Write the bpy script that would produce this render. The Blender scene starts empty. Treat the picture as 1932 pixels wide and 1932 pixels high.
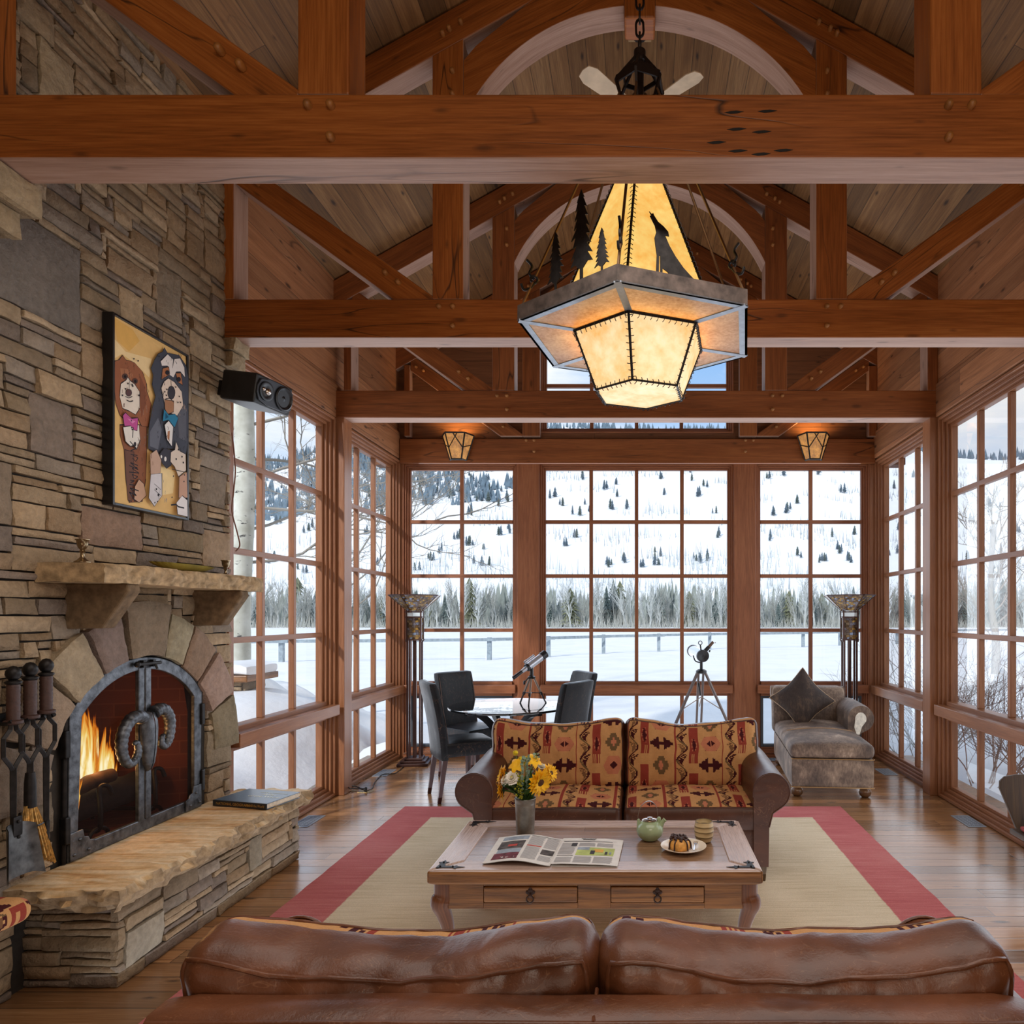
import bpy, math, random
from mathutils import Vector, Matrix, noise, Euler
R = random.Random(7)
SC = bpy.context.scene
COL = SC.collection
PI = math.pi
V = Vector

# ------------------------------------------------------------------ helpers
def s2l(c):
    return tuple(((x/255.0)/12.92 if x/255.0 <= 0.04045 else ((x/255.0+0.055)/1.055)**2.4) for x in c[:3])
def rgba(c): return (*s2l(c), 1.0)
def nz(x, y, z=0.0): return noise.noise(V((x, y, z)))
def fbm(x, y, z=0.0, o=4):
    a, s, f = 0, 1, 1
    for _ in range(o):
        a += s*noise.noise(V((x*f, y*f, z*f))); s *= .5; f *= 2.03
    return a

class MB:
    """collects geometry, builds ONE mesh object"""
    def __init__(s):
        s.v = []; s.f = []; s.uv = []; s.c = []; s.mi = []
        s.col = (1, 1, 1); s.m = 0
    def fi(s, idx, uv=None, col=None, mi=None):
        s.f.append(tuple(idx)); s.uv.append(uv); s.c.append(col or s.col); s.mi.append(s.m if mi is None else mi)
    def poly(s, pts, uv=None, col=None, mi=None):
        b = len(s.v); s.v += [V(p) for p in pts]
        s.fi(range(b, b+len(pts)), uv, col, mi)
    def hexa(s, P, L=None, mi=None):
        """8 pts: 0-3 start ring, 4-7 end ring; uv along start->end"""
        b = len(s.v); s.v += [V(p) for p in P]
        l = (V(P[4])-V(P[0])).length
        u0, v0 = R.uniform(0, 40), R.uniform(0, 40)
        v = v0
        for i in range(4):
            j = (i+1) % 4
            w = (V(P[j])-V(P[i])).length
            s.fi((b+i, b+4+i, b+4+j, b+j), [(u0, v), (u0+l, v), (u0+l, v+w), (u0, v+w)], mi=mi)
            v += w+.37
        w1 = (V(P[1])-V(P[0])).length; w2 = (V(P[3])-V(P[0])).length
        q = [(u0, v0), (u0, v0+w1), (u0+.05, v0+w1), (u0+.05, v0)]
        s.fi((b, b+1, b+2, b+3), q, mi=mi); s.fi((b+7, b+6, b+5, b+4), q, mi=mi)
    def box(s, x0, x1, y0, y1, z0, z1, mi=None):
        dx, dy, dz = x1-x0, y1-y0, z1-z0
        if dx >= dy and dx >= dz:
            P = [(x0, y0, z0), (x0, y0, z1), (x0, y1, z1), (x0, y1, z0), (x1, y0, z0), (x1, y0, z1), (x1, y1, z1), (x1, y1, z0)]
        elif dy >= dz:
            P = [(x0, y0, z0), (x1, y0, z0), (x1, y0, z1), (x0, y0, z1), (x0, y1, z0), (x1, y1, z0), (x1, y1, z1), (x0, y1, z1)]
            P = [P[i] for i in (0, 3, 2, 1, 4, 7, 6, 5)][::1]
        else:
            P = [(x0, y0, z0), (x1, y0, z0), (x1, y1, z0), (x0, y1, z0), (x0, y0, z1), (x1, y0, z1), (x1, y1, z1), (x0, y1, z1)]
        s.hexa(P, mi=mi)
    def beam(s, p0, p1, w, h, up=(0, 0, 1), w1=None, h1=None):
        p0, p1, up = V(p0), V(p1), V(up)
        d = (p1-p0).normalized(); r = d.cross(up)
        if r.length < 1e-4: r = d.cross(V((1, 0, 0)))
        r.normalize(); u = r.cross(d).normalized()
        w1 = w if w1 is None else w1; h1 = h if h1 is None else h1
        A = [p0-r*w/2-u*h/2, p0+r*w/2-u*h/2, p0+r*w/2+u*h/2, p0-r*w/2+u*h/2]
        B = [p1-r*w1/2-u*h1/2, p1+r*w1/2-u*h1/2, p1+r*w1/2+u*h1/2, p1-r*w1/2+u*h1/2]
        s.hexa(A+B)
    def prism(s, pts, ext, udir=None, mi=None):
        """polygon (3d pts) extruded by ext; uv along udir"""
        pts = [V(p) for p in pts]; ext = V(ext); n = len(pts); b = len(s.v)
        s.v += pts + [p+ext for p in pts]
        ud = V(udir).normalized() if udir else (pts[1]-pts[0]).normalized()
        nrm = ext.normalized(); vd = nrm.cross(ud)
        u0, v0 = R.uniform(0, 40), R.uniform(0, 40)
        q = [(u0+(p-pts[0]).dot(ud), v0+(p-pts[0]).dot(vd)) for p in pts]
        s.fi(range(b, b+n), q, mi=mi)
        s.fi(range(b+2*n-1, b+n-1, -1), q[::-1], mi=mi)
        acc = 0; el = ext.length
        for i in range(n):
            j = (i+1) % n; l = (pts[j]-pts[i]).length
            s.fi((b+i, b+j, b+n+j, b+n+i)[::-1], [(u0+acc, v0+5), (u0+acc, v0+5+el), (u0+acc+l, v0+5+el), (u0+acc+l, v0+5)][::-1][:4] if False else [(u0+acc, v0+5+el), (u0+acc+l, v0+5+el), (u0+acc+l, v0+5), (u0+acc, v0+5)], mi=mi)
            acc += l
    def tube(s, pts, r, n=8, cap=True, closed=False, mi=None):
        pts = [V(p) for p in pts]; m = len(pts)
        rr = r if isinstance(r, (list, tuple)) else [r]*m
        b = len(s.v); up = None; acc = 0
        u0 = R.uniform(0, 30)
        us = []
        for i, p in enumerate(pts):
            if closed: t = (pts[(i+1) % m]-pts[i-1])
            else: t = (pts[min(i+1, m-1)]-pts[max(i-1, 0)])
            if t.length < 1e-9: t = V((0, 0, 1))
            t.normalize()
            if up is None:
                up = t.cross(V((0, 0, 1)))
                if up.length < 1e-3: up = t.cross(V((1, 0, 0)))
            up = (up - t*up.dot(t))
            if up.length < 1e-6: up = t.orthogonal()
            up.normalize(); w = t.cross(up)
            for k in range(n):
                a = 2*PI*k/n
                s.v.append(p + (up*math.cos(a)+w*math.sin(a))*rr[i])
            if i: acc += (pts[i]-pts[i-1]).length
            us.append(u0+acc)
        rng = m if closed else m-1
        for i in range(rng):
            i2 = (i+1) % m
            for k in range(n):
                k2 = (k+1) % n
                ua, ub = us[i], us[i2] if i2 else us[i]+.1
                s.fi((b+i*n+k, b+i*n+k2, b+i2*n+k2, b+i2*n+k), [(ua, k*.1), (ua, k*.1+.1), (ub, k*.1+.1), (ub, k*.1)], mi=mi)
        if cap and not closed:
            s.fi([b+k for k in range(n)][::-1], None, mi=mi)
            s.fi([b+(m-1)*n+k for k in range(n)], None, mi=mi)
    def lathe(s, prof, c=(0, 0, 0), n=24, mi=None, axis=None, cap=True):
        """prof: list (r,z); axis: optional direction"""
        c = V(c); b = len(s.v); m = len(prof)
        if axis is not None:
            q = V((0, 0, 1)).rotation_difference(V(axis).normalized())
        for (r, z) in prof:
            for k in range(n):
                a = 2*PI*k/n
                p = V((r*math.cos(a), r*math.sin(a), z))
                if axis is not None: p = q @ p
                s.v.append(c+p)
        for i in range(m-1):
            for k in range(n):
                k2 = (k+1) % n
                s.fi((b+i*n+k, b+i*n+k2, b+(i+1)*n+k2, b+(i+1)*n+k),
                     [(k/n, i/m), ((k+1)/n, i/m), ((k+1)/n, (i+1)/m), (k/n, (i+1)/m)], mi=mi)
        if cap:
            if prof[0][0] > 1e-5: s.fi([b+k for k in range(n)][::-1], None, mi=mi)
            if prof[-1][0] > 1e-5: s.fi([b+(m-1)*n+k for k in range(n)], None, mi=mi)
    def ball(s, c, r, n=12, m=8, sc=(1, 1, 1), mi=None, rot=None):
        c = V(c); b = len(s.v)
        for i in range(m+1):
            t = PI*i/m
            for k in range(n):
                a = 2*PI*k/n
                p = V((math.sin(t)*math.cos(a)*sc[0], math.sin(t)*math.sin(a)*sc[1], -math.cos(t)*sc[2]))*r
                if rot is not None: p = rot @ p
                s.v.append(c+p)
        for i in range(m):
            for k in range(n):
                k2 = (k+1) % n
                s.fi((b+i*n+k, b+i*n+k2, b+(i+1)*n+k2, b+(i+1)*n+k),
                     [(k/n, i/m), ((k+1)/n, i/m), ((k+1)/n, (i+1)/m), (k/n, (i+1)/m)], mi=mi)
    def grid(s, fn, nu, nv, uvs=(1, 1), colfn=None, mi=None, flip=False):
        b = len(s.v)
        for j in range(nv+1):
            for i in range(nu+1):
                s.v.append(V(fn(i/nu, j/nv)))
        for j in range(nv):
            for i in range(nu):
                q = (b+j*(nu+1)+i, b+j*(nu+1)+i+1, b+(j+1)*(nu+1)+i+1, b+(j+1)*(nu+1)+i)
                uv = [(i/nu*uvs[0], j/nv*uvs[1]), ((i+1)/nu*uvs[0], j/nv*uvs[1]), ((i+1)/nu*uvs[0], (j+1)/nv*uvs[1]), (i/nu*uvs[0], (j+1)/nv*uvs[1])]
                cc = colfn((i+.5)/nu, (j+.5)/nv) if colfn else None
                if flip: q = q[::-1]; uv = uv[::-1]
                s.fi(q, uv, cc, mi)
    def rbox(s, a, b, c, r, n=8, fn=None, mi6=None, col6=None, cen=(0, 0, 0), nn=None):
        """rounded box half sizes a,b,c ; fn deforms points; mi6/col6 per face (-x,+x,-y,+y,-z,+z). uv in metres"""
        cen = V(cen); H3 = (a, b, c)
        for face in range(6):
            ax = face//2; sg = -1 if face % 2 == 0 else 1
            o = [k for k in range(3) if k != ax]
            base = len(s.v)
            n1, n2 = (n, n) if nn is None else (nn[o[0]], nn[o[1]])
            P = []
            for j in range(n2+1):
                for i in range(n1+1):
                    q = [0, 0, 0]; q[ax] = sg*H3[ax]
                    q[o[0]] = (2*i/n1-1)*H3[o[0]]; q[o[1]] = (2*j/n2-1)*H3[o[1]]
                    inner = V([max(-(H3[k]-r), min(H3[k]-r, q[k])) for k in range(3)])
                    d = V(q)-inner
                    p = inner+d.normalized()*r if d.length > 1e-9 else V(q)
                    P.append((q[o[0]], q[o[1]]))
                    if fn: p = V(fn(p))
                    s.v.append(p+cen)
            for j in range(n2):
                for i in range(n1):
                    q = [base+j*(n1+1)+i, base+j*(n1+1)+i+1, base+(j+1)*(n1+1)+i+1, base+(j+1)*(n1+1)+i]
                    uv = [P[k-base] for k in q]
                    fl = (sg > 0) ^ (ax == 1)
                    if not fl: q = q[::-1]; uv = uv[::-1]
                    cc = None
                    if col6 and col6[face]:
                        cf = col6[face]
                        mu = (P[j*(n1+1)+i][0]+P[(j+1)*(n1+1)+i+1][0])/2; mv = (P[j*(n1+1)+i][1]+P[(j+1)*(n1+1)+i+1][1])/2
                        cc = cf(mu, mv)
                    mi = mi6[face] if mi6 else None
                    if callable(mi): mi = mi((P[j*(n1+1)+i][0]+P[(j+1)*(n1+1)+i+1][0])/2, (P[j*(n1+1)+i][1]+P[(j+1)*(n1+1)+i+1][1])/2)
                    s.fi(q, uv, cc, mi)
    def xform(s, M, start=0):
        for i in range(start, len(s.v)): s.v[i] = M @ s.v[i]
    def flip(s):
        s.f = [t[::-1] for t in s.f]; s.uv = [u[::-1] if u else u for u in s.uv]
    def build(s, name, mat, parent=None, smooth=None, bevel=0, off=None, weld=False, seg=2):
        me = bpy.data.meshes.new(name)
        o = V(off) if off is not None else V((0, 0, 0))
        if off is None and parent is not None and parent.get('_w'): o = V(parent['_w'])
        me.from_pydata([tuple(p-o) for p in s.v], [], s.f)
        uvl = me.uv_layers.new(name='UVMap')
        flat = []
        for f, u in zip(s.f, s.uv):
            if u is None: u = [(0, 0)]*len(f)
            for a in u: flat += [a[0], a[1]]
        uvl.data.foreach_set('uv', flat)
        if any(c != (1, 1, 1) for c in s.c):
            ca = me.color_attributes.new('Col', 'FLOAT_COLOR', 'CORNER')
            fc = []
            for f, c in zip(s.f, s.c): fc += [c[0], c[1], c[2], 1.0]*len(f)
            ca.data.foreach_set('color', fc)
        mats = mat if isinstance(mat, (list, tuple)) else [mat]
        for m in mats: me.materials.append(m)
        if len(mats) > 1: me.polygons.foreach_set('material_index', s.mi)
        if weld:
            import bmesh
            bm = bmesh.new(); bm.from_mesh(me)
            bmesh.ops.remove_doubles(bm, verts=bm.verts, dist=1e-5)
            bm.to_mesh(me); bm.free()
        if smooth is not None:
            me.shade_smooth()
            if smooth < 179: me.set_sharp_from_angle(angle=math.radians(smooth))
        me.validate()
        ob = bpy.data.objects.new(name, me); COL.objects.link(ob)
        if parent is not None: ob.parent = parent
        if o.length > 0: ob['_w'] = list(o)
        if bevel:
            md = ob.modifiers.new('Bevel', 'BEVEL'); md.width = bevel; md.segments = seg; md.limit_method = 'ANGLE'
            md.angle_limit = math.radians(40)
        return ob

def matsplit(ob, fn, mat2):
    """give faces whose (outward) normal satisfies fn a second material"""
    import bmesh
    me = ob.data; bm = bmesh.new(); bm.from_mesh(me); bmesh.ops.recalc_face_normals(bm, faces=bm.faces)
    me.materials.append(mat2); k = len(me.materials)-1
    for f in bm.faces:
        if fn(f.normal): f.material_index = k
    bm.to_mesh(me); bm.free(); return ob
def tag(o, label=None, cat=None, group=None, kind=None):
    if label: o['label'] = label
    if cat: o['category'] = cat
    if group: o['group'] = group
    if kind: o['kind'] = kind
    return o
def thing(name, label, cat, loc=(0, 0, 0), rz=0, group=None, world=False, kind=None):
    o = bpy.data.objects.new(name, None); COL.objects.link(o)
    o.location = loc; o.rotation_euler = (0, 0, rz); o.empty_display_size = .1
    if world: o['_w'] = list(loc)
    return tag(o, label, cat, group, kind)
def dup(root, loc=None, rz=None, label=None, group=None):
    r = root.copy(); COL.objects.link(r)
    if loc is not None: r.location = loc
    if rz is not None: r.rotation_euler = (0, 0, rz)
    if label: r['label'] = label
    if group: r['group'] = group
    for ch in list(root.children):
        c = ch.copy(); COL.objects.link(c); c.parent = r
        for g in list(ch.children):
            d = g.copy(); COL.objects.link(d); d.parent = c
    return r
def arc(c, r, a0, a1, n, plane='xz'):
    out = []
    for i in range(n+1):
        a = math.radians(a0+(a1-a0)*i/n)
        x, y = r*math.cos(a), r*math.sin(a)
        if plane == 'xz': out.append(V((c[0]+x, c[1], c[2]+y)))
        elif plane == 'yz': out.append(V((c[0], c[1]+x, c[2]+y)))
        else: out.append(V((c[0]+x, c[1]+y, c[2])))
    return out
def smoothpath(pts, k=6):
    pts = [V(p) for p in pts]; out = []
    for i in range(len(pts)-1):
        p0 = pts[max(i-1, 0)]; p1 = pts[i]; p2 = pts[i+1]; p3 = pts[min(i+2, len(pts)-1)]
        for j in range(k):
            t = j/k
            out.append(.5*((2*p1)+(p2-p0)*t+(2*p0-5*p1+4*p2-p3)*t*t+(3*p1-p0-3*p2+p3)*t**3))
    out.append(pts[-1]); return out

# ------------------------------------------------------------------ materials
class NT:
    def __init__(s, name):
        s.m = bpy.data.materials.new(name); s.m.use_nodes = True
        s.t = s.m.node_tree; s.t.nodes.clear()
        s.out = s.t.nodes.new('ShaderNodeOutputMaterial')
    def n(s, typ, props=None, **ins):
        nd = s.t.nodes.new('ShaderNode'+typ)
        if props:
            for k, v in props.items(): setattr(nd, k, v)
        for k, v in ins.items():
            key = int(k[1:]) if k[0] == '_' and k[1:].isdigit() else k.replace('_', ' ')
            sk = nd.inputs[key]
            if isinstance(v, bpy.types.NodeSocket): s.t.links.new(v, sk)
            else: sk.default_value = v
        return nd
    def math(s, op, a, b=0.0, c=None):
        nd = s.n('Math', {'operation': op}, _0=a, _1=b)
        if c is not None:
            if isinstance(c, bpy.types.NodeSocket): s.t.links.new(c, nd.inputs[2])
            else: nd.inputs[2].default_value = c
        return nd.outputs[0]
    def mix(s, f, a, b, mode='MIX'):
        nd = s.t.nodes.new('ShaderNodeMix'); nd.data_type = 'RGBA'; nd.blend_type = mode
        for k, v in ((0, f), (6, a), (7, b)):
            if isinstance(v, bpy.types.NodeSocket): s.t.links.new(v, nd.inputs[k])
            else: nd.inputs[k].default_value = v
        return nd.outputs[2]
    def ramp(s, fac, stops, interp='LINEAR'):
        nd = s.t.nodes.new('ShaderNodeValToRGB'); cr = nd.color_ramp; cr.interpolation = interp
        while len(cr.elements) < len(stops): cr.elements.new(.5)
        for e, (p, c) in zip(cr.elements, stops): e.position = p; e.color = c
        s.t.links.new(fac, nd.inputs[0]); return nd.outputs[0]
    def fr(s, fac, lo, hi, a=0.0, b=1.0):
        nd = s.n('MapRange', None, Value=fac, From_Min=lo, From_Max=hi, To_Min=a, To_Max=b)
        return nd.outputs[0]
    def noise(s, vec, scale, detail=4, rough=.55, dist=0.0):
        return s.n('TexNoise', None, Vector=vec, Scale=scale, Detail=detail, Roughness=rough, Distortion=dist).outputs[0]
    def uv(s): return s.n('TexCoord').outputs['UV']
    def obj(s): return s.n('TexCoord').outputs['Object']
    def vmul(s, v, m): return s.n('VectorMath', {'operation': 'MULTIPLY'}, _0=v, _1=m).outputs[0]
    def vadd(s, v, m): return s.n('VectorMath', {'operation': 'ADD'}, _0=v, _1=m).outputs[0]
    def bump(s, h, strength=.3, dist=.01):
        return s.n('Bump', None, Height=h, Strength=strength, Distance=dist).outputs[0]
    def bsdf(s, col, rough=.5, metal=0.0, normal=None, spec=.5, **kw):
        nd = s.n('BsdfPrincipled', None, Base_Color=col, Roughness=rough, Metallic=metal)
        nd.inputs['Specular IOR Level'].default_value = spec
        for k, v in kw.items():
            sk = nd.inputs[k.replace('_', ' ')]
            if isinstance(v, bpy.types.NodeSocket): s.t.links.new(v, sk)
            else: sk.default_value = v
        if normal: s.t.links.new(normal, nd.inputs['Normal'])
        s.t.links.new(nd.outputs[0], s.out.inputs[0]); return nd

def wood(name, dark, mid, light, rough=.5, rg_=.05, gap=None, plank_w=None, plank_l=2.4, cracks=.6, knots=.7, grain=1.0, var=.35, bump=.25, spec=.35, knotcol=(40, 22, 12)):
    """grained wood; uv in metres (u along grain). plank_w: split in planks across v"""
    t = NT(name); uv = t.uv()
    sep = t.n('SeparateXYZ', None, Vector=uv); u, v = sep.outputs[0], sep.outputs[1]
    rnd = None; gapm = None
    if plank_w:
        pv = t.math('DIVIDE', v, plank_w); row = t.math('FLOOR', pv)
        wn = t.n('TexWhiteNoise', {'noise_dimensions': '1D'}, W=row).outputs
        sh = t.math('MULTIPLY', wn[0], 7.3)
        pu = t.math('DIVIDE', t.math('ADD', u, sh), plank_l); colm = t.math('FLOOR', pu)
        cv = t.n('CombineXYZ', None, X=row, Y=colm)
        wn2 = t.n('TexWhiteNoise', {'noise_dimensions': '2D'}, Vector=cv.outputs[0])
        rnd = wn2.outputs[0]
        fv = t.math('FRACT', pv); ev = t.math('MINIMUM', fv, t.math('SUBTRACT', 1.0, fv))
        fu = t.math('FRACT', pu); eu = t.math('MINIMUM', fu, t.math('SUBTRACT', 1.0, fu))
        g = (gap or .003)
        gv = t.fr(ev, 0, g/plank_w); gu = t.fr(eu, 0, g*.7/plank_l)
        gapm = t.math('MINIMUM', gv, gu)
        off = t.n('CombineXYZ', None, X=t.math('MULTIPLY', rnd, 31.0), Y=t.math('MULTIPLY', rnd, 17.0), Z=t.math('MULTIPLY', rnd, 9.0))
        uv = t.vadd(uv, off.outputs[0])
    low = t.noise(t.vmul(uv, (.22, 3.6, 1)), 1.3*grain, 2, .45, .12)
    rings = t.math('SINE', t.math('MULTIPLY', low, 46.0))
    fine = t.noise(t.vmul(uv, (2.2, 55, 1)), 2.0*grain, 4, .6)
    big = t.noise(t.vmul(uv, (.5, 1.4, 1)), 1.1, 2)
    f = t.math('ADD', t.math('MULTIPLY', rings, rg_), t.math('ADD', t.math('MULTIPLY', fine, .62), t.math('MULTIPLY', big, .38)))
    col = t.ramp(f, [(.22, rgba(dark)), (.5, rgba(mid)), (.8, rgba(light))])
    if rnd is not None:
        col = t.mix(1.0, col, t.n('CombineColor', None, Red=t.fr(rnd, 0, 1, 1-var, 1+var*.5), Green=t.fr(rnd, 0, 1, 1-var, 1+var*.45), Blue=t.fr(rnd, 0, 1, 1-var, 1+var*.4)).outputs[0], 'MULTIPLY')
    hgt = t.math('MULTIPLY', fine, .5)
    if knots:
        vor = t.n('TexVoronoi', {'voronoi_dimensions': '2D'}, Vector=t.vmul(uv, (1.0, 3.0, 1)), Scale=1.5)
        kd = t.math('SUBTRACT', t.math('ADD', vor.outputs['Distance'], t.math('MULTIPLY', fine, .03)), t.math('MULTIPLY', t.n('SeparateColor', None, Color=vor.outputs['Color']).outputs[0], .055))
        km = t.fr(kd, .0, .05, 1.0, 0.0)
        col = t.mix(t.math('MULTIPLY', km, knots), col, rgba(knotcol))
    if cracks:
        cn = t.noise(t.vmul(uv, (.32, 3.4, 1)), 1.7, 2, .4, .25)
        cd = t.math('ABSOLUTE', t.math('SUBTRACT', cn, .5))
        gate = t.fr(t.noise(t.vmul(uv, (.5, 1.1, 1)), 1.3, 1), .52, .62)
        cm = t.math('MULTIPLY', t.fr(cd, .0, .007, 1.0, 0.0), gate)
        col = t.mix(t.math('MULTIPLY', cm, cracks), col, (.008, .005, .004, 1))
        hgt = t.math('SUBTRACT', hgt, t.math('MULTIPLY', cm, .8))
    if gapm is not None:
        col = t.mix(t.fr(gapm, 0, 1, .85, 0), col, (.012, .008, .006, 1))
        hgt = t.math('ADD', hgt, t.math('MULTIPLY', gapm, 1.2))
    rg = t.fr(fine, .3, .7, rough-.06, rough+.08)
    t.bsdf(col, rg, normal=t.bump(hgt, bump, .004), spec=spec)
    return t.m

def plain(name, col, rough=.5, metal=0.0, spec=.5, nscale=0, namt=.15, bump=0.0, bscale=None, **kw):
    t = NT(name); c = rgba(col); nrm = None
    if nscale:
        nn = t.noise(t.obj(), nscale, 5)
        lo = tuple(x*(1-namt*1.6) for x in c[:3])+(1,); hi = tuple(min(1, x*(1+namt*1.6)) for x in c[:3])+(1,)
        cc = t.ramp(nn, [(.3, lo), (.7, hi)])
    else: cc = c
    if bump: nrm = t.bump(t.noise(t.obj(), bscale or nscale or 40, 5), bump, .005)
    t.bsdf(cc, rough, metal, nrm, spec, **kw)
    return t.m

def vcol(name, rough=.7, spec=.3, nscale=30, namt=.25, bump=.3, bdist=.01, stretch=(1, 1, 1)):
    t = NT(name)
    a = t.n('VertexColor', {'layer_name': 'Col'}).outputs[0]
    ov = t.vmul(t.obj(), stretch)
    n1 = t.noise(ov, nscale, 6, .65); n2 = t.noise(ov, nscale*.21, 3)
    m = t.math('ADD', t.math('MULTIPLY', n1, .65), t.math('MULTIPLY', n2, .35))
    k = t.fr(m, .28, .72, 1-namt, 1+namt)
    col = t.mix(1.0, a, t.n('CombineColor', None, Red=k, Green=k, Blue=k).outputs[0], 'MULTIPLY')
    t.bsdf(col, rough, 0, t.bump(n1, bump, bdist) if bump else None, spec)
    return t.m

def emis(name, col, strength, nscale=0, col2=None):
    t = NT(name)
    if nscale:
        nn = t.noise(t.obj(), nscale, 5, .6)
        c = t.ramp(nn, [(.3, rgba(col)), (.7, rgba(col2))])
    else: c = rgba(col)
    e = t.n('Emission', None, Color=c, Strength=strength)
    t.t.links.new(e.outputs[0], t.out.inputs[0]); return t.m

M = {}
M['beam'] = wood('timber', (92, 47, 16), (148, 82, 32), (184, 112, 52), .42, cracks=.85, knots=.5)
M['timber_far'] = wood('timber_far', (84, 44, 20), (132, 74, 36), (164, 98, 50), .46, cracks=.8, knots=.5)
M['pale'] = wood('timber_window_sheen', (122, 86, 66), (160, 124, 104), (188, 156, 138), .5, cracks=.8, knots=.4)  # window sheen put into the colour of timber undersides and sides
M['ceil'] = wood('ceiling_boards', (84, 56, 31), (128, 92, 56), (164, 126, 82), .65, .05, .004, .15, 3.5, cracks=.2, knots=.9, var=.4, knotcol=(50, 34, 24))
M['wallb'] = wood('wall_boards', (108, 66, 40), (158, 104, 66), (188, 132, 90), .6, .05, .003, .21, 4.0, cracks=.6, knots=.8, var=.25)
M['gable'] = wood('gable_boards', (84, 50, 28), (120, 76, 46), (146, 96, 60), .6, .05, .004, .24, 3.0, cracks=.6, knots=.7, var=.25)
M['trim'] = wood('window_trim', (104, 62, 38), (140, 90, 58), (168, 118, 84), .36, cracks=0, knots=0, grain=1.6, bump=.1)
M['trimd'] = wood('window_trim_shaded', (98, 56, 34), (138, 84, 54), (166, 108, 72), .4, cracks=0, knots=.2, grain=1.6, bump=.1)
M['floor'] = wood('floor_planks', (108, 72, 44), (150, 106, 68), (178, 134, 92), .2, .04, .0045, .118, 2.2, cracks=.15, knots=.75, var=.38, bump=.12, spec=.6)
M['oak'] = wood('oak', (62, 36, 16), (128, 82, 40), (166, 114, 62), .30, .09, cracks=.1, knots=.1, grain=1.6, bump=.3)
M['oak_sheen'] = wood('oak_top_window_sheen', (136, 110, 98), (188, 162, 148), (212, 190, 178), .28, cracks=.1, knots=.1, grain=1.5, bump=.25, spec=.6)  # window reflection put into the colour of the table top
M['dkwood'] = plain('dark_wood', (52, 24, 18), .3, nscale=20)
M['iron'] = plain('black_iron', (38, 35, 34), .45, .7, nscale=30, namt=.3, bump=.15)
M['steel'] = plain('hammered_steel', (96, 98, 102), .42, .85, nscale=26, namt=.35, bump=.5, bscale=60)
M['black'] = plain('black', (16, 16, 18), .35)
M['peg'] = plain('oak_peg', (148, 94, 42), .5, nscale=20)
M['stone'] = vcol('ledge_stone', .85, .2, 34, .34, .9, .02)
M['mortar'] = plain('mortar', (52, 46, 40), .95, nscale=30)
M['snow'] = None
# ------------------------------------------------------------------ room shell
XL, XR, YF = -2.60, 2.55, 7.50          # faces of side walls / far wall
def glass_mat():
    t = NT('window_glass')
    tr = t.n('BsdfTransparent', None, Color=(.97, .985, .99, 1)); gl = t.n('BsdfGlossy', None, Color=(1, 1, 1, 1), Roughness=.01)
    fz = t.n('LayerWeight', None, Blend=.12).outputs['Fresnel']
    mx = t.n('MixShader', None, _0=t.fr(fz, 0, 1, .012, .22), _1=tr.outputs[0], _2=gl.outputs[0])
    t.t.links.new(mx.outputs[0], t.out.inputs[0]); return t.m
M['glass'] = glass_mat()

mb = MB()
mb.poly([(-3, -2.6, 0), (3, -2.6, 0), (3, 7.6, 0), (-3, 7.6, 0)], [(-3, -2.6), (3, -2.6), (3, 7.6), (-3, 7.6)])
mb.poly([(-3, 7.6, -.12), (3, 7.6, -.12), (3, -2.6, -.12), (-3, -2.6, -.12)])
tag(mb.build('floor', M['floor']), kind='structure')

RZ, SL = 5.907, .56
def roof(x): return RZ-SL*abs(x)
for sg, nm in ((-1, 'ceiling'), (1, 'ceiling_right_slope')):
    mb = MB()
    L = math.hypot(3.0, 3.0*SL)
    a = [(0, -2.6, RZ), (0, 7.75, RZ), (sg*3.0, 7.75, roof(3.0)), (sg*3.0, -2.6, roof(3.0))]
    mb.poly(a, [(-2.6, 0), (7.75, 0), (7.75, L), (-2.6, L)])
    mb.poly([(p[0], p[1], p[2]+.15) for p in a][::-1])
    tag(mb.build(nm, M['ceil']), kind='structure')

def quadwall(name, x, y0, y1, z0, z1, mat, thick):
    m = MB(); m.poly([(x, y0, z0), (x, y1, z0), (x, y1, z1), (x, y0, z1)], [(y0, z0), (y1, z0), (y1, z1), (y0, z1)])
    X = x+thick
    for q in ([(X, y0, z0), (X, y1, z0), (X, y1, z1), (X, y0, z1)], [(x, y0, z0), (X, y0, z0), (X, y0, z1), (x, y0, z1)], [(x, y1, z0), (X, y1, z0), (X, y1, z1), (x, y1, z1)], [(x, y0, z0), (X, y0, z0), (X, y1, z0), (x, y1, z0)]):
        m.poly(q, [(0, 0), (.1, 0), (.1, .1), (0, .1)])
    return m
zt = 4.49
tag(quadwall('wall_left', XL-.03, 4.20, YF+.1, 3.25, 4.47, M['wallb'], -.22).build('wall_left', M['wallb']), kind='structure')
tag(quadwall('wall_right', XR+.01, -2.6, YF+.1, 3.25, 4.49, M['wallb'], .22).build('wall_right', M['wallb']), kind='structure')
m = quadwall('x', XR+.01, -2.6, 2.70, 0, 3.25, M['wallb'], .22); tag(m.build('wall_right_near', M['wallb']), kind='structure')
# wall behind the camera
m = MB(); m.poly([(-3, -2.5, 0), (3, -2.5, 0), (3, -2.5, roof(3)), (0, -2.5, RZ), (-3, -2.5, roof(3))], [(-3, 0), (3, 0), (3, 4.2), (0, 5.9), (-3, 4.2)])
tag(m.build('wall_near', M['wallb']), kind='structure')
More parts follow.
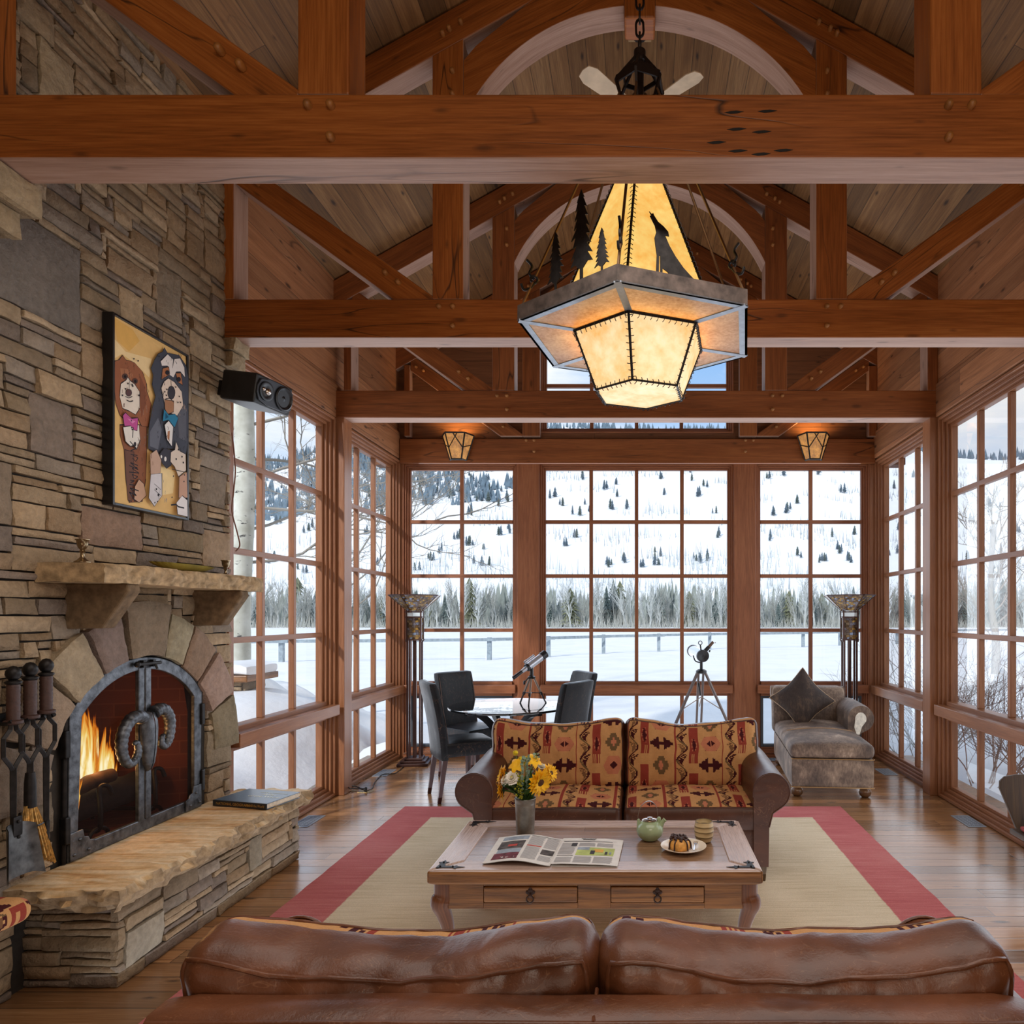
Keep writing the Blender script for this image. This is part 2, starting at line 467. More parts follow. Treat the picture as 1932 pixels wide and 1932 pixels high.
# far gable wall with opening for the gable window
m = MB()
gx0, gx1, gz0, gz1 = -1.09, 1.02, 3.53, 4.56
def gq(p): m.poly([(x, YF+.02, z) for x, z in p], [(x, z) for x, z in p]); m.poly([(x, YF+.2, z) for x, z in p][::-1], [(x, z) for x, z in p][::-1])
gq([(-2.9, 3.19), (gx0, 3.19), (gx0, roof(gx0)), (-2.9, roof(2.9))])
gq([(gx1, 3.19), (2.9, 3.19), (2.9, roof(2.9)), (gx1, roof(gx1))])
gq([(gx0, 3.19), (gx1, 3.19), (gx1, gz0), (gx0, gz0)])
gq([(gx0, gz1), (gx1, gz1), (gx1, roof(gx1)), (0, RZ), (gx0, roof(gx0))])
for q in ([(gx0, gz0), (gx1, gz0)], [(gx1, gz0), (gx1, gz1)], [(gx1, gz1), (gx0, gz1)], [(gx0, gz1), (gx0, gz0)]):
    m.poly([(q[0][0], YF+.02, q[0][1]), (q[1][0], YF+.02, q[1][1]), (q[1][0], YF+.2, q[1][1]), (q[0][0], YF+.2, q[0][1])], [(0, 0), (1, 0), (1, .2), (0, .2)])
m.poly([(-2.9, YF+.02, 3.19), (2.9, YF+.02, 3.19), (2.9, YF+.2, 3.19), (-2.9, YF+.2, 3.19)], [(0, 0), (5, 0), (5, .2), (0, .2)])
tag(m.build('wall_far', M['gable']), kind='structure')
# long header timbers above the windows
def trimbox(nm, args, mat, bevel=.006):
    q = MB(); q.box(*args); return tag(q.build(nm, mat, bevel=bevel), kind='structure')
trimbox('trim_1', (XL-.05, XL-.005, 4.37, YF, 3.245, 3.53), M['wallb'])
trimbox('trim_2', (XR-.01, XR+.05, -1.0, YF, 3.245, 3.53), M['wallb'])
trimbox('trim_3', (XL, XR, YF-.045, YF+.05, 3.19, 3.455), M['timber_far'])
# wall posts between window bays
trimbox('trim_4', (-2.68, -2.535, 5.91, 6.07, 0, 3.245), M['trim'])
trimbox('trim_5', (2.49, 2.64, 5.91, 6.07, 0, 3.245), M['trim'])
trimbox('trim_6', (2.49, 2.64, 4.20, 4.36, 0, 3.245), M['trim'])
trimbox('trim_7', (-1.335, -1.095, YF-.01, YF+.10, 0, 3.19), M['trimd'])
trimbox('trim_8', (1.025, 1.262, YF-.01, YF+.10, 0, 3.19), M['trimd'])
trimbox('trim_9', (XL-.12, XL+.02, YF-.005, YF+.12, 0, 3.19), M['trim'])
trimbox('trim_10', (XR-.05, XR+.12, YF-.005, YF+.12, 0, 3.19), M['trim'])
trimbox('trim_11', (XL-.20, XL-.02, 4.18, 4.45, 0, 3.245), M['trim'])

trimbox('trim_14', (XL, XR, YF+.0, YF+.12, -.02, .045), M['trimd'])
trimbox('trim_15', (XL-.14, XL-.01, 4.3, YF, -.02, .03), M['trim'])
trimbox('trim_16', (XR+.01, XR+.14, 2.6, YF, -.02, .03), M['trim'])
def window(name, Mx, u0, u1, zbars, ncol, sash=True, dg=.09, pad=.075, low=True, det=1, zlow=(.104, .664), ztop=3.136, zmid=.821, mat=None, rail=.05, mat2=None):
    """local frame: x along wall, y outward, z up. u0,u1 = glass edges at depth dg"""
    mat = mat or M['trim']; mat2 = mat2 or mat
    root = bpy.data.objects.new(name, None); COL.objects.link(root); root['kind'] = 'structure'
    root.location = Mx @ V(((u0+u1)/2, 0, 0)); root['_w'] = list(root.location)
    zb = zlow[0] if low else zmid
    f = MB()
    k = 4
    for i in range(k):                      # stepped jambs / head / sill
        o = pad*(1-i/k); o2 = pad*(1-(i+1)/k); d0 = dg*i/k; d1 = dg+.03
        f.box(u0-o, u0-o2, d0, d1, zb-o, ztop+o); f.box(u1+o2, u1+o, d0, d1, zb-o, ztop+o)
        f.box(u0-o2, u1+o2, d0, d1, ztop+o2, ztop+o); f.box(u0-o2, u1+o2, d0, d1, zb-o, zb-o2)
    if low:
        f.box(u0, u1, dg*.35, dg+.03, zlow[1], zmid)
    if Mx.to_3x3().determinant() < 0: f.flip()
    f.xform(Mx); f.build('window_frame', mat, root, bevel=.004)
    if low:
        r = MB(); r.box(u0-pad*.62, u1+pad*.62, -rail, dg*.5, zlow[1]+.035, zlow[1]+.125); r.xform(Mx)
        r.build('mid_rail', mat, root, bevel=.006)
    g = MB(); w = .020; t0, t1 = dg-.022, dg+.022
    for i in range(1, ncol):
        x = u0+(u1-u0)*i/ncol
        g.box(x-w, x+w, t0, t1, zmid, ztop)
        if low and not sash: g.box(x-w, x+w, t0, t1, zlow[0], zlow[1])
    for z in zbars: g.box(u0, u1, t0-.001, t1+.001, z-w, z+w)
    if g.v:
        g.xform(Mx); g.build('muntin_grid', mat2, root, bevel=.004)
    if low and sash:
        q = MB(); e = .03
        for a in ((u0, u0+e, zlow[0], zlow[1]), (u1-e, u1, zlow[0], zlow[1]), (u0+e, u1-e, zlow[0], zlow[0]+e), (u0+e, u1-e, zlow[1]-e, zlow[1])):
            q.box(a[0], a[1], dg-.03, dg+.02, a[2], a[3])
        q.xform(Mx); q.build('lower_sash', M['sash'], root, bevel=.003)
    p = MB()
    def pane(a, b, c, d): p.poly([(a, dg, c), (b, dg, c), (b, dg, d), (a, dg, d)])
    pane(u0, u1, zmid, ztop)
    if low: pane(u0, u1, zlow[0], zlow[1])
    p.xform(Mx); p.build('pane', M['glass'], root)
    return root
M['sash'] = plain('dark_sash', (58, 60, 66), .45)
ZB = [2.570, 1.976, 1.381]
MF = Matrix.Translation((0, YF, 0))
window('window_1', MF, -2.513, -1.394, ZB, 2, dg=.08, mat=M['trimd'])
window('window_2', MF, -1.032, .962, ZB, 4, sash=False, dg=.08, mat=M['trimd'])
window('window_3', MF, 1.324, 2.431, ZB, 2, dg=.08, mat=M['trimd'])
MLm = Matrix(((0, -1, 0, XL), (1, 0, 0, 0), (0, 0, 1, 0), (0, 0, 0, 1)))
MRm = Matrix(((0, 1, 0, XR), (1, 0, 0, 0), (0, 0, 1, 0), (0, 0, 0, 1)))
window('window_4', MLm, 4.46, 5.80, ZB, 3, sash=False, pad=.10, dg=.10)
window('window_5', MLm, 6.15, 7.40, ZB, 3, sash=False, pad=.09, dg=.10)
window('window_6', MRm, 4.46, 5.80, ZB, 3, sash=False, pad=.10, dg=.10)
window('window_7', MRm, 6.15, 7.40, ZB, 3, sash=False, pad=.09, dg=.10)
window('window_8', MRm, 2.80, 4.10, ZB, 3, sash=False, pad=.10, dg=.10)
window('window_9', MF, -1.023, .953, [4.07], 4, low=False, dg=.10, pad=.07, ztop=4.50, zmid=3.60, mat=M['trimd'])

# ------------------------------------------------------------------ roof trusses
def peg(parent, x, y, z, mat):
    m = MB(); m.lathe([(.0, -.028), (.010, -.026), (.0145, -.020), (.0145, .01)], (x, y, z), 10, axis=(0, 1, 0)); m.v = m.v
    # profile runs along +Y so the negative part sticks out to the viewer
    return m.build('peg', mat, parent, smooth=50)
def truss(Y, label, mat, x0=-2.62, x1=2.60, wl=(-2.54, -2.475), wr=(2.468, 2.56), th=.16, king=True, tie=True, sides=True):
    t = thing('roof_truss', label, 'roof truss', (0, Y+th/2, 3.24), world=True)
    def pr(nm, pts, y=0, d=th, ud=None, bev=.007):
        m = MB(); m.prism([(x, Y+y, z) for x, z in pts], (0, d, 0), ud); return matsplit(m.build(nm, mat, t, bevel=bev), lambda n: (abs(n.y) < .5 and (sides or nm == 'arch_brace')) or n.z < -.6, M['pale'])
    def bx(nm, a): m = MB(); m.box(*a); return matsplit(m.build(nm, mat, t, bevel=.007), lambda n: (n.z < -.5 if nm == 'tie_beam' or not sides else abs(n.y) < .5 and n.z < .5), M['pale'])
    if tie: bx('tie_beam', (x0, x1, Y, Y+th, 3.24, 3.475))
    lo = lambda x: roof(x)-.005-.235
    for a in (wl, wr):
        if a: bx('wall_post', (a[0], a[1], Y, Y+th, 3.475, roof(max(abs(a[0]), abs(a[1])))-.24))
    for s_ in (-1, 1):
        q0, q1 = (1.075, 1.265)
        pr('queen_post', [(s_*q0, 3.475), (s_*q1, 3.475), (s_*q1, lo(q1)), (s_*q0, lo(q0))], ud=(0, 0, 1))
        pr('strut', [(s_*1.265, 3.478), (s_*1.265, 3.50), (s_*2.475, 4.366), (s_*2.475, 4.188), (s_*1.503, 3.478)], y=.012, d=th-.02, ud=(s_*1.21, 0, .866))
        pr('rafter', [(0, RZ-.012), (0, lo(0)), (s_*2.64, lo(2.64)), (s_*2.64, roof(2.64)-.012)], y=.006, d=th-.012, ud=(s_, 0, -SL))
        a0 = math.degrees(math.acos(1.075/1.18)); a1 = math.degrees(math.acos(.095/1.18))
        inner = [(p.x, p.z) for p in arc((0, 0, 4.086), 1.18, a0, a1, 22)]
        outer = [(.095, lo(.095)), (.66, lo(.66)), (1.0, 5.02), (1.075, 4.93)]
        pts = [(s_*x, z) for x, z in inner+outer]
        pr('arch_brace', pts, y=.0, d=th+.02, ud=(s_, 0, -.5), bev=.004)
    if king:
        m = MB(); m.prism([(-.095, Y-.005, 5.185), (.095, Y-.005, 5.185), (.095, Y-.005, lo(.095)), (-.095, Y-.005, lo(.095))], (0, th+.01, 0), (0, 0, 1)); m.build('king_post', mat, t, bevel=.012)
    P = [(1.222, 3.428), (1.138, 3.428), (1.138, 3.31), (1.55, 3.635), (1.472, 3.577), (1.16, 5.12), (1.09, 5.16), (1.20, 5.09), (1.14, 4.72), (1.14, 4.86), (.62, 5.44), (.52, 5.33), (2.33, 4.18), (2.41, 4.22)]
    for s_ in (-1, 1):
        for x, z in P: peg(t, s_*x, Y, z, M['peg'])
    return t
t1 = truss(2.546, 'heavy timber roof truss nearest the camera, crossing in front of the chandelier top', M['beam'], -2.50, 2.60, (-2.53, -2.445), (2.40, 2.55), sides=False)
for (px, py) in ((1385, 212), (1448, 210), (1390, 244), (1437, 249), (1352, 269), (1392, 285), (1478, 284), (1436, 291)):
    x, z = (px-1207)*2.546/1300, 1.55+(1160-py)*2.546/1300
    m = MB(); m.prism([(x-.036, 2.5445, z-.001), (x-.012, 2.5445, z-.006), (x+.012, 2.5445, z-.004), (x+.036, 2.5445, z+.002), (x+.010, 2.5445, z+.006), (x-.014, 2.5445, z+.004)], (0, .003, 0)); m.build('nail_scar', M['black'], t1)
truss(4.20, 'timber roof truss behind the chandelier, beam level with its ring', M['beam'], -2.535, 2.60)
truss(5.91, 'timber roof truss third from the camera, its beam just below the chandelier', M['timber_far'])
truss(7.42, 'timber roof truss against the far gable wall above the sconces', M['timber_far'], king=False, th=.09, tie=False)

# ------------------------------------------------------------------ stone work
PAL = [(170, 146, 116), (156, 134, 106), (180, 156, 126), (144, 124, 100), (164, 138, 108), (154, 138, 120), (136, 120, 106), (176, 150, 118), (156, 130, 100)]
def stone_layout(nu, nv, cu, cv, taken, bigs=(), rnd=R):
    occ = [[False]*nu for _ in range(nv)]; out = []
    for j in range(nv):
        for i in range(nu):
            if taken((i+.5)*cu, (j+.5)*cv): occ[j][i] = True
    def free(i, j, w, h): return i+w <= nu and j+h <= nv and all(not occ[b][a] for b in range(j, j+h) for a in range(i, i+w))
    def put(i, j, w, h, big=None):
        for b in range(j, j+h):
            for a in range(i, i+w): occ[b][a] = True
        out.append((i*cu, (i+w)*cu, j*cv, (j+h)*cv, big))
    for (u0, u1, v0, v1, c) in bigs:
        i, j = round(u0/cu), round(v0/cv); w, h = max(1, round(u1/cu)-i), max(1, round(v1/cv)-j)
        if free(i, j, w, h): put(i, j, w, h, c)
    for j in range(nv):
        i = 0
        while i < nu:
            if occ[j][i]: i += 1; continue
            w = rnd.choice([4, 5, 6, 7, 8, 9, 11, 13]); h = rnd.choice([1, 1, 1, 2, 2, 2, 2, 3])
            if rnd.random() < .018: w, h = rnd.choice([4, 5, 6]), rnd.choice([4, 5])
            while w > 1 and not free(i, j, w, 1): w -= 1
            if i+w < nu and i+w+1 >= nu: w = nu-i
            while h > 1 and not free(i, j, w, h): h -= 1
            put(i, j, w, h); i += w
    return out
def stone_faces(mb, rects, fr, res=.03, prot=(.030, .042), seed=0, gap=.004):
    """fr(u,v,d)->world, d = outward protrusion from mortar plane"""
    for k, (u0, u1, v0, v1, big) in enumerate(rects):
        c = s2l(big if big else R.choice(PAL)); b = R.uniform(.74, 1.06); col = tuple(min(1, x*b) for x in c)
        mb.col = col
        nu = max(3, min(22, int((u1-u0)/res))); nv = max(3, min(16, int((v1-v0)/res)+1))
        D = R.uniform(*prot); sx, sy = R.uniform(-.005, .005), R.uniform(-.006, .004); ph = R.uniform(0, 99)
        w, h = u1-u0, v1-v0
        us = [0, 0]+[i/nu for i in range(1, nu)]+[1, 1]; vs = [0, 0]+[i/nv for i in range(1, nv)]+[1, 1]
        nU, nV = len(us), len(vs); base = len(mb.v)
        for j, b_ in enumerate(vs):
            for i, a in enumerate(us):
                outer = i in (0, nU-1) or j in (0, nV-1)
                uu, vv = u0+gap+a*(w-2*gap), v0+gap+b_*(h-2*gap)
                jx = nz(uu*9, vv*9, ph)*.006; jy = nz(uu*9, vv*9, ph+7)*.0045
                if outer: d = .0
                else:
                    e = min(a*w, (1-a)*w, b_*h, (1-b_)*h)
                    ed = .010*max(0, 1-e/.02)
                    d = D+sx*(a-.5)*2+sy*(b_-.5)*2 + fbm(uu*18, vv*26, ph, 3)*.007 + (abs(nz(uu*5, vv*7, ph+3)))*.009 - ed
                    d = max(.008, d)
                mb.v.append(V(fr(uu+jx, vv+jy, d)))
        for j in range(nV-1):
            for i in range(nU-1):
                q = base+j*nU+i; mb.fi((q, q+1, q+nU+1, q+nU))
    mb.col = (1, 1, 1)
SX = -2.53
AC = (3.51, .759); AR = .571           # arch centre (y,z) and radius of fire door
def in_fire(y, z):
    if 2.99 < y < 4.03 and .40 < z < 1.12: return True
    return math.hypot(y-AC[0], z-AC[1]) < .80 and z > 1.0
Y0w, Y1w = 1.30, 4.275
mb = MB()
def taken(u, v): return in_fire(u+Y0w, v) or (v < .40 and 2.80 < u+Y0w < 4.5)
bigs = [(a-Y0w, b-Y0w, c, d, col) for a, b, c, d, col in [
    (2.62, 3.12, 2.80, 3.20, (128, 118, 108)), (3.05, 3.27, 3.06, 3.26, (196, 172, 138)), (3.36, 3.52, 2.98, 3.16, (178, 154, 122)),
    (3.62, 3.80, 3.14, 3.42, (150, 132, 110)), (3.90, 4.08, 3.02, 3.15, (186, 160, 126)), (3.98, 4.22, 2.20, 2.40, (150, 132, 112)),
    (2.86, 3.08, 2.22, 2.50, (134, 118, 104)), (3.14, 3.50, 1.86, 2.06, (164, 134, 112)), (2.78, 3.10, 1.34, 1.50, (166, 138, 104)), (4.02, 4.26, 1.84, 2.06, (168, 142, 114)),
    (3.62, 4.00, 1.90, 2.00, (150, 128, 98)), (2.60, 2.80, 1.90, 2.16, (150, 130, 108)), (4.05, 4.26, .66, .86, (150, 132, 108)), (2.84, 2.98, .62, .80, (140, 124, 104)), (2.3, 2.6, 3.5, 3.8, (170, 150, 124)), (3.3, 3.55, 3.7, 3.95, (172, 150, 120)), (2.9, 3.1, 3.75, 4.0, (186, 164, 132))]]
rects = stone_layout(int((Y1w-Y0w)/.038), int(4.72/.036), (Y1w-Y0w)/int((Y1w-Y0w)/.038), .036, taken, bigs)
stone_faces(mb, rects, lambda u, v, d: (SX-.035+d, u+Y0w, v))
# returning end of the chimney breast
rects = stone_layout(5, 111, .046, .042, lambda u, v: False)
stone_faces(mb, rects, lambda u, v, d: (SX-.02-u, Y1w-.02+d, v), prot=(.01, .02))
# projecting stones carrying the tie beams
for (y0, y1, z0, z1, x) in [(4.19, 4.36, 3.165, 3.24, -2.455), (4.20, 4.34, 3.07, 3.16, -2.475), (2.50, 2.74, 3.12, 3.235, -2.36), (2.52, 2.70, 3.02, 3.12, -2.42)]:
    stone_faces(mb, [(y0, y1, z0, z1, (170, 148, 116))], lambda u, v, d: (x-.04+d, u, v), prot=(.03, .04), gap=.001)
    mb.col = s2l((150, 128, 100)); mb.box(SX-.05, x-.03, y0+.003, y1-.003, z0+.003, z1-.003); mb.col = (1, 1, 1)
wl = mb.build('wall_left_stone', M['stone'], smooth=38); tag(wl, kind='structure')
mb = MB()   # mortar / masonry core with the firebox opening
xm = SX-.03
def mq(y0, y1, z0, z1): mb.poly([(xm, y0, z0), (xm, y1, z0), (xm, y1, z1), (xm, y0, z1)])
mq(-2.5, 3.10, 0, 4.72); mq(3.90, Y1w-.02, 0, 4.72); mq(3.10, 3.90, 0, .47)
AR2 = AR-.04
pts = [(xm, 3.10, 4.72), (xm, 3.10, 1.0)]+[V((xm, AC[0]+AR2*math.cos(math.radians(a)), AC[1]+AR2*math.sin(math.radians(a)))) for a in range(138, 41, -4)]+[(xm, 3.90, 1.0), (xm, 3.90, 4.72)]
mb.poly(pts)
mb.poly([(xm, Y1w-.02, 0), (xm-.25, Y1w-.02, 0), (xm-.25, Y1w-.02, 4.72), (xm, Y1w-.02, 4.72)])
tag(mb.build('wall_left_mortar', M['mortar']), kind='structure')
# fire arch stones + hearth base, structure of the chimney
mb = MB()
angs = [-2, 22, 44, 62, 78, 102, 119, 138, 160, 182]
for i in range(len(angs)-1):
    a0, a1 = math.radians(angs[i]+1.0), math.radians(angs[i+1]-1.0)
    key = i == 4; r1 = .86 if key else R.uniform(.80, .83); r0 = AR+.012
    c = s2l(R.choice([(158, 136, 112), (146, 124, 102), (164, 142, 118), (140, 120, 100)])); mb.col = tuple(x*R.uniform(.9, 1.1) for x in c)
    D = R.uniform(.055, .075) + (.015 if key else 0); ph = R.uniform(0, 50)
    nu, nv = 12, 12; base = len(mb.v); us = [0]+[k/nu for k in range(nu+1)]+[1]
    for j, b in enumerate(us):
        for ii, a in enumerate(us):
            outer = ii in (0, nu+2) or j in (0, nu+2)
            aa = a0+(a1-a0)*a; rr = r0+(r1-r0)*b
            y, z = AC[0]+rr*math.cos(aa), AC[1]+rr*math.sin(aa)
            e = min(a, 1-a, b, 1-b)
            d = 0 if outer else D+fbm(y*14, z*14, ph, 3)*.006-.012*max(0, 1-e/.1)
            y += nz(y*12, z*12, ph)*.006; z += nz(y*12, z*12, ph+9)*.006
            mb.v.append(V((SX-.035+d, y, z)))
    n = nu+3
    for j in range(n-1):
        for ii in range(n-1): q = base+j*n+ii; mb.fi((q, q+1, q+n+1, q+n))
mb.col = (1, 1, 1)
tag(mb.build('trim_12', M['stone'], smooth=40), kind='structure')

mb = MB()
HX = -2.155; hy0, hy1, hz = 2.854, 4.38, .365
n1 = int((hy1-hy0)/.04)
rects = stone_layout(n1, 12, (hy1-hy0)/n1, hz/12, lambda u, v: False, [(.04, .28, .06, .22, (186, 172, 150)), (.95, 1.10, .12, .30, (160, 146, 124))])
stone_faces(mb, rects, lambda u, v, d: (HX-.04+d, u+hy0, v), prot=(.03, .045))
rects = stone_layout(10, 12, .04, hz/12, lambda u, v: False)
stone_faces(mb, rects, lambda u, v, d: (HX-.01-u, hy0+.04-d, v), prot=(.03, .045))
rects = stone_layout(10, 12, .04, hz/12, lambda u, v: False)
stone_faces(mb, rects, lambda u, v, d: (HX-.01-u, hy1-.04+d, v), prot=(.03, .045))
mb.col = s2l((70, 62, 54)); mb.box(SX-.02, HX-.035, hy0+.035, hy1-.035, 0, hz); mb.col = (1, 1, 1)
hb = thing('fireplace_hearth', 'raised stone hearth with a rough tan slab in front of the fireplace', 'hearth', (-2.35, 3.6, 0), world=True)
mb.build('stone_base', M['stone'], hb, smooth=38)

def slab_mat():
    t = NT('sandstone'); o = t.obj()
    w = t.noise(t.vmul(o, (2.0, 7.0, 9)), 1.2, 4, .5, .8); f = t.noise(o, 30, 6, .6)
    st = t.noise(t.vmul(o, (2.2, 17.0, 14)), 1.0, 3, .5, 1.2)
    c = t.ramp(t.math('ADD', t.math('MULTIPLY', st, .75), t.math('MULTIPLY', w, .25)), [(.30, rgba((178, 128, 76))), (.42, rgba((208, 170, 120))), (.6, rgba((228, 204, 168))), (.75, rgba((208, 186, 156)))])
    k = t.fr(f, .3, .7, .82, 1.12)
    c = t.mix(1.0, c, t.n('CombineColor', None, Red=k, Green=k, Blue=k).outputs[0], 'MULTIPLY')
    g = t.n('SeparateXYZ', None, Vector=t.n('NewGeometry').outputs['Normal']).outputs[2]
    side = t.ramp(f, [(.3, rgba((122, 100, 74))), (.7, rgba((176, 150, 116)))])
    c = t.mix(t.fr(g, .5, .85), side, c)
    h = t.math('ADD', t.math('MULTIPLY', f, .4), t.math('MULTIPLY', st, 1.2))
    t.bsdf(c, .8, 0, t.bump(h, .6, .02), .25); return t.m
M['slab'] = slab_mat()
def rough_slab(nm, x0, x1, y0, y1, z0, z1, parent, mat, jag=.03, sides=('x1',), step=.03, top=True):
    """slab whose listed edges are broken rock"""
    per = []
    def seg(a, b, tag_):
        n = max(2, int((V(b)-V(a)).length/step))
        for i in range(n): t = i/n; per.append((a[0]+(b[0]-a[0])*t, a[1]+(b[1]-a[1])*t, tag_))
    seg((x0, y0), (x1, y0), 'y0'); seg((x1, y0), (x1, y1), 'x1'); seg((x1, y1), (x0, y1), 'y1'); seg((x0, y1), (x0, y0), 'x0')
    m = MB(); n = len(per); ks = 5; ph = R.uniform(0, 99)
    for k in range(ks+1):
        z = z1+(z0-z1)*k/ks
        for (x, y, tg) in per:
            dx = {'x1': 1, 'x0': -1}.get(tg, 0); dy = {'y1': 1, 'y0': -1}.get(tg, 0)
            if tg in sides:
                o = (fbm(x*14, y*14, z*22+ph, 3)*.9-abs(nz(x*9, y*9, z*30+ph))*1.2)*jag + (.4*jag if 0 < k < ks-1 else -.25*jag*(k/ks))
            else: o = 0
            zz = z+(nz(x*20, y*20, ph)*.006 if k not in (0, ks) else nz(x*13, y*13, ph)*.006)
            m.v.append(V((x+dx*o, y+dy*o, zz)))
    for k in range(ks):
        for i in range(n): j = (i+1) % n; m.fi((k*n+i, (k+1)*n+i, (k+1)*n+j, k*n+j))
    m.fi(range(n)); m.fi(range((ks+1)*n-1, ks*n-1, -1))
    return m.build(nm, mat, parent, smooth=35)
rough_slab('hearth_slab', SX-.01, -2.075, 2.745, 4.36, .362, .450, hb, M['slab'], .035, ('x1', 'y0', 'y1'), .022)

mt = thing('mantel_shelf', 'rough stone mantel shelf on two stone corbels above the fire', 'mantel shelf', (-2.4, 3.5, 1.69), world=True)
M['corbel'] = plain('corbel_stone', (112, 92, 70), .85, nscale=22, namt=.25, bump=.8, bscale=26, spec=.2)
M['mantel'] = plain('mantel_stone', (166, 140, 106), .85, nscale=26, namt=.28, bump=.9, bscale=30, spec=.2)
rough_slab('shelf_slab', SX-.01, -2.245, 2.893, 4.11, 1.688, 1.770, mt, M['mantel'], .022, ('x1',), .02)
for y in (3.042, 3.906):
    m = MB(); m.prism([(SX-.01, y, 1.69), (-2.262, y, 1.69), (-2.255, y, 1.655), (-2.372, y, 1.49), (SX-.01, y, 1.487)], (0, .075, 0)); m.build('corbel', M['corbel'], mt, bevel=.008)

# ------------------------------------------------------------------ camera, world, lights
cam = bpy.data.cameras.new('camera'); co = bpy.data.objects.new('camera', cam); COL.objects.link(co)
co.location = (0, 0, 1.55); co.rotation_euler = (PI/2, 0, 0)
cam.sensor_width = 36; cam.lens = 36*1300/1932
cam.shift_x = -(1207-966)/1932; cam.shift_y = (1160-966)/1932
cam.clip_start = .05; cam.clip_end = 3000
SC.camera = co
def make_world():
    w = bpy.data.worlds.new('winter_sky'); SC.world = w; w.use_nodes = True; t = w.node_tree; t.nodes.clear()
    def n(typ): return t.nodes.new('ShaderNode'+typ)
    tc = n('TexCoord'); sp = n('SeparateXYZ'); t.links.new(tc.outputs['Generated'], sp.inputs[0])
    mr = n('MapRange'); mr.inputs[1].default_value = 0; mr.inputs[2].default_value = .42; t.links.new(sp.outputs[2], mr.inputs[0])
    cr = n('ValToRGB'); e = cr.color_ramp.elements; e[0].color = (.88, .94, 1.0, 1); e[1].color = (.16, .42, .84, 1); t.links.new(mr.outputs[0], cr.inputs[0])
    mp = n('Mapping'); mp.inputs['Scale'].default_value = (1.4, 1.4, 4.2); t.links.new(tc.outputs['Generated'], mp.inputs[0])
    no = n('TexNoise'); no.inputs['Scale'].default_value = 2.1; no.inputs['Detail'].default_value = 7; no.inputs['Roughness'].default_value = .55; t.links.new(mp.outputs[0], no.inputs[0])
    c2 = n('ValToRGB'); e = c2.color_ramp.elements; e[0].position = .40; e[0].color = (0, 0, 0, 1); e[1].position = .60; e[1].color = (1, 1, 1, 1); sb = n('Math'); sb.operation = 'MULTIPLY_ADD'; sb.inputs[1].default_value = .14; t.links.new(sp.outputs[0], sb.inputs[0]); t.links.new(no.outputs[0], sb.inputs[2]); t.links.new(sb.outputs[0], c2.inputs[0])
    mx = n('Mix'); mx.data_type = 'RGBA'; mx.inputs[7].default_value = (.96, .97, .99, 1)
    t.links.new(c2.outputs[0], mx.inputs[0]); t.links.new(cr.outputs[0], mx.inputs[6])
    bg = n('Background'); bg.inputs[1].default_value = 1.12; t.links.new(mx.outputs[2], bg.inputs[0])
    o = n('OutputWorld'); t.links.new(bg.outputs[0], o.inputs[0])
make_world()
def lamp(nm, typ, loc, rot, power, color, size=None, size_y=None, **kw):
    l = bpy.data.lights.new(nm, typ); o = bpy.data.objects.new(nm, l); COL.objects.link(o)
    o.location = loc; o.rotation_euler = rot; l.energy = power; l.color = color
    if typ == 'AREA':
        l.shape = 'RECTANGLE'; l.size = size; l.size_y = size_y or size
    elif size is not None and typ in ('POINT', 'SPOT'): l.shadow_soft_size = size
    for k, v in kw.items(): setattr(l, k, v)
    return o
def aim(d): return V(d).to_track_quat('-Z', 'Y').to_euler()
lamp('sun', 'SUN', (0, -20, 30), aim((.45, .80, -.52)), 2.75, (1, .97, .93), angle=math.radians(3))
cool = (.84, .91, 1.0)
lamp('far_window_light', 'AREA', (0, 7.40, 1.7), aim((0, -1, .06)), 62, cool, 4.8, 3.0)
lamp('left_window_light', 'AREA', (-2.46, 5.95, 1.7), aim((1, -.1, .06)), 34, cool, 2.9, 3.0)
lamp('right_window_light', 'AREA', (2.42, 5.2, 1.7), aim((-1, -.1, .06)), 46, cool, 4.2, 3.0)
lamp('unseen_front_light', 'AREA', (.5, -1.7, 3.7), aim((-.06, 1, -.05)), 46, (1, .90, .76), 2.2, 1.4)  # unseen warm lamp added behind the camera, lighting timber fronts and stone
lamp('floor_uplight_fill', 'AREA', (0, 4.6, .05), (PI, 0, 0), 70, cool, 4.6, 5.4)  # added uplight over the floor, standing in for bounce off the snow
lamp('seating_fill', 'AREA', (.2, 1.95, 3.16), (0, 0, 0), 46, (1, .93, .86), 3.4, 1.8)  # added overhead fill for the seating area, no fixture hangs there
lamp('roof_uplight_fill', 'AREA', (0, -.6, 1.2), aim((0, .55, 1)), 24, (1, .86, .70), 3.0, 2.0)  # unseen fill lamp added low down, brightening the roof timbers and boards
SC.view_settings.view_transform = 'Standard'
SC.view_settings.look = 'None'
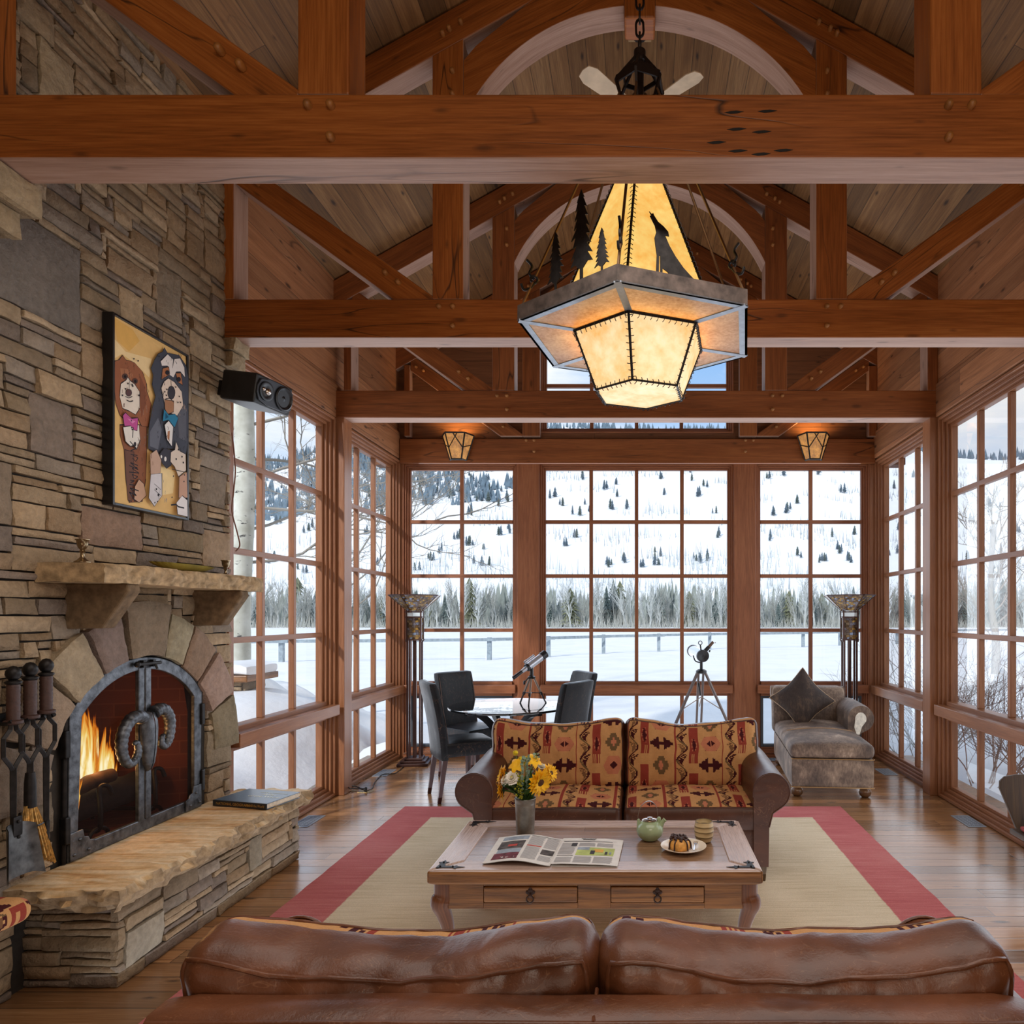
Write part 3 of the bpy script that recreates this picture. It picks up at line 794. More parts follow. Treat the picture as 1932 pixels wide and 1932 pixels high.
# ------------------------------------------------------------------ fireplace
def brick_mat():
    t = NT('firebrick'); uv = t.uv()
    b = t.n('TexBrick', None, Vector=uv, Color1=rgba((112, 52, 36)), Color2=rgba((96, 44, 32)), Mortar=rgba((122, 66, 46)), Scale=1.0, Mortar_Size=.004, Brick_Width=.23, Row_Height=.075)
    t.bsdf(b.outputs[0], .85, normal=t.bump(b.outputs[1], -.3, .01)); return t.m
M['brick'] = brick_mat()
fb = thing('firebox_brickwork', None, None, (-2.85, 3.5, .44), world=True, kind='structure')  # brick firebox built into the chimney
m = MB()
xo, xi = SX-.03, -3.10
def q4(a, b, c, d, w, h): m.poly([a, b, c, d], [(0, 0), (w, 0), (w, h), (0, h)])
q4((xo, 3.0, .442), (xi, 3.15, .442), (xi, 3.86, .442), (xo, 4.02, .442), .9, .55)
q4((xi, 3.15, .442), (xi, 3.86, .442), (xi, 3.86, 1.45), (xi, 3.15, 1.45), .72, 1.0)
q4((xo, 4.02, .442), (xi, 3.86, .442), (xi, 3.86, 1.45), (xo, 4.02, 1.45), .6, 1.0)
q4((xo, 3.0, .442), (xi, 3.15, .442), (xi, 3.15, 1.45), (xo, 3.0, 1.45), .6, 1.0)
q4((xo, 3.0, 1.45), (xi, 3.15, 1.45), (xi, 3.86, 1.45), (xo, 4.02, 1.45), .9, .55)
m.build('brick_lining', M['brick'], fb)
M['bark'] = plain('charred_log', (58, 38, 28), .9, nscale=14, namt=.5, bump=1.0, bscale=18)
M['char'] = plain('charred_black', (26, 20, 18), .9, nscale=20, namt=.4, bump=.8)
def log(a, b, r, label, mat):
    t = thing('firewood_log', label, 'log', tuple(a), world=True, group='logs on the fire')
    n = 10; pts = [V(a).lerp(V(b), i/n)+V((nz(i*.7, r*90)*.012, 0, nz(i*.7, 3+r*50)*.012)) for i in range(n+1)]
    m = MB(); m.tube(pts, [r*(1+.12*nz(i*1.3, r*40)) for i in range(n+1)], 14); m.build('log_wood', mat, t, smooth=50)
log((-2.80, 3.22, .60), (-2.76, 3.84, .615), .078, 'thick charred log lying across the front of the andirons', M['char'])
log((-2.93, 3.25, .59), (-2.93, 3.80, .585), .07, 'charred log at the back of the fire', M['bark'])
log((-2.72, 3.18, .70), (-2.70, 3.52, .735), .036, 'split log end burning on top of the front log', M['bark'])
for y in (3.36, 3.74):
    t = thing('andiron', 'black iron andiron on the %s of the fire' % ('left' if y < 3.5 else 'right'), 'andiron', (-2.7, y, .442), world=True, group='andirons')
    m = MB(); m.tube(smoothpath([(-2.98, y, .50), (-2.74, y, .50), (-2.64, y, .50), (-2.63, y, .60), (-2.65, y+.02, .70), (-2.64, y+.06, .70), (-2.63, y+.075, .655)]), .011, 8); m.build('shank', M['iron'], t, smooth=60)
    m = MB(); m.tube(smoothpath([(-2.64, y-.07, .444), (-2.64, y-.05, .49), (-2.64, y, .51), (-2.64, y+.05, .49), (-2.64, y+.07, .444)]), .010, 8); m.tube([(-2.97, y, .444), (-2.97, y, .50)], .010, 8); m.build('feet', M['iron'], t, smooth=60)
def flame_mat():
    t = NT('flame'); uv = t.uv(); sp = t.n('SeparateXYZ', None, Vector=uv); u, v = sp.outputs[0], sp.outputs[1]
    o = t.obj()
    wob = t.noise(t.vmul(o, (6, 9, 4)), 1.0, 3, .5, .6)
    lick = t.noise(t.vadd(t.vmul(o, (5, 16, 3.2)), (3, 0, 0)), 1.0, 4, .55, 1.0)
    side = t.math('MULTIPLY', t.math('MULTIPLY', u, t.math('SUBTRACT', 1.0, u)), 4.0)
    hgt = t.math('MULTIPLY', t.math('POWER', side, .55), t.fr(lick, .30, .68, .25, 1.15))
    d = t.math('SUBTRACT', hgt, v)
    d = t.math('ADD', d, t.math('MULTIPLY', t.math('SUBTRACT', wob, .5), .35))
    al = t.fr(d, .0, .12)
    core = t.fr(d, .02, .55)
    c = t.ramp(core, [(0, rgba((214, 84, 10))), (.25, rgba((255, 150, 36))), (.6, rgba((255, 214, 110))), (1, rgba((255, 244, 200)))])
    e = t.n('Emission', None, Color=c, Strength=t.fr(core, 0, 1, 1.0, 1.7)); tr = t.n('BsdfTransparent')
    mx = t.n('MixShader', None, _0=t.math('MULTIPLY', al, t.fr(core, 0, .3, .75, 1.0)), _1=tr.outputs[0], _2=e.outputs[0])
    t.t.links.new(mx.outputs[0], t.out.inputs[0]); return t.m
M['flame'] = flame_mat()
fl = thing('fire', 'bright orange flames burning on the logs at the left of the firebox', 'fire', (-2.85, 3.4, .6), world=True, kind='stuff')
for (y0, y1, x, h, z0) in ((3.10, 3.66, -2.88, .66, .58), (3.12, 3.58, -2.81, .56, .60), (3.30, 3.80, -2.93, .44, .60), (3.36, 3.74, -2.84, .36, .61), (3.10, 3.34, -2.72, .34, .60)):
    m = MB(); m.grid(lambda a, b: (x+.05*math.sin(a*PI)+.03*b, y0+(y1-y0)*a+.03*b*math.sin(b*5), z0+h*b), 16, 16); m.build('flame', M['flame'], fl, smooth=180)
lamp('fire_glow', 'POINT', (-2.72, 3.42, .80), (0, 0, 0), 7, (1, .45, .14), .10)

fd = thing('fireplace_doors', 'arched hammered steel screen doors with a ram head across the middle', 'fireplace doors', (SX, 3.51, .45), world=True)
XD = -2.522
Ro, Ri = AR+.005, AR-.058
yl, yr = 3.040, 3.955; zb_ = .452
ao = math.degrees(math.asin((1.105-AC[1])/Ro))
out = [(yr, zb_)]+[(AC[0]+Ro*math.cos(math.radians(a)), AC[1]+Ro*math.sin(math.radians(a))) for a in [ao+(180-2*ao)*i/28 for i in range(29)]]+[(yl, zb_)]
ai = math.degrees(math.acos((yr-.052-AC[0])/Ri))
inn = [(yr-.052, zb_+.06)]+[(AC[0]+Ri*math.cos(math.radians(a)), AC[1]+Ri*math.sin(math.radians(a))) for a in [ai+(180-2*ai)*i/28 for i in range(29)]]+[(yl+.052, zb_+.06)]
m = MB(); n = len(out); b = len(m.v)
for x in (XD, XD-.022):
    m.v += [V((x, y, z)) for y, z in out]+[V((x, y, z)) for y, z in inn]
for i in range(n):
    j = (i+1) % n
    m.fi((b+i, b+j, b+n+j, b+n+i)); m.fi((b+2*n+j, b+2*n+i, b+3*n+i, b+3*n+j))
    m.fi((b+i, b+2*n+i, b+2*n+j, b+j)); m.fi((b+n+i, b+n+j, b+3*n+j, b+3*n+i))
m.build('door_frame', M['steel'], fd, bevel=.004)
m = MB(); m.tube([V((XD-.014, y, z)) for y, z in [(AC[0]+(y-AC[0])*1.018, zb_+(z-zb_)*1.012) for y, z in out]], .012, 6); m.build('surround', M['iron'], fd, smooth=60)
for s_ in (-1, 1):
    m = MB(); yc = AC[0]+s_*.024
    m.box(XD-.018, XD+.004, yc-.020, yc+.020, zb_+.055, AC[1]+Ri+.012); m.build('stile', M['steel'], fd, bevel=.005)
def mesh_mat():
    t = NT('wire_mesh'); tr = t.n('BsdfTransparent'); df = t.n('BsdfDiffuse', None, Color=rgba((46, 36, 34)))
    mx = t.n('MixShader', None, _0=.42, _1=tr.outputs[0], _2=df.outputs[0]); t.t.links.new(mx.outputs[0], t.out.inputs[0]); return t.m
M['mesh'] = mesh_mat()
for s_ in (-1, 1):
    h = [(y, z) for y, z in inn if (y-AC[0])*s_ > .03]
    h = sorted(h, key=lambda p: math.atan2(p[1]-.9, p[0]-AC[0]-s_*.1))
    pts = h+[(AC[0]+s_*.03, AC[1]+Ri)] if s_ > 0 else h
    if s_ > 0: pts = [(AC[0]+.03, zb_+.06)]+[p for p in inn[:15]]+[(AC[0]+.03, AC[1]+Ri-.002)]
    else: pts = [p for p in inn[15:]]+[(AC[0]-.03, zb_+.06), (AC[0]-.03, AC[1]+Ri-.002)]
    m = MB(); m.poly([(XD-.015, y, z) for y, z in pts]); m.build('screen_panel', M['mesh'], fd)
for (y, z, sy) in ((yl+.052, zb_+.06, 1), (yr-.052, zb_+.06, -1)):   # corner plates
    m = MB(); pts = [(y-sy*.05, z-.055), (y+sy*.085, z-.055), (y+sy*.085, z+.005), (y+sy*.06, z+.012), (y+sy*.05, z+.03), (y+sy*.028, z+.035), (y+sy*.02, z+.07), (y-sy*.05, z+.07)]
    m.prism([(XD+.002, a, c) for a, c in pts], (.007, 0, 0)); m.build('corner_plate', M['steel'], fd, bevel=.002)
    m = MB()
    for a, c in ((.0, .03), (-.03, -.03), (.05, -.03)): m.ball((XD+.009, y+sy*a, z+c), .008, 8, 6)
    m.build('rivets', M['steel'], fd, smooth=180)
for y, z in ((yl-.012, .60), (yl-.012, .98), (yr+.012, .60), (yr+.012, .98)):
    m = MB(); m.box(XD-.02, XD+.012, y-.014, y+.014, z-.06, z+.06); m.build('hinge', M['iron'], fd, bevel=.005)
m = MB(); m.tube([(XD+.018, AC[0]-.07, AC[1]+Ri+.03), (XD+.018, AC[0]+.09, AC[1]+Ri+.03)], .009, 8); m.ball((XD+.018, AC[0]-.075, AC[1]+Ri+.03), .015, 8, 6)
m.box(XD, XD+.02, AC[0]-.035, AC[0]-.015, AC[1]+Ri+.012, AC[1]+Ri+.048); m.box(XD, XD+.02, AC[0]+.035, AC[0]+.055, AC[1]+Ri+.012, AC[1]+Ri+.048); m.tube([(XD+.018, AC[0]+.05, AC[1]+Ri+.03), (XD+.03, AC[0]+.05, AC[1]+Ri)], .006, 6)
m.build('latch', M['iron'], fd, smooth=60)
# ram head in two halves + horns
rh = thing('x', None, None)
bpy.data.objects.remove(rh)
for s_ in (-1, 1):
    m = MB()
    prof = [(.0, 1.06, .0), (.034, 1.052, .030), (.050, 1.01, .042), (.052, .97, .046), (.046, .92, .046), (.040, .86, .042), (.032, .80, .034), (.018, .765, .022), (.0, .752, .0)]
    g = len(m.v); na = 9
    for (w, z, d) in prof:
        for k in range(na):
            a = PI/2*k/(na-1)
            m.v.append(V((XD+.014+d*math.cos(a)*.9, AC[0]+.003*s_+s_*w*math.sin(a), z)))
    for i in range(len(prof)-1):
        for k in range(na-1): q = g+i*na+k; m.fi((q, q+1, q+na+1, q+na))
    hd = m.build('ram_head', M['steel'], fd, smooth=180)
    H = [(-.038, 1.03, .03), (-.075, 1.045, .045), (-.125, 1.035, .05), (-.165, .99, .05), (-.178, .93, .045), (-.168, .868, .04), (-.135, .822, .04), (-.095, .83, .045), (-.075, .872, .05), (-.085, .915, .05), (-.108, .912, .055)]
    if s_ > 0: H = [(.038, 1.045, .03), (.07, 1.06, .04), (.11, 1.05, .045), (.14, 1.005, .05), (.145, .945, .05), (.135, .89, .045), (.112, .862, .04), (.092, .875, .035), (.095, .91, .035), (.112, .92, .035)]
    pts = smoothpath([(XD+.010+c*.35, AC[0]+a*1.05-.004, b_) for a, b_, c in H], 8)
    rr = []
    for i in range(len(pts)):
        k = i/(len(pts)-1); r = .027*(1-k)**.5+.005; r *= 1+.07*math.sin(i*1.7); rr.append(r)
    m = MB(); m.tube(pts, rr, 12); m.build('horn', M['steel'], hd, smooth=70)

# fire tools on a wall rack
rk = thing('tool_rack', 'black iron rack fixed to the stone holding the fire tools', 'tool rack', (SX+.02, 2.78, 1.13), world=True)
m = MB(); m.box(SX-.01, SX+.015, 2.60, 2.93, 1.115, 1.16); m.build('rack_bar', M['iron'], rk, bevel=.005)
for y in (2.70, 2.775, 2.85):
    m = MB(); m.tube(smoothpath([(SX+.01, y-.025, 1.135), (SX+.06, y-.028, 1.125), (SX+.09, y-.022, 1.135)]), .008, 7); m.tube(smoothpath([(SX+.01, y+.025, 1.135), (SX+.06, y+.028, 1.125), (SX+.09, y+.022, 1.135)]), .008, 7); m.build('hook', M['iron'], rk, smooth=60)
M['grip'] = plain('leather_grip', (64, 40, 32), .55, nscale=60, bump=.4)
M['straw'] = plain('broom_straw', (196, 152, 82), .8, nscale=60, namt=.35, bump=.8)
M['iron2'] = plain('shovel_steel', (92, 92, 92), .45, .8, nscale=20, namt=.4, bump=.2)
TX = -2.455
def tool(nm, label, y, ztop, zend):
    t = thing(nm, label, 'fire tool', (TX, y, ztop), world=True, group='fireplace tools on the rack')
    m = MB(); m.lathe([(0, .015), (.012, .012), (.024, -.004), (.026, -.018), (.020, -.034), (.014, -.04), (.026, -.045), (.028, -.05), (.022, -.058)], (TX, y, ztop), 16); m.build('knob', M['iron'], t, smooth=60)
    m = MB(); m.lathe([(.020, -.056)]+[(.021+.0018*(i % 2), -.06-.008*i) for i in range(17)]+[(.022, -.196), (.032, -.20), (.032, -.21), (.018, -.216)], (TX, y, ztop), 14); m.build('grip', M['grip'], t, smooth=50)
    m = MB()
    for s_ in (-1, 1):
        m.tube([(TX, y+s_*.010, ztop-.21), (TX, y+s_*.014, ztop-.235), (TX, y+s_*.042, ztop-.265), (TX, y+s_*.042, ztop-.335), (TX, y+s_*.012, ztop-.375), (TX, y, ztop-.40)], .0105, 4)
    m.tube([(TX, y, ztop-.385), (TX, y, ztop-.45), (TX, y, zend)], [.014, .015, .0125], 4); m.build('shaft', M['iron'], t, bevel=.002)
    return t
t = tool('fire_shovel', 'black iron fire shovel hanging leftmost on the rack', 2.70, 1.335, .70)
m = MB()
def sh(a, b):
    w = .060+.022*b; y = 2.695+(a-.5)*2*w-.012*b; z = .735-.20*b
    return (TX+.012+.03*(2*a-1)**4*(1)+.03*b, y, z-.015*(2*a-1)**4)
m.grid(sh, 10, 6); m.grid(lambda a, b: V(sh(a, b))+V((-.004, 0, 0)), 10, 6, flip=True); m.build('blade', M['iron2'], t, smooth=50)
m = MB(); m.box(TX+.008, TX+.02, 2.68, 2.72, .655, .76); m.ball((TX+.022, 2.70, .74), .007, 8, 6); m.ball((TX+.022, 2.70, .68), .007, 8, 6); m.build('blade_tang', M['iron'], t, bevel=.004)
t = tool('hearth_broom', 'hearth broom with straw bristles hanging in the middle of the rack', 2.775, 1.345, .80)
m = MB(); m.lathe([(.016, .14), (.02, .10), (.021, 0)], (TX, 2.775, .775), 12); m.build('ferrule', M['iron'], t, smooth=60)
m = MB()
for k in range(150):
    a = R.uniform(0, 2*PI); r = R.random()**.5
    x0, y0 = .014*r*math.cos(a), .020*r*math.sin(a); x1, y1 = .022*r*math.cos(a), .066*r*math.sin(a)+.052
    xm_, ym_ = .024*r*math.cos(a), .046*r*math.sin(a)+.010
    m.tube([(TX+x0, 2.775+y0, .785), (TX+xm_, 2.775+ym_, .70), (TX+x1, 2.775+y1, .545+.02*R.random()-.04*r*math.sin(a))], .0032, 3, cap=False)
m.build('bristles', M['straw'], t)
m = MB(); m.tube(arc((TX, 2.78, .70), .026, 0, 360, 16, 'xy')[:-1], .004, 5, closed=True); 
for v_ in range(len(m.v)): m.v[v_].y = 2.78+(m.v[v_].y-2.78)*1.75
m.build('binding', M['black'], t)
t = tool('fire_poker', 'black iron fire poker hanging rightmost on the rack', 2.85, 1.355, .68)
m = MB(); m.tube([(TX, 2.85, .70), (TX, 2.85, .58), (TX, 2.853, .535)], [.0125, .009, .002], 6); m.tube([(TX, 2.85, .61), (TX+.01, 2.835, .595), (TX+.01, 2.83, .60)], .006, 6); m.build('point', M['iron'], t, smooth=60)

# mantel ornaments
M['silver'] = plain('tarnished_silver', (150, 130, 100), .25, .95, nscale=12)
for (x, y, lb) in ((-2.37, 2.93, 'small silver candle holder at the near end of the mantel'), (-2.44, 4.06, 'small silver candle holder at the window end of the mantel')):
    t = thing('candle_holder', lb, 'candle holder', (x, y, 1.772), group='mantel candle holders')
    m = MB(); m.lathe([(.030, 0), (.030, .004), (.018, .012), (.008, .024), (.007, .04), (.012, .048), (.008, .054), (.016, .064), (.020, .078), (.021, .092), (.026, .096), (.026, .099), (.016, .098), (.015, .08), (0, .078)], (0, 0, 0), 20); m.build('candlestick', M['silver'], t, smooth=50)
M['gold'] = plain('olive_gold_dish', (150, 132, 52), .45, .3, nscale=10)
t = thing('serving_dish', 'long narrow gold coloured dish with a fluted rim on the mantel', 'dish', (-2.33, 3.52, 1.772))
m = MB()
def dish(a, b):
    an = 2*PI*a; r = b; fl_ = 1+.03*math.sin(an*24)*(b > .8)
    return (.055*r*math.cos(an)*fl_, .235*r*math.sin(an)*fl_, .002+.032*r**3)
m.grid(dish, 72, 8); m.grid(lambda a, b: V(dish(a, b))-V((0, 0, .002)), 72, 8, flip=True); m.build('dish', M['gold'], t, smooth=60)

# ------------------------------------------------------------------ painting of two dogs
pt = thing('framed_painting', 'framed painting of two shaggy dogs in bow ties above the mantel', 'painting', (SX, 3.51, 2.07), world=True)
PX = -2.483
def PP(cx, cy, k=0):
    px, py = 170+cx*.22258, 570+cy*.22258
    Y = 1300*2.483/(1207-px); return V((PX+k*.0003, Y, 1.55+(1160-py)*Y/1300))
M['frame'] = plain('black_frame', (22, 20, 20), .3)
m = MB(); y0, y1, z0, z1 = 3.236, 3.781, 2.068, 2.975; e = .013
for a in ((y0, y0+e, z0, z1), (y1-e, y1, z0, z1), (y0+e, y1-e, z0, z0+e), (y0+e, y1-e, z1-e, z1)): m.box(SX+.004, -2.474, a[0], a[1], a[2], a[3])
m.build('frame', M['frame'], pt, bevel=.002)
m = MB(); L = [0]
def P(pts, c, outl=True, ow=.0030):
    L[0] += 1; k = L[0]
    q = [PP(a, b, k) for a, b in pts]; m.poly(q, col=s2l(c))
    if outl:
        for i in range(len(q)):
            a, b = q[i], q[(i+1) % len(q)]
            d = (b-a); n_ = V((0, -d.z, d.y)).normalized()*ow*R.uniform(.25, .9); o = V((.0002, 0, 0))
            m.poly([a-n_+o, b-n_*.6+o, b+n_*.6+o, a+n_+o], col=s2l((40, 36, 40)))
def E(cx, cy, rx, ry, c, outl=False): P([(cx+rx*math.cos(2*PI*i/14), cy+ry*math.sin(2*PI*i/14)) for i in range(14)], c, outl)
def S(pts, c=(42, 38, 42), w=5):
    L[0] += 1
    for i in range(len(pts)-1):
        a, b = PP(*pts[i], L[0]), PP(*pts[i+1], L[0]); d = b-a; n_ = V((0, -d.z, d.y)).normalized()*w*.00033
        m.poly([a-n_, b-n_, b+n_, a+n_], col=s2l(c))
cz0, cz1, cy0, cy1 = z0+e, z1-e, y0+e, y1-e
m.poly([(PX, cy0, cz0), (PX, cy1, cz0), (PX, cy1, cz1), (PX, cy0, cz1)], col=s2l((226, 184, 118)))
P([(195, 125), (360, 230), (420, 330), (330, 420), (230, 330)], (222, 172, 92), False); P([(195, 300), (300, 420), (520, 480), (500, 640), (380, 520), (270, 440), (200, 480)], (236, 206, 152), False)
P([(520, 330), (700, 430), (830, 500), (815, 600), (640, 440)], (230, 190, 124), False); P([(580, 1380), (720, 1440), (700, 1620), (590, 1640)], (238, 208, 150), False)
# brown dog
P([(250, 1040), (480, 1040), (478, 1250), (470, 1500), (440, 1690), (330, 1700), (300, 1500), (285, 1250), (252, 1130)], (140, 88, 62))
P([(290, 1250), (370, 1270), (360, 1600), (350, 1690), (318, 1680), (300, 1480)], (112, 76, 62))
P([(205, 500), (240, 490), (270, 450), (300, 490), (340, 500), (375, 515), (440, 590), (475, 690), (480, 760), (515, 870), (490, 1060), (430, 1050), (400, 980), (300, 1010), (250, 960), (215, 860), (200, 720)], (150, 92, 62))
P([(250, 560), (330, 570), (360, 620), (340, 660), (260, 650)], (170, 112, 78), False); P([(420, 620), (460, 720), (470, 860), (430, 980), (420, 800)], (128, 76, 52), False)
P([(255, 690), (300, 660), (315, 635), (340, 670), (370, 690), (415, 760), (415, 900), (380, 955), (330, 925), (270, 900), (245, 800)], (228, 214, 196))
E(290, 630, 26, 26, (84, 58, 50)); E(375, 670, 24, 26, (84, 58, 50)); E(291, 632, 11, 13, (24, 22, 26)); E(376, 672, 11, 13, (24, 22, 26))
E(320, 768, 26, 30, (92, 66, 66), True); S([(290, 800), (320, 812), (350, 800)]); S([(300, 830), (330, 845), (356, 836)], w=7); S([(330, 640), (322, 740)], w=3)
for a, b in ((312, 690), (352, 712), (290, 735), (360, 480), (395, 497), (345, 700), (262, 790), (400, 790)): E(a, b, 6, 8, (40, 36, 40))
P([(285, 1180), (265, 1060), (330, 1050), (400, 1040), (410, 1170), (380, 1250), (350, 1215), (330, 1225)], (228, 220, 208))
P([(262, 960), (285, 935), (310, 960), (335, 985), (392, 980), (385, 1090), (360, 1085), (330, 1048), (275, 1050)], (190, 82, 142)); P([(300, 985), (340, 1000), (370, 1010), (345, 1030)], (216, 130, 176), False)
P([(365, 1560), (400, 1500), (440, 1540), (462, 1640), (400, 1700), (358, 1670)], (196, 156, 128))
# grey dog
P([(500, 560), (530, 490), (560, 440), (600, 420), (615, 385), (640, 430), (740, 450), (800, 540), (820, 640), (815, 1200), (790, 1330), (700, 1250), (640, 1240), (560, 1290), (475, 1240), (480, 1080), (510, 900), (540, 800), (510, 700), (520, 620)], (70, 72, 82))
P([(720, 900), (800, 880), (800, 1180), (740, 1150)], (92, 92, 100), False); P([(490, 1100), (560, 980), (590, 1080), (560, 1250), (490, 1220)], (104, 106, 116), False)
P([(580, 500), (640, 440), (690, 490), (680, 560), (700, 480), (745, 475), (785, 560), (790, 640), (750, 590), (715, 590), (690, 640), (655, 615), (640, 540), (590, 540)], (226, 216, 208))
P([(598, 560), (650, 548), (658, 612), (588, 655)], (172, 110, 72)); P([(708, 600), (752, 600), (768, 705), (730, 680)], (172, 110, 72))
P([(585, 725), (610, 670), (645, 645), (700, 680), (760, 760), (772, 880), (720, 965), (660, 940), (610, 850)], (224, 202, 182))
P([(613, 825), (692, 838), (690, 930), (640, 950), (615, 905)], (168, 118, 84)); E(670, 768, 32, 56, (58, 54, 60), True)
E(636, 597, 18, 20, (40, 36, 42)); E(733, 655, 17, 21, (40, 36, 42)); S([(620, 820), (660, 815), (690, 850)], w=6); S([(665, 660), (668, 710)], w=4)
for a, b in ((630, 740), (625, 790), (705, 720), (735, 800), (745, 850), (610, 760), (560, 460), (690, 1100), (720, 850)): E(a, b, 5, 7, (40, 36, 40))
P([(605, 1040), (640, 1005), (680, 1060), (668, 1225), (625, 1165)], (228, 222, 216)); P([(632, 1095), (650, 1090), (645, 1180), (628, 1150)], (176, 118, 80), False)
P([(600, 905), (640, 955), (692, 948), (722, 985), (690, 1065), (640, 1000), (588, 1012)], (44, 120, 152)); P([(612, 940), (640, 975), (610, 990)], (24, 76, 104), False)
P([(560, 1290), (600, 1240), (680, 1260), (660, 1380), (620, 1410), (580, 1360)], (60, 58, 66)); E(610, 1330, 10, 20, (226, 220, 214)); E(575, 1310, 7, 14, (226, 220, 214))
P([(655, 1270), (690, 1250), (700, 1180), (730, 1260), (782, 1290), (785, 1430), (720, 1480), (690, 1400), (650, 1350)], (216, 198, 180))
for a, b in ((720, 1250), (750, 1310), (700, 1330), (760, 1360)): E(a, b, 6, 9, (40, 36, 40))
P([(725, 1480), (790, 1440), (795, 1660), (720, 1660)], (192, 150, 126)); P([(700, 1700), (750, 1640), (795, 1680), (797, 1822), (710, 1800)], (226, 218, 214))
P([(475, 1290), (530, 1250), (570, 1340), (562, 1450), (480, 1470)], (192, 158, 136)); P([(480, 1460), (575, 1450), (577, 1640), (510, 1732), (462, 1660)], (208, 202, 202))
for a in (1500, 1550): S([(510, a+40), (565, a+90)], w=4)
E(527, 1585, 6, 9, (40, 36, 40)); E(545, 1635, 8, 12, (40, 36, 40))
rp_ = random.Random(4)
for (cx, cy, rx, ry, n, cc) in ((330, 560, 100, 60, 16, (96, 56, 40)), (450, 850, 40, 150, 14, (92, 54, 40)), (235, 820, 22, 120, 8, (96, 56, 40)), (400, 1300, 70, 200, 16, (96, 60, 46)), (540, 700, 24, 120, 10, (36, 36, 42)), (770, 1000, 40, 150, 14, (40, 40, 46)), (540, 1100, 50, 120, 14, (40, 40, 46)), (690, 1180, 60, 60, 10, (40, 40, 46)), (620, 470, 60, 40, 8, (40, 40, 46)), (345, 1150, 50, 60, 8, (120, 108, 100)), (335, 900, 60, 40, 8, (150, 120, 100)), (520, 1580, 36, 90, 8, (140, 132, 132)), (700, 900, 50, 50, 7, (168, 140, 120))):
    for _ in range(n):
        a, b = cx+rp_.uniform(-rx, rx), cy+rp_.uniform(-ry, ry); l = rp_.uniform(14, 40); k_ = rp_.uniform(-8, 8)
        S([(a, b), (a+k_, b+l*.5), (a+k_*.4, b+l)], cc, rp_.uniform(2.5, 5))
# brushed signature running up the left edge, and paint spatter
S([(268, 1690), (218, 1610), (278, 1640), (225, 1575), (300, 1600)], w=9); S([(218, 1545), (262, 1552)], w=8); S([(225, 1510), (262, 1515), (228, 1530)], w=7); S([(240, 1460), (290, 1480), (262, 1500), (240, 1460)], w=7)
S([(214, 1440), (300, 1450), (240, 1410), (285, 1400)], w=7); S([(214, 1385), (292, 1420), (225, 1360), (290, 1385)], w=7); S([(240, 1320), (270, 1350), (290, 1320), (245, 1300)], w=6); S([(225, 1290), (285, 1300)], w=6); S([(218, 1180), (275, 1240), (225, 1260)], w=8); E(262, 1205, 12, 20, (42, 38, 42))
S([(575, 1720), (620, 1715), (640, 1735), (690, 1745)], w=12); S([(245, 1060), (240, 1150)], w=8); S([(580, 1415), (690, 1440)], w=6)
for a, b in ((490, 770), (500, 805), (595, 1475), (690, 1465), (685, 1520), (580, 1655), (430, 1700), (225, 1005), (230, 1080), (800, 1690), (225, 1065), (450, 1690)): E(a, b, 5, 7, (42, 38, 42))
M['paint'] = vcol('painted_canvas', .7, .2, 18, .10, .15, .003)
m.build('canvas', M['paint'], pt)

# ------------------------------------------------------------------ lettering helper
def lettering(nm, text, size, mat, parent, loc, rot, ext=.0004, align='LEFT'):
    cu = bpy.data.curves.new(nm, 'FONT'); cu.body = text; cu.size = size; cu.extrude = ext; cu.align_x = align; cu.resolution_u = 2
    o = bpy.data.objects.new(nm, cu); COL.objects.link(o)
    dg = bpy.context.evaluated_depsgraph_get(); me = bpy.data.meshes.new_from_object(o.evaluated_get(dg))
    bpy.data.objects.remove(o); me.materials.clear(); me.materials.append(mat)
    o = bpy.data.objects.new(nm, me); COL.objects.link(o); o.parent = parent; o.location = loc; o.rotation_euler = rot
    return o
M['navy'] = plain('navy_book_cloth', (58, 88, 112), .35, nscale=80, namt=.08, spec=.6)
M['navyd'] = plain('navy_spine', (22, 28, 36), .4)
M['pages'] = plain('page_edges', (206, 190, 168), .8, nscale=60)
M['goldf'] = plain('gold_foil', (190, 158, 84), .3, .8)
M['silvf'] = plain('pale_foil', (198, 196, 176), .35, .5)
bk = thing('atlas_book', 'large dark blue atlas book lying on the window end of the hearth', 'book', (-2.455, 3.965, .452), math.radians(-13.5))
m = MB(); w, d, h = .365, .265, .034
m.box(0, w, 0, d, 0, .003); m.box(0, w, 0, d, h-.003, h); m.build('cover', M['navy'], bk, bevel=.001)
m = MB(); m.box(0, w, -.003, .004, 0, h); m.build('spine', M['navyd'], bk, bevel=.001)
m = MB(); m.box(.006, w-.006, .004, d-.006, .003, h-.003); m.build('page_block', M['pages'], bk)
lettering('spine_lettering', 'NATIONAL GEOGRAPHIC', .0215, M['goldf'], bk, (.022, -.0032, .0095), (PI/2, 0, 0))
lettering('spine_title', 'Atlas of the World', .0225, M['goldf'], bk, (.222, -.0032, .0095), (PI/2, 0, 0)).scale = (.74, 1, 1)
for tx, sz, yy in (('NATIONAL GEOGRAPHIC', .016, .198), ('Atlas', .046, .155), ('of the World', .04, .112)):
    lettering('cover_lettering', tx, sz, M['silvf'], bk, (.235, yy, h+.0003), (0, 0, 0), align='CENTER')
m = MB(); m.grid(lambda a, b: (w-.03+.085*a, .03+.006*b+.09*a, .004-.002*a+.004*math.sin(a*7)), 12, 1); m.build('ribbon', plain('yellow_ribbon', (224, 164, 40), .6), bk)

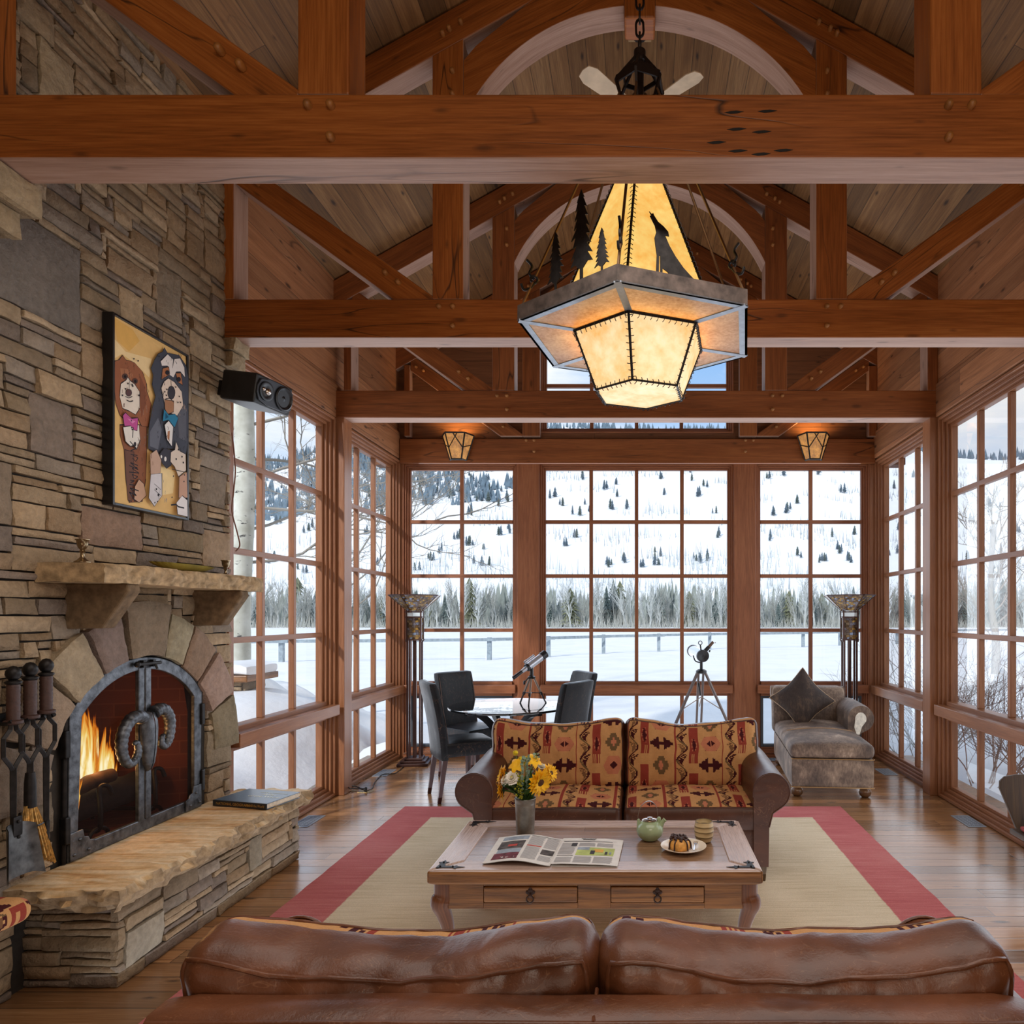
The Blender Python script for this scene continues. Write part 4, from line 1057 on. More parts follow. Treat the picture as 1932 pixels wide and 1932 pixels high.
# ------------------------------------------------------------------ speaker
sp = thing('wall_speaker', 'black two driver speaker on the end of the stone wall', 'speaker', (-2.30, 4.12, 2.875))
sp.rotation_euler = (0, math.radians(9), math.radians(-11))
M['ebony'] = plain('black_ash_veneer', (20, 19, 20), .5, nscale=18, namt=.3)
M['bafl'] = plain('grey_baffle', (40, 43, 50), .4); M['cone'] = plain('driver_cone', (22, 22, 25), .35); M['chrome'] = plain('polished_metal', (190, 180, 172), .15, 1.0)
m = MB(); dx, wy, hz_ = .13, .15, .085
m.prism([(-dx, -wy*.8, -hz_*.9), (-dx, wy*.8, -hz_*.9), (dx, wy, -hz_), (dx, -wy, -hz_)], (0, 0, hz_*2)); m.build('cabinet', M['ebony'], sp, bevel=.012, seg=3)
m = MB(); m.prism([(dx+.001, a, b) for a, b in ((-.145, -.02), (-.125, -.06), (-.05, -.078), (.10, -.078), (.143, -.05), (.143, .05), (.10, .078), (-.05, .078), (-.125, .06), (-.145, .02))], (.010, 0, 0)); m.build('baffle', M['bafl'], sp, bevel=.004)
m = MB(); m.lathe([(.072, .002), (.072, .008), (.064, .012), (.060, .006), (.036, -.004), (.018, -.006), (.016, .002), (0, .008)], (dx+.011, .066, 0), 28, axis=(1, 0, 0)); m.build('woofer', M['cone'], sp, smooth=40)
m = MB(); m.lathe([(.055, .002), (.055, .007), (.050, .009), (.026, .003), (.024, .001)], (dx+.011, -.078, .0), 28, axis=(1, 0, 0)); wv = m.build('tweeter_plate', M['cone'], sp, smooth=40)
m = MB(); m.lathe([(.021, .0), (.019, .008), (.010, .015), (0, .016)], (dx+.013, -.066, 0), 20, axis=(1, 0, 0)); m.ball((dx+.016, -.105, .006), .012, 12, 8); m.build('tweeter_dome', M['chrome'], wv, smooth=60)
m = MB(); m.box(-.215, -dx+.01, -.05, .05, -.045, .045); m.build('wall_bracket', M['iron'], sp, bevel=.005)
m = MB(); m.tube(smoothpath([(-2.485, 4.20, 2.66), (-2.480, 4.225, 2.45), (-2.482, 4.21, 2.30), (-2.485, 4.20, 2.18), (-2.475, 4.235, 2.06), (-2.47, 4.255, 1.98), (-2.48, 4.23, 1.94)]), .0042, 6)
tag(m.build('speaker_cable', plain('brown_cable', (120, 78, 62), .6), smooth=60), 'thin brown cable hanging down the stone edge below the speaker', 'cable')

# ------------------------------------------------------------------ wall sconces
def mica(name, c1, c2, st, sc=7, diff=.5):
    t = NT(name); n1 = t.noise(t.obj(), sc, 6, .62); n2 = t.noise(t.obj(), sc*4, 5, .6)
    f = t.math('ADD', t.math('MULTIPLY', n1, .75), t.math('MULTIPLY', n2, .25))
    c = t.ramp(f, [(.32, rgba(c1)), (.66, rgba(c2))])
    nd = t.bsdf(c, .45, spec=.3); nd.inputs['Base Color'].default_value = rgba(c1)
    for l in list(t.t.links):
        if l.to_socket == nd.inputs['Base Color']: t.t.links.remove(l)
    dk = t.mix(.75, c, (.2, .16, .12, 1)); t.t.links.new(dk, nd.inputs['Base Color'])
    t.t.links.new(c, nd.inputs['Emission Color']); nd.inputs['Emission Strength'].default_value = st
    return t.m
M['micas'] = mica('sconce_mica', (140, 80, 28), (255, 178, 80), .5, 16)
def sconce(x, label):
    t = thing('wall_sconce', label, 'wall sconce', (x, YF-.075, 3.215), group='mica wall sconces')
    def ring(z, w, d): return [V((-w, 0, z)), V((-w*.62, -d, z)), (V((w*.62, -d, z))), V((w, 0, z))]
    T = ring(.265, .168, .14); B = ring(.0, .085, .075)
    for i in range(3):
        m = MB(); m.poly([B[i], B[i+1], T[i+1], T[i]]); m.build('mica_panel', M['micas'], t)
    f = MB()
    for r_ in (T, B):
        for i in range(3): f.tube([r_[i], r_[i+1]], .009, 4)
    for i in range(4): f.tube([B[i], T[i]], .009, 4)
    q = lambda a, b: B[1].lerp(B[2], a).lerp(T[1].lerp(T[2], a), b)+V((0, -.003, 0))
    f.tube([q(.0, .42), q(.62, 1)], .006, 4); f.tube([q(1., .42), q(.38, 1)], .006, 4)
    f.tube([B[0].lerp(T[0], .62), B[1].lerp(T[1], .45)], .006, 4); f.tube([B[3].lerp(T[3], .62), B[2].lerp(T[2], .45)], .006, 4)
    f.poly([B[0], B[1], B[2], B[3]]); f.build('iron_frame', M['iron'], t)
    m = MB(); m.box(-.10, .10, -.002, .012, .01, .24); m.build('back_plate', M['iron'], t)
    m = MB(); m.lathe([(.012, .03), (.014, .07), (.020, .085), (.024, .11), (.018, .14), (0, .15)], (0, -.05, 0), 12); m.build('bulb', emis('bulb', (255, 214, 150), 4.0), t, smooth=60)
    lamp('sconce_light', 'SPOT', (x, YF-.14, 3.42), aim((0, .35, 1)), 14, (1, .58, .22), .03, spot_size=2.4, spot_blend=.8)
sconce(-1.955, 'lit mica and iron wall sconce above the left far window')
sconce(1.87, 'lit mica and iron wall sconce above the right far window')

# ------------------------------------------------------------------ ceiling fan
fan = thing('ceiling_fan', 'ceiling fan with pale wooden blades behind the arched brace', 'ceiling fan', (0.0, 5.03, 5.20))
M['blade'] = plain('pale_fan_blade', (206, 182, 150), .45, nscale=9, namt=.1)
M['bronze'] = plain('dark_bronze', (38, 28, 24), .4, .5)
for k in range(4):
    a = math.radians(-133+90*k)
    m = MB(); pts = [(.15, -.05), (.49, -.072), (.55, -.05), (.562, 0), (.55, .05), (.49, .072), (.15, .05)]
    m.prism([(x, y, .0) for x, y in pts], (0, 0, .008)); m.xform(Matrix.Rotation(a, 4, 'Z') @ Matrix.Rotation(math.radians(10), 4, 'X'))
    b_ = m.build('blade', M['blade'], fan, bevel=.002)
    m = MB(); m.box(.06, .19, -.015, .015, -.006, .0); m.xform(Matrix.Rotation(a, 4, 'Z')); m.build('blade_iron', M['bronze'], b_)
m = MB(); m.lathe([(0, -.09), (.05, -.085), (.09, -.04), (.105, .0), (.10, .08), (.06, .13), (.02, .15)], (0, 0, 0), 24); m.build('motor', M['bronze'], fan, smooth=60)
m = MB(); m.lathe([(.013, .14), (.013, .56), (.05, .565), (.055, .60), (.055, .615)], (0, 0, 0), 14); m.build('down_rod', M['bronze'], fan, smooth=60)
m = MB(); m.box(-.085, .085, -.085, .085, .60, .70); m.build('mounting_block', plain('tan_block', (160, 128, 88), .6), fan, bevel=.004)

# ------------------------------------------------------------------ chandelier
ch = thing('chandelier', 'large hexagonal mica chandelier with wolf and pine cutouts hanging on a chain', 'chandelier', (0, 3.4, 2.63), world=True)
CC = V((0, 3.4, 0))
def hx(r, z, k, da=0):
    a = math.radians(-98.7+60*k+da); return V((r*math.cos(a), 3.4+r*math.sin(a), z))
M['bark_iron'] = plain('bark_textured_iron', (84, 72, 66), .5, .5, nscale=16, namt=.4, bump=.7, bscale=14)
M['gsteel'] = plain('grey_steel_strap', (140, 148, 158), .4, .6, nscale=24, namt=.12)
m = MB(); zt_, zb2 = 2.978, 2.906
for k in range(6):
    a, b = hx(.606, zb2, k), hx(.606, zb2, k+1); a2, b2 = hx(.592, zb2, k), hx(.592, zb2, k+1); u = V((0, 0, zt_-zb2))
    m.poly([a, b, b+u, a+u]); m.poly([b2, a2, a2+u, b2+u]); m.poly([a+u, b+u, b2+u, a2+u]); m.poly([a, a2, b2, b])
m.build('hexagon_band', M['bark_iron'], ch)
m = MB()
for k in range(6):
    a, b = hx(.606, zb2, k), hx(.606, zb2, k+1); a2, b2 = hx(.560, zb2, k), hx(.560, zb2, k+1)
    m.prism([a, b, b2, a2], (0, 0, .006))
    o = hx(.60, zb2-.001, k); i_ = hx(.33, zb2-.001, k); t_ = (o-i_).cross(V((0, 0, 1))).normalized()*.016
    m.prism([o-t_, o+t_, i_+t_, i_-t_], (0, 0, .007))
m.build('strap_frame', M['gsteel'], ch)
def mica2():
    t = NT('ring_mica'); n1 = t.noise(t.obj(), 9, 6, .6); n2 = t.noise(t.obj(), 60, 4, .7)
    f = t.math('ADD', t.math('MULTIPLY', n1, .5), t.math('MULTIPLY', n2, .5))
    c = t.ramp(f, [(.36, rgba((150, 128, 120))), (.62, rgba((214, 198, 186)))])
    c2 = t.ramp(f, [(.36, rgba((226, 160, 70))), (.62, rgba((255, 214, 130)))])
    d = t.n('BsdfPrincipled', None, Base_Color=c, Roughness=.4); tr = t.n('BsdfTranslucent', None, Color=c2)
    mx = t.n('MixShader', None, _0=.5, _1=d.outputs[0], _2=tr.outputs[0]); t.t.links.new(mx.outputs[0], t.out.inputs[0]); return t.m
M['mica2'] = mica2()
for k in range(6):
    m = MB(); m.poly([hx(.57, zb2+.003, k), hx(.57, zb2+.003, k+1), hx(.32, zb2+.003, k+1), hx(.32, zb2+.003, k)]); m.build('ring_panel', M['mica2'], ch)
M['mica3'] = mica('basket_mica', (250, 184, 92), (255, 236, 190), .88, 5)
M['mica4'] = mica('cone_mica', (246, 176, 72), (255, 218, 126), .92, 7)
def shade(r0, z0, r1, z1, mat, nm, bottom=False):
    for k in range(6):
        m = MB(); m.poly([hx(r0, z0, k), hx(r0, z0, k+1), hx(r1, z1, k+1), hx(r1, z1, k)]); m.build(nm, mat, ch)
    if bottom:
        m = MB(); m.poly([hx(r1, z1, k) for k in range(6)]); m.build('bottom_panel', mat, ch)
shade(.333, 2.904, .225, 2.635, M['mica3'], 'basket_panel', True)
ap = 3.93
shade(.40, 2.985, .022, ap, M['mica4'], 'cone_panel')
bars = MB(); st = MB()
def bar(a, b, r=.0062): bars.tube([a, b], r, 5)
def stitches(a, b, nrm, w=.018, step=.028):
    L_ = (b-a).length; n = int(L_/step); d = (b-a).normalized(); s_ = d.cross(nrm).normalized()
    for i in range(n):
        p = a.lerp(b, (i+.5)/n); r = w*R.uniform(.8, 1.15)
        st.tube([p-s_*r+nrm*.001, p-s_*r*.5+nrm*.008+d*.002, p+nrm*.010+d*.004, p+s_*r*.5+nrm*.008+d*.003, p+s_*r+nrm*.001], .0019, 4)
for k in range(6):
    for (r0, z0, r1, z1) in ((.333, 2.904, .225, 2.635), (.40, 2.985, .022, ap)):
        a, b = hx(r0, z0, k), hx(r1, z1, k); bar(a, b); nr = (a-V((0, 3.4, a.z))).normalized(); nr.z = -.2 if r0 < .35 else .3; nr.normalize(); stitches(a, b, nr)
        bar(hx(r0, z0, k), hx(r0, z0, k+1), .0055 if r0 > .35 else .0085)
    bar(hx(.225, 2.635, k), hx(.225, 2.635, k+1), .0055)
    mid = (hx(.225, 2.635, k)+hx(.225, 2.635, k+1))/2-V((0, 3.4, 2.635)); mid.z = -.12; stitches(hx(.225, 2.635, k), hx(.225, 2.635, k+1), mid.normalized(), .016)
    mid = (hx(.333, 2.904, k)+hx(.333, 2.904, k+1))/2-V((0, 3.4, 2.904)); mid.z = -.1; stitches(hx(.333, 2.894, k), hx(.333, 2.894, k+1), mid.normalized(), .014)
bars.build('edge_bars', M['iron'], ch, smooth=60); tag(st.build('stitching', M['iron'], ch, smooth=60), kind='stuff')
# suspension rods, hooks
M['rod'] = plain('bronze_rod', (110, 82, 56), .4, .7)
for k in range(6):
    m = MB(); p = hx(.585, zt_, k); q = hx(.105, 4.10, k); d = (q-p).normalized()
    m.tube([p, p+d*.13], .0065, 6); m.tube([p+d*.16, q], .0065, 6); rd = m.build('rod', M['rod'], ch, smooth=60)
    m = MB(); c = p+d*.145; o = (p-V((0, 3.4, p.z))).normalized(); 
    m.tube(smoothpath([c+V((0, 0, -.02)), c+o*.02+V((0, 0, -.045)), c+o*.048+V((0, 0, -.055)), c+o*.06+V((0, 0, -.03))], 5), .006, 6)
    m.tube(smoothpath([c+V((0, 0, .0)), c+o*.022+V((0, 0, .025)), c+o*.01+V((0, 0, .06)), c+o*.035+V((0, 0, .085))], 5), .006, 6)
    m.tube([c+o*.016*math.cos(t_)+V((0, 0, .016*math.sin(t_))) for t_ in [2*PI*i/12 for i in range(12)]], .006, 6, closed=True)
    m.build('hook', M['iron'], rd, smooth=60)
# cut-out silhouettes standing on the band
def pine(seed):
    r = random.Random(seed); pts = [(.5, 1.0)]; n = 8
    Lp, Rp = [], []
    for i in range(n):
        z = .96-(i+.6)*.82/n; w = .08+.40*((i+1)/n)**.85
        for S_, sg in ((Lp, -1), (Rp, 1)):
            ww = w*r.uniform(.78, 1.12); S_.append((.5+sg*ww, z-r.uniform(.0, .03))); S_.append((.5+sg*ww*.55, z+.012)); 
    Rp += [(.555, .13), (.555, 0)]; Lp += [(.445, .13), (.445, 0)]
    return [(.5, 1.0)]+Rp+Lp[::-1]
WOLF = [(.0, 1.0), (.06, .965), (.085, .99), (.11, .95), (.20, .86), (.33, .80), (.43, .73), (.45, .655), (.36, .655), (.46, .50), (.60, .34), (.78, .18), (.93, .08), (1.06, .0), (.46, .0), (.42, .05), (.30, .10), (.30, .0), (.25, .0), (.245, .30), (.225, .30), (.215, .0), (.155, .0), (.17, .30), (.14, .45), (.12, .58), (.16, .68), (.13, .78), (.06, .87), (.015, .93), (.05, .935)]
def cut(nm, k, f, w, h, shape):
    a, b = hx(.600, zt_-.004, k), hx(.600, zt_-.004, k+1); d = (b-a).normalized(); p = a.lerp(b, f); nr = d.cross(V((0, 0, 1)))
    m = MB(); m.prism([p+d*(x-.5)*w+V((0, 0, z*h)) for x, z in shape], nr*-.004); m.build(nm, M['iron'], ch)
cut('pine_cutout', 5, .40, .115, .262, pine(1)); cut('pine_cutout', 5, .66, .155, .39, pine(2)); cut('pine_cutout', 5, .855, .085, .185, pine(3))
cut('wolf_cutout', 0, .40, .20, .25, WOLF)
cut('pine_cutout', 2, .5, .13, .30, pine(4)); cut('pine_cutout', 3, .45, .15, .33, pine(5)); cut('pine_cutout', 1, .68, .07, .25, pine(6))
# top bracket and chain
m = MB()
for k in range(6):
    A, B, C_ = hx(.022, 4.30, k), hx(.125, 4.16, k), hx(.085, 4.04, k)
    m.beam(A, B, .012, .012); m.beam(B, C_, .012, .012); m.beam(hx(.122, 4.16, k), hx(.122, 4.16, k+1), .008, .035); m.beam(hx(.09, 4.205, k), hx(.09, 4.205, k+1), .006, .022)
    m.tube(smoothpath([C_, C_+V((0, 0, -.03)), hx(.11, 4.0, k), hx(.135, 4.02, k)], 4), .007, 6)
m.lathe([(0, 3.90), (.024, 3.905), (.028, 3.98), (.02, 4.0), (.02, 4.28), (.03, 4.29), (.03, 4.33), (0, 4.34)], (0, 3.4, 0), 12)
m.build('top_bracket', M['bronze'], ch, smooth=35)
m = MB(); z = 4.34; k = 0
while z < RZ-.05:
    pts = []
    for i in range(14):
        t_ = 2*PI*i/14; x = .019*math.cos(t_); zz = .030*math.sin(t_)+(.014 if math.sin(t_) > 0 else -.014)
        pts.append(V((x if k % 2 else 0, 3.4+(0 if k % 2 else x), z+.036+zz)))
    m.tube(pts, .0062, 6, closed=True); z += .068; k += 1
m.build('chain', M['bronze'], ch, smooth=60)
lamp('chandelier_bulb_low', 'POINT', (0, 3.4, 2.80), (0, 0, 0), 0.1, (1, .72, .38), .05)
lamp('chandelier_bulb_ring', 'POINT', (0, 3.4, 3.02), (0, 0, 0), 9, (1, .80, .52), .06)
# ------------------------------------------------------------------ fabrics
def leather(name, dark, light, rough=.38, sc=3.0, spec=.5, bp=.22):
    t = NT(name); o = t.obj()
    a = t.noise(o, sc, 5, .6, .4); f = t.noise(o, 160, 3, .6); w = t.noise(t.vmul(o, (1, 1, 2.0)), 7, 2, .45, .8)
    c = t.ramp(t.math('ADD', t.math('MULTIPLY', a, .7), t.math('MULTIPLY', w, .3)), [(.3, rgba(dark)), (.7, rgba(light))])
    scr = t.fr(t.math('ABSOLUTE', t.math('SUBTRACT', t.noise(t.vmul(o, (1, 2.5, 1)), 5, 3, .6, 2.0), .5)), 0, .006, 1, 0)
    c = t.mix(t.math('MULTIPLY', scr, .18), c, rgba((190, 140, 104)))
    h = t.math('ADD', t.math('MULTIPLY', f, .10), w)
    t.bsdf(c, t.fr(a, .3, .7, rough-.06, rough+.1), normal=t.bump(h, bp, .02), spec=spec); return t.m
M['leather'] = leather('brown_leather', (66, 36, 22), (124, 72, 42), .34, bp=.3)
M['leather_d'] = leather('dark_brown_leather', (54, 28, 17), (88, 49, 30), .38, bp=.1, spec=.38)
M['leather_b'] = leather('black_leather', (15, 15, 18), (24, 24, 28), .4, bp=.08, spec=.22)
M['kilim'] = vcol('kilim_weave', .92, .1, 240, .16, .5, .004, (1, 1, 1.6))
TAN, RED, DRK, PINK, OLV, BRN = [s2l(c) for c in ((192, 142, 92), (142, 60, 48), (66, 26, 28), (186, 116, 86), (108, 84, 56), (120, 84, 56))]
def kilim(u, v, ph=0.0):
    """woven pattern, u across, v up (metres)"""
    P_ = .315; x = ((u+ph) % P_)/P_; k = math.floor((u+ph)/P_)
    wob = .004*math.sin(v*40+u*30)
    if x < .055: return RED if (x < .014 or .026 < x < .036 or x > .046) else TAN
    if x < .30:                                   # vine band
        xx = (x-.055)/.245; q = v/.17; s_ = .5+.36*math.sin(2*PI*q)
        if abs(xx-s_) < .09: return DRK if math.sin(2*PI*q+1.2) > -.2 else OLV
        qq = q % 1.0
        for qc, sg, c in ((.75, 1, DRK), (.25, -1, BRN)):      # feathered leaves in the bends
            dv = (qq-qc+.5) % 1.0-.5
            if -.30 < dv < .20:
                edge = .97 if sg > 0 else .03; near = s_+.13*sg
                f = (dv+.30)/.5; tip = near+(edge-near)*f
                if (xx-near)*sg > 0 and (tip-xx)*sg > 0:
                    if f > .62 and (((xx-near)*sg*11) % 1.0) < .34: return TAN
                    return c
        return TAN
    if x < .33: return TAN
    if x < .50:                                   # red stripe with combs
        xx = (x-.33)/.17; q = ((v+.06*(k % 2)) % .34)/.34
        if q < .16: return RED if (xx*5.2) % 1.0 < .62 else TAN
        if q < .74:
            if .22 < q < .52:
                dz = abs(q-.37)/.15; dx = abs(xx-.5)/.5
                if dx < .42*(1-dz)+.12*(1 if (dz*5) % 1 < .5 else 0) and dz < .9: return DRK
                if dx < .72*(1-dz*.6) and dx > .56*(1-dz*.6) : return PINK
            return RED
        return TAN if q > .80 else RED
    if x < .53 or x > .985: return TAN
    xx = ((x-.53)/.455-.5)*.143; Q = (v+.15*(k % 3))/.15; n = math.floor(Q) % 3; y = ((Q % 1.0)-.5)*.15
    ax, ay = abs(xx), abs(y)
    if n == 0:                                    # double arrow
        xx *= .86; y *= .80; ax, ay = abs(xx), abs(y)
        if ay < .009 and ax < .03: return DRK
        if ax > .012 and ax < .064:
            h = .040*(1-(ax-.012)/.052)
            saw = .014*(((ax-.012)/.017) % 1.0)
            if ay < h*.9+saw*.55 and ax < .064-ay*.25: return DRK
        return TAN
    if n == 1:                                    # hexagon with split diamond
        if ax/.066+ay/.125 < 1 and ay < .056:
            if ax/.028+ay/.026 < 1: return DRK if ax > .0025 else PINK
            return PINK if (ax/.066+ay/.125) < .93 or ay < .05 else BRN
        return TAN
    st = .050 if ay < .012 else (.040 if ay < .028 else (.024 if ay < .044 else (.018 if ay < .056 else 0)))
    if ax < st:
        if ax < (.016 if ay < .012 else .008 if ay < .03 else 0): return PINK
        return OLV
    return TAN

# ------------------------------------------------------------------ sofas
def piping(mb, a, b, c, r, sgn, axis, fn, R_=.006, n=22):
    """cord along the rim of a cushion face"""
    o = [k for k in range(3) if k != axis]; H3 = (a, b, c); pts = []
    A, B = H3[o[0]], H3[o[1]]
    rim = [(-A+2*A*i/n, -B) for i in range(n)]+[(A, -B+2*B*i/n) for i in range(n)]+[(A-2*A*i/n, B) for i in range(n)]+[(-A, B-2*B*i/n) for i in range(n)]
    for p, q in rim:
        v = [0, 0, 0]; v[axis] = sgn*H3[axis]; v[o[0]] = p; v[o[1]] = q
        inn_ = V([max(-(H3[k]-r), min(H3[k]-r, v[k])) for k in range(3)]); pts.append(V(fn(inn_+(V(v)-inn_).normalized()*r)))
    mb.tube(pts, R_, 6, closed=True)
def sofa(label, loc, rz, lea, ph=0.0, ao=0.0, group=None, az=0.0):
    t = thing('sofa', label, 'sofa', loc, rz, group)
    m = MB(); m.rbox(.845, .40, .10, .02, 6, cen=(0, 0, .22)); m.build('base', lea, t, smooth=50)
    m = MB(); m.rbox(.875, .06, .29, .035, 10, nn=(24, 4, 10), cen=(0, .365, .495), fn=lambda p: (p.x, p.y+.012*nz(p.x*4, p.z*4), p.z+.006*nz(p.x*3, 7)))
    bk_ = m.build('back_frame', lea, t, smooth=60)
    m = MB(); m.tube([(-.85, .418, .772), (-.4, .42, .776), (0, .42, .774), (.4, .42, .776), (.85, .418, .772)], .006, 6); m.tube([(0, .42, .774), (0, .428, .5)], .004, 5); m.tube([(0, .42, .778), (0, .31, .782)], .004, 5); m.build('piping', lea, bk_, smooth=60)
    for s_ in (-1, 1):
        m = MB(); pr = [(0, .12), (0, .52)]+[(.105+.105*math.cos(math.radians(a)), .552+.105*math.sin(math.radians(a))) for a in range(180, -56, -12)]+[(.112, .43), (.092, .35), (.086, .12)]
        base = len(m.v); ny = 8; n = len(pr)
        for j in range(ny+1):
            y = -.425+.79*j/ny; e = 0.012 if j in (0, ny) else 0
            cx_ = sum(p[0] for p in pr)/n; cz_ = .40
            for (a, z) in pr:
                a2, z2 = a+(cx_-a)*e*2.0, z+(cz_-z)*e*1.2+(az if z > .3 else 0)
                m.v.append(V((s_*(.745+ao+a2)+.004*nz(y*5, z2*5, s_), y, z2+.014*(y/.4) )))
        for j in range(ny):
            for i in range(n): k = (i+1) % n; m.fi((base+j*n+i, base+j*n+k, base+(j+1)*n+k, base+(j+1)*n+i))
        m.fi(range(base, base+n)); m.fi(range(base+(ny+1)*n-1, base+ny*n-1, -1)); ar = m.build('arm', lea, t, smooth=45)
        m = MB(); m.tube([(s_*(.745+ao+a), -.424, z-.014+(az if z > .3 else 0)) for a, z in pr[1:-1]], .005, 6); m.build('arm_welt', lea, ar, smooth=60)
    for k, s_ in enumerate((-1, 1)):
        def sf(p, s_=s_): return (p.x, p.y, p.z+(.028*(1-(p.x/.42)**2)*(1-(p.y/.27)**2) if p.z > 0 else 0)+.008*nz(p.x*5+s_*9, p.y*5, 1))
        m = MB(); m.m = 0
        m.rbox(.425, .27, .075, .045, 10, sf, (0, 0, 0, 0, 0, 1), [None]*5+[lambda u, v: kilim(u+s_*.44, v, ph+.07)], (s_*.43, -.145, .375), nn=(140, 80, 6))
        cu = m.build('seat_cushion', [lea, M['kilim']], t, smooth=70)
        m = MB(); piping(m, .425, .27, .075, .045, 1, 2, sf); 
        m.xform(Matrix.Translation((s_*.43, -.145, .375))); m.build('piping', lea, cu, smooth=60)
        H_ = (.440, .10, .240)
        def bf(p, s_=s_):
            fx = max(0, 1-(p.x/.432)**2); fz = max(0, 1-(p.z/.235)**2); x, y, z = p
            y += (.050 if y > 0 else -.055)*fx*fz if abs(p.y) > .05 else 0
            if z > 0: z += -.050*fx**1.3*(z/.235)*(1+.25*s_*p.x)+.014*nz(p.x*6+s_*5, p.y*7, 3)*(z/.235)
            wr = .012*(abs(nz(p.x*9+s_*7, p.z*6, 2.0))-.25)*(1 if y > 0 else .5)+.006*nz(p.x*22, p.z*13+p.y*9, s_)
            y += wr*(1 if y > 0 else -1); x += .010*nz(p.z*9, p.y*9, s_*3)
            c_, s2 = math.cos(.16), math.sin(.16)
            return (x, y*c_+z*s2, -y*s2+z*c_)
        m = MB(); m.rbox(*H_, .075, 10, bf, (0, 0, 1, 0, 0, lambda u, v: 1 if v < -.062 else 0), [None, None, lambda u, v: kilim(u+s_*.44, v, ph), None, None, lambda u, v: kilim(u+s_*.44, .24-v, ph)], (s_*.437, .195, .640), nn=(150, 8, 84))
        cu = m.build('back_cushion', [lea, M['kilim']], t, smooth=75)
        m = MB(); piping(m, *H_, .075, 1, 1, bf); piping(m, *H_, .075, -1, 1, bf, .005)
        m.xform(Matrix.Translation((s_*.437, .195, .640))); m.build('piping', lea, cu, smooth=60)
        m = MB()
        for x_ in (-.19, .21): m.tube([V(bf(V((x_+.006*nz(k_, s_), .0985, .17-.37*k_/12))))+V((s_*.437, .195, .640)) for k_ in range(13)], .0035, 5)
        m.build('panel_seam', lea, cu, smooth=60)
    for x in (-.80, .80):
        for y in (-.36, .36):
            m = MB(); m.beam((x, y, .125), (x, y, .0), .065, .065, (0, 1, 0), .045, .045); m.build('leg', M['dkwood2'], t, bevel=.004)
    return t
M['dkwood2'] = wood('leg_wood', (58, 42, 26), (92, 70, 46), (118, 92, 64), .4, cracks=0, knots=0)
sofa('leather sofa facing the camera, patterned kilim cushions, behind the coffee table', (-.097, 4.36, 0), 0, M['leather_d'])
sofa('leather sofa seen from behind at the bottom edge, its two back cushions rising', (-.088, 1.725, 0), PI, M['leather'], .12, .12, None, -.035)

# ------------------------------------------------------------------ rug
def rug_mat():
    t = NT('wool_rug'); o = t.n('TexCoord').outputs['Object']; sp = t.n('SeparateXYZ', None, Vector=o); x, y = sp.outputs[0], sp.outputs[1]
    ex = t.math('SUBTRACT', 1.7475, t.math('ABSOLUTE', x)); ey = t.math('SUBTRACT', 2.315, t.math('ABSOLUTE', y))
    e = t.math('MINIMUM', ex, ey)
    ab = t.noise(t.vmul(o, (1.6, 46, 1)), 1.5, 5, .7); bl = t.noise(o, 1.3, 3); fu = t.noise(o, 220, 3, .7)
    n_ = t.math('ADD', t.math('MULTIPLY', ab, .6), t.math('MULTIPLY', bl, .4))
    beige = t.ramp(n_, [(.32, rgba((184, 164, 132))), (.5, rgba((216, 198, 168))), (.7, rgba((232, 216, 190)))])
    red = t.ramp(n_, [(.32, rgba((168, 84, 86))), (.5, rgba((190, 108, 106))), (.7, rgba((206, 138, 132)))])
    hf = t.noise(o, 30, 2); m_ = t.fr(t.math('ADD', e, t.math('MULTIPLY', t.math('SUBTRACT', hf, .5), .012)), .296, .304)
    c = t.mix(m_, red, beige); k = t.fr(fu, .25, .75, .82, 1.12)
    c = t.mix(1.0, c, t.n('CombineColor', None, Red=k, Green=k, Blue=k).outputs[0], 'MULTIPLY')
    t.bsdf(c, .95, normal=t.bump(t.math('ADD', fu, ab), .5, .006), spec=.05); return t.m
t = thing('area_rug', 'beige area rug with a wide red border lying on the plank floor', 'rug', (-.1375, 3.215, .001))
m = MB()
def rg(a, b): return ((a-.5)*3.495+.006*nz(b*30, 1)*(1 if a in (0, 1) else 0), (b-.5)*4.63+.006*nz(a*30, 4)*(1 if b in (0, 1) else 0), .012+.0015*nz(a*30, b*40))
m.grid(rg, 70, 90); m.box(-1.745, 1.745, -2.31, 2.31, 0, .010); m.build('pile', rug_mat(), t, smooth=60)
m = MB()
for i in range(420):
    x = -1.745+3.49*i/419; l = R.uniform(.010, .026); m.poly([(x-.0025, 2.308, .008), (x+.0025, 2.308, .008), (x+R.uniform(-.006, .006), 2.31+l, .001)])
m.build('fringe', plain('rug_fringe', (214, 190, 176), .9), t)

# ------------------------------------------------------------------ coffee table
ct = thing('coffee_table', 'low rustic oak coffee table with two drawers standing on the rug', 'coffee table', (-.194, 3.36, 0))
tw, td, tz = .73, .372, .44
fw = .135
m = MB()
for q_ in ([(-tw, -td), (tw, -td), (tw-fw, -td+fw*.92), (-tw+fw, -td+fw*.92)], [(tw, td), (-tw, td), (-tw+fw, td-fw*.92), (tw-fw, td-fw*.92)], [(-tw, td), (-tw, -td), (-tw+fw, -td+fw*.92), (-tw+fw, td-fw*.92)], [(tw, -td), (tw, td), (tw-fw, td-fw*.92), (tw-fw, -td+fw*.92)]):
    m.prism([(x, y, tz-.064) for x, y in q_], (0, 0, .064))
def twotone(name):
    t_ = NT(name); return t_
matsplit(m.build('top_frame', M['oak'], ct, bevel=.012, seg=3), lambda n: n.z > .5, M['oak_sheen'])  # upward faces take the oak with the reflection coloured in
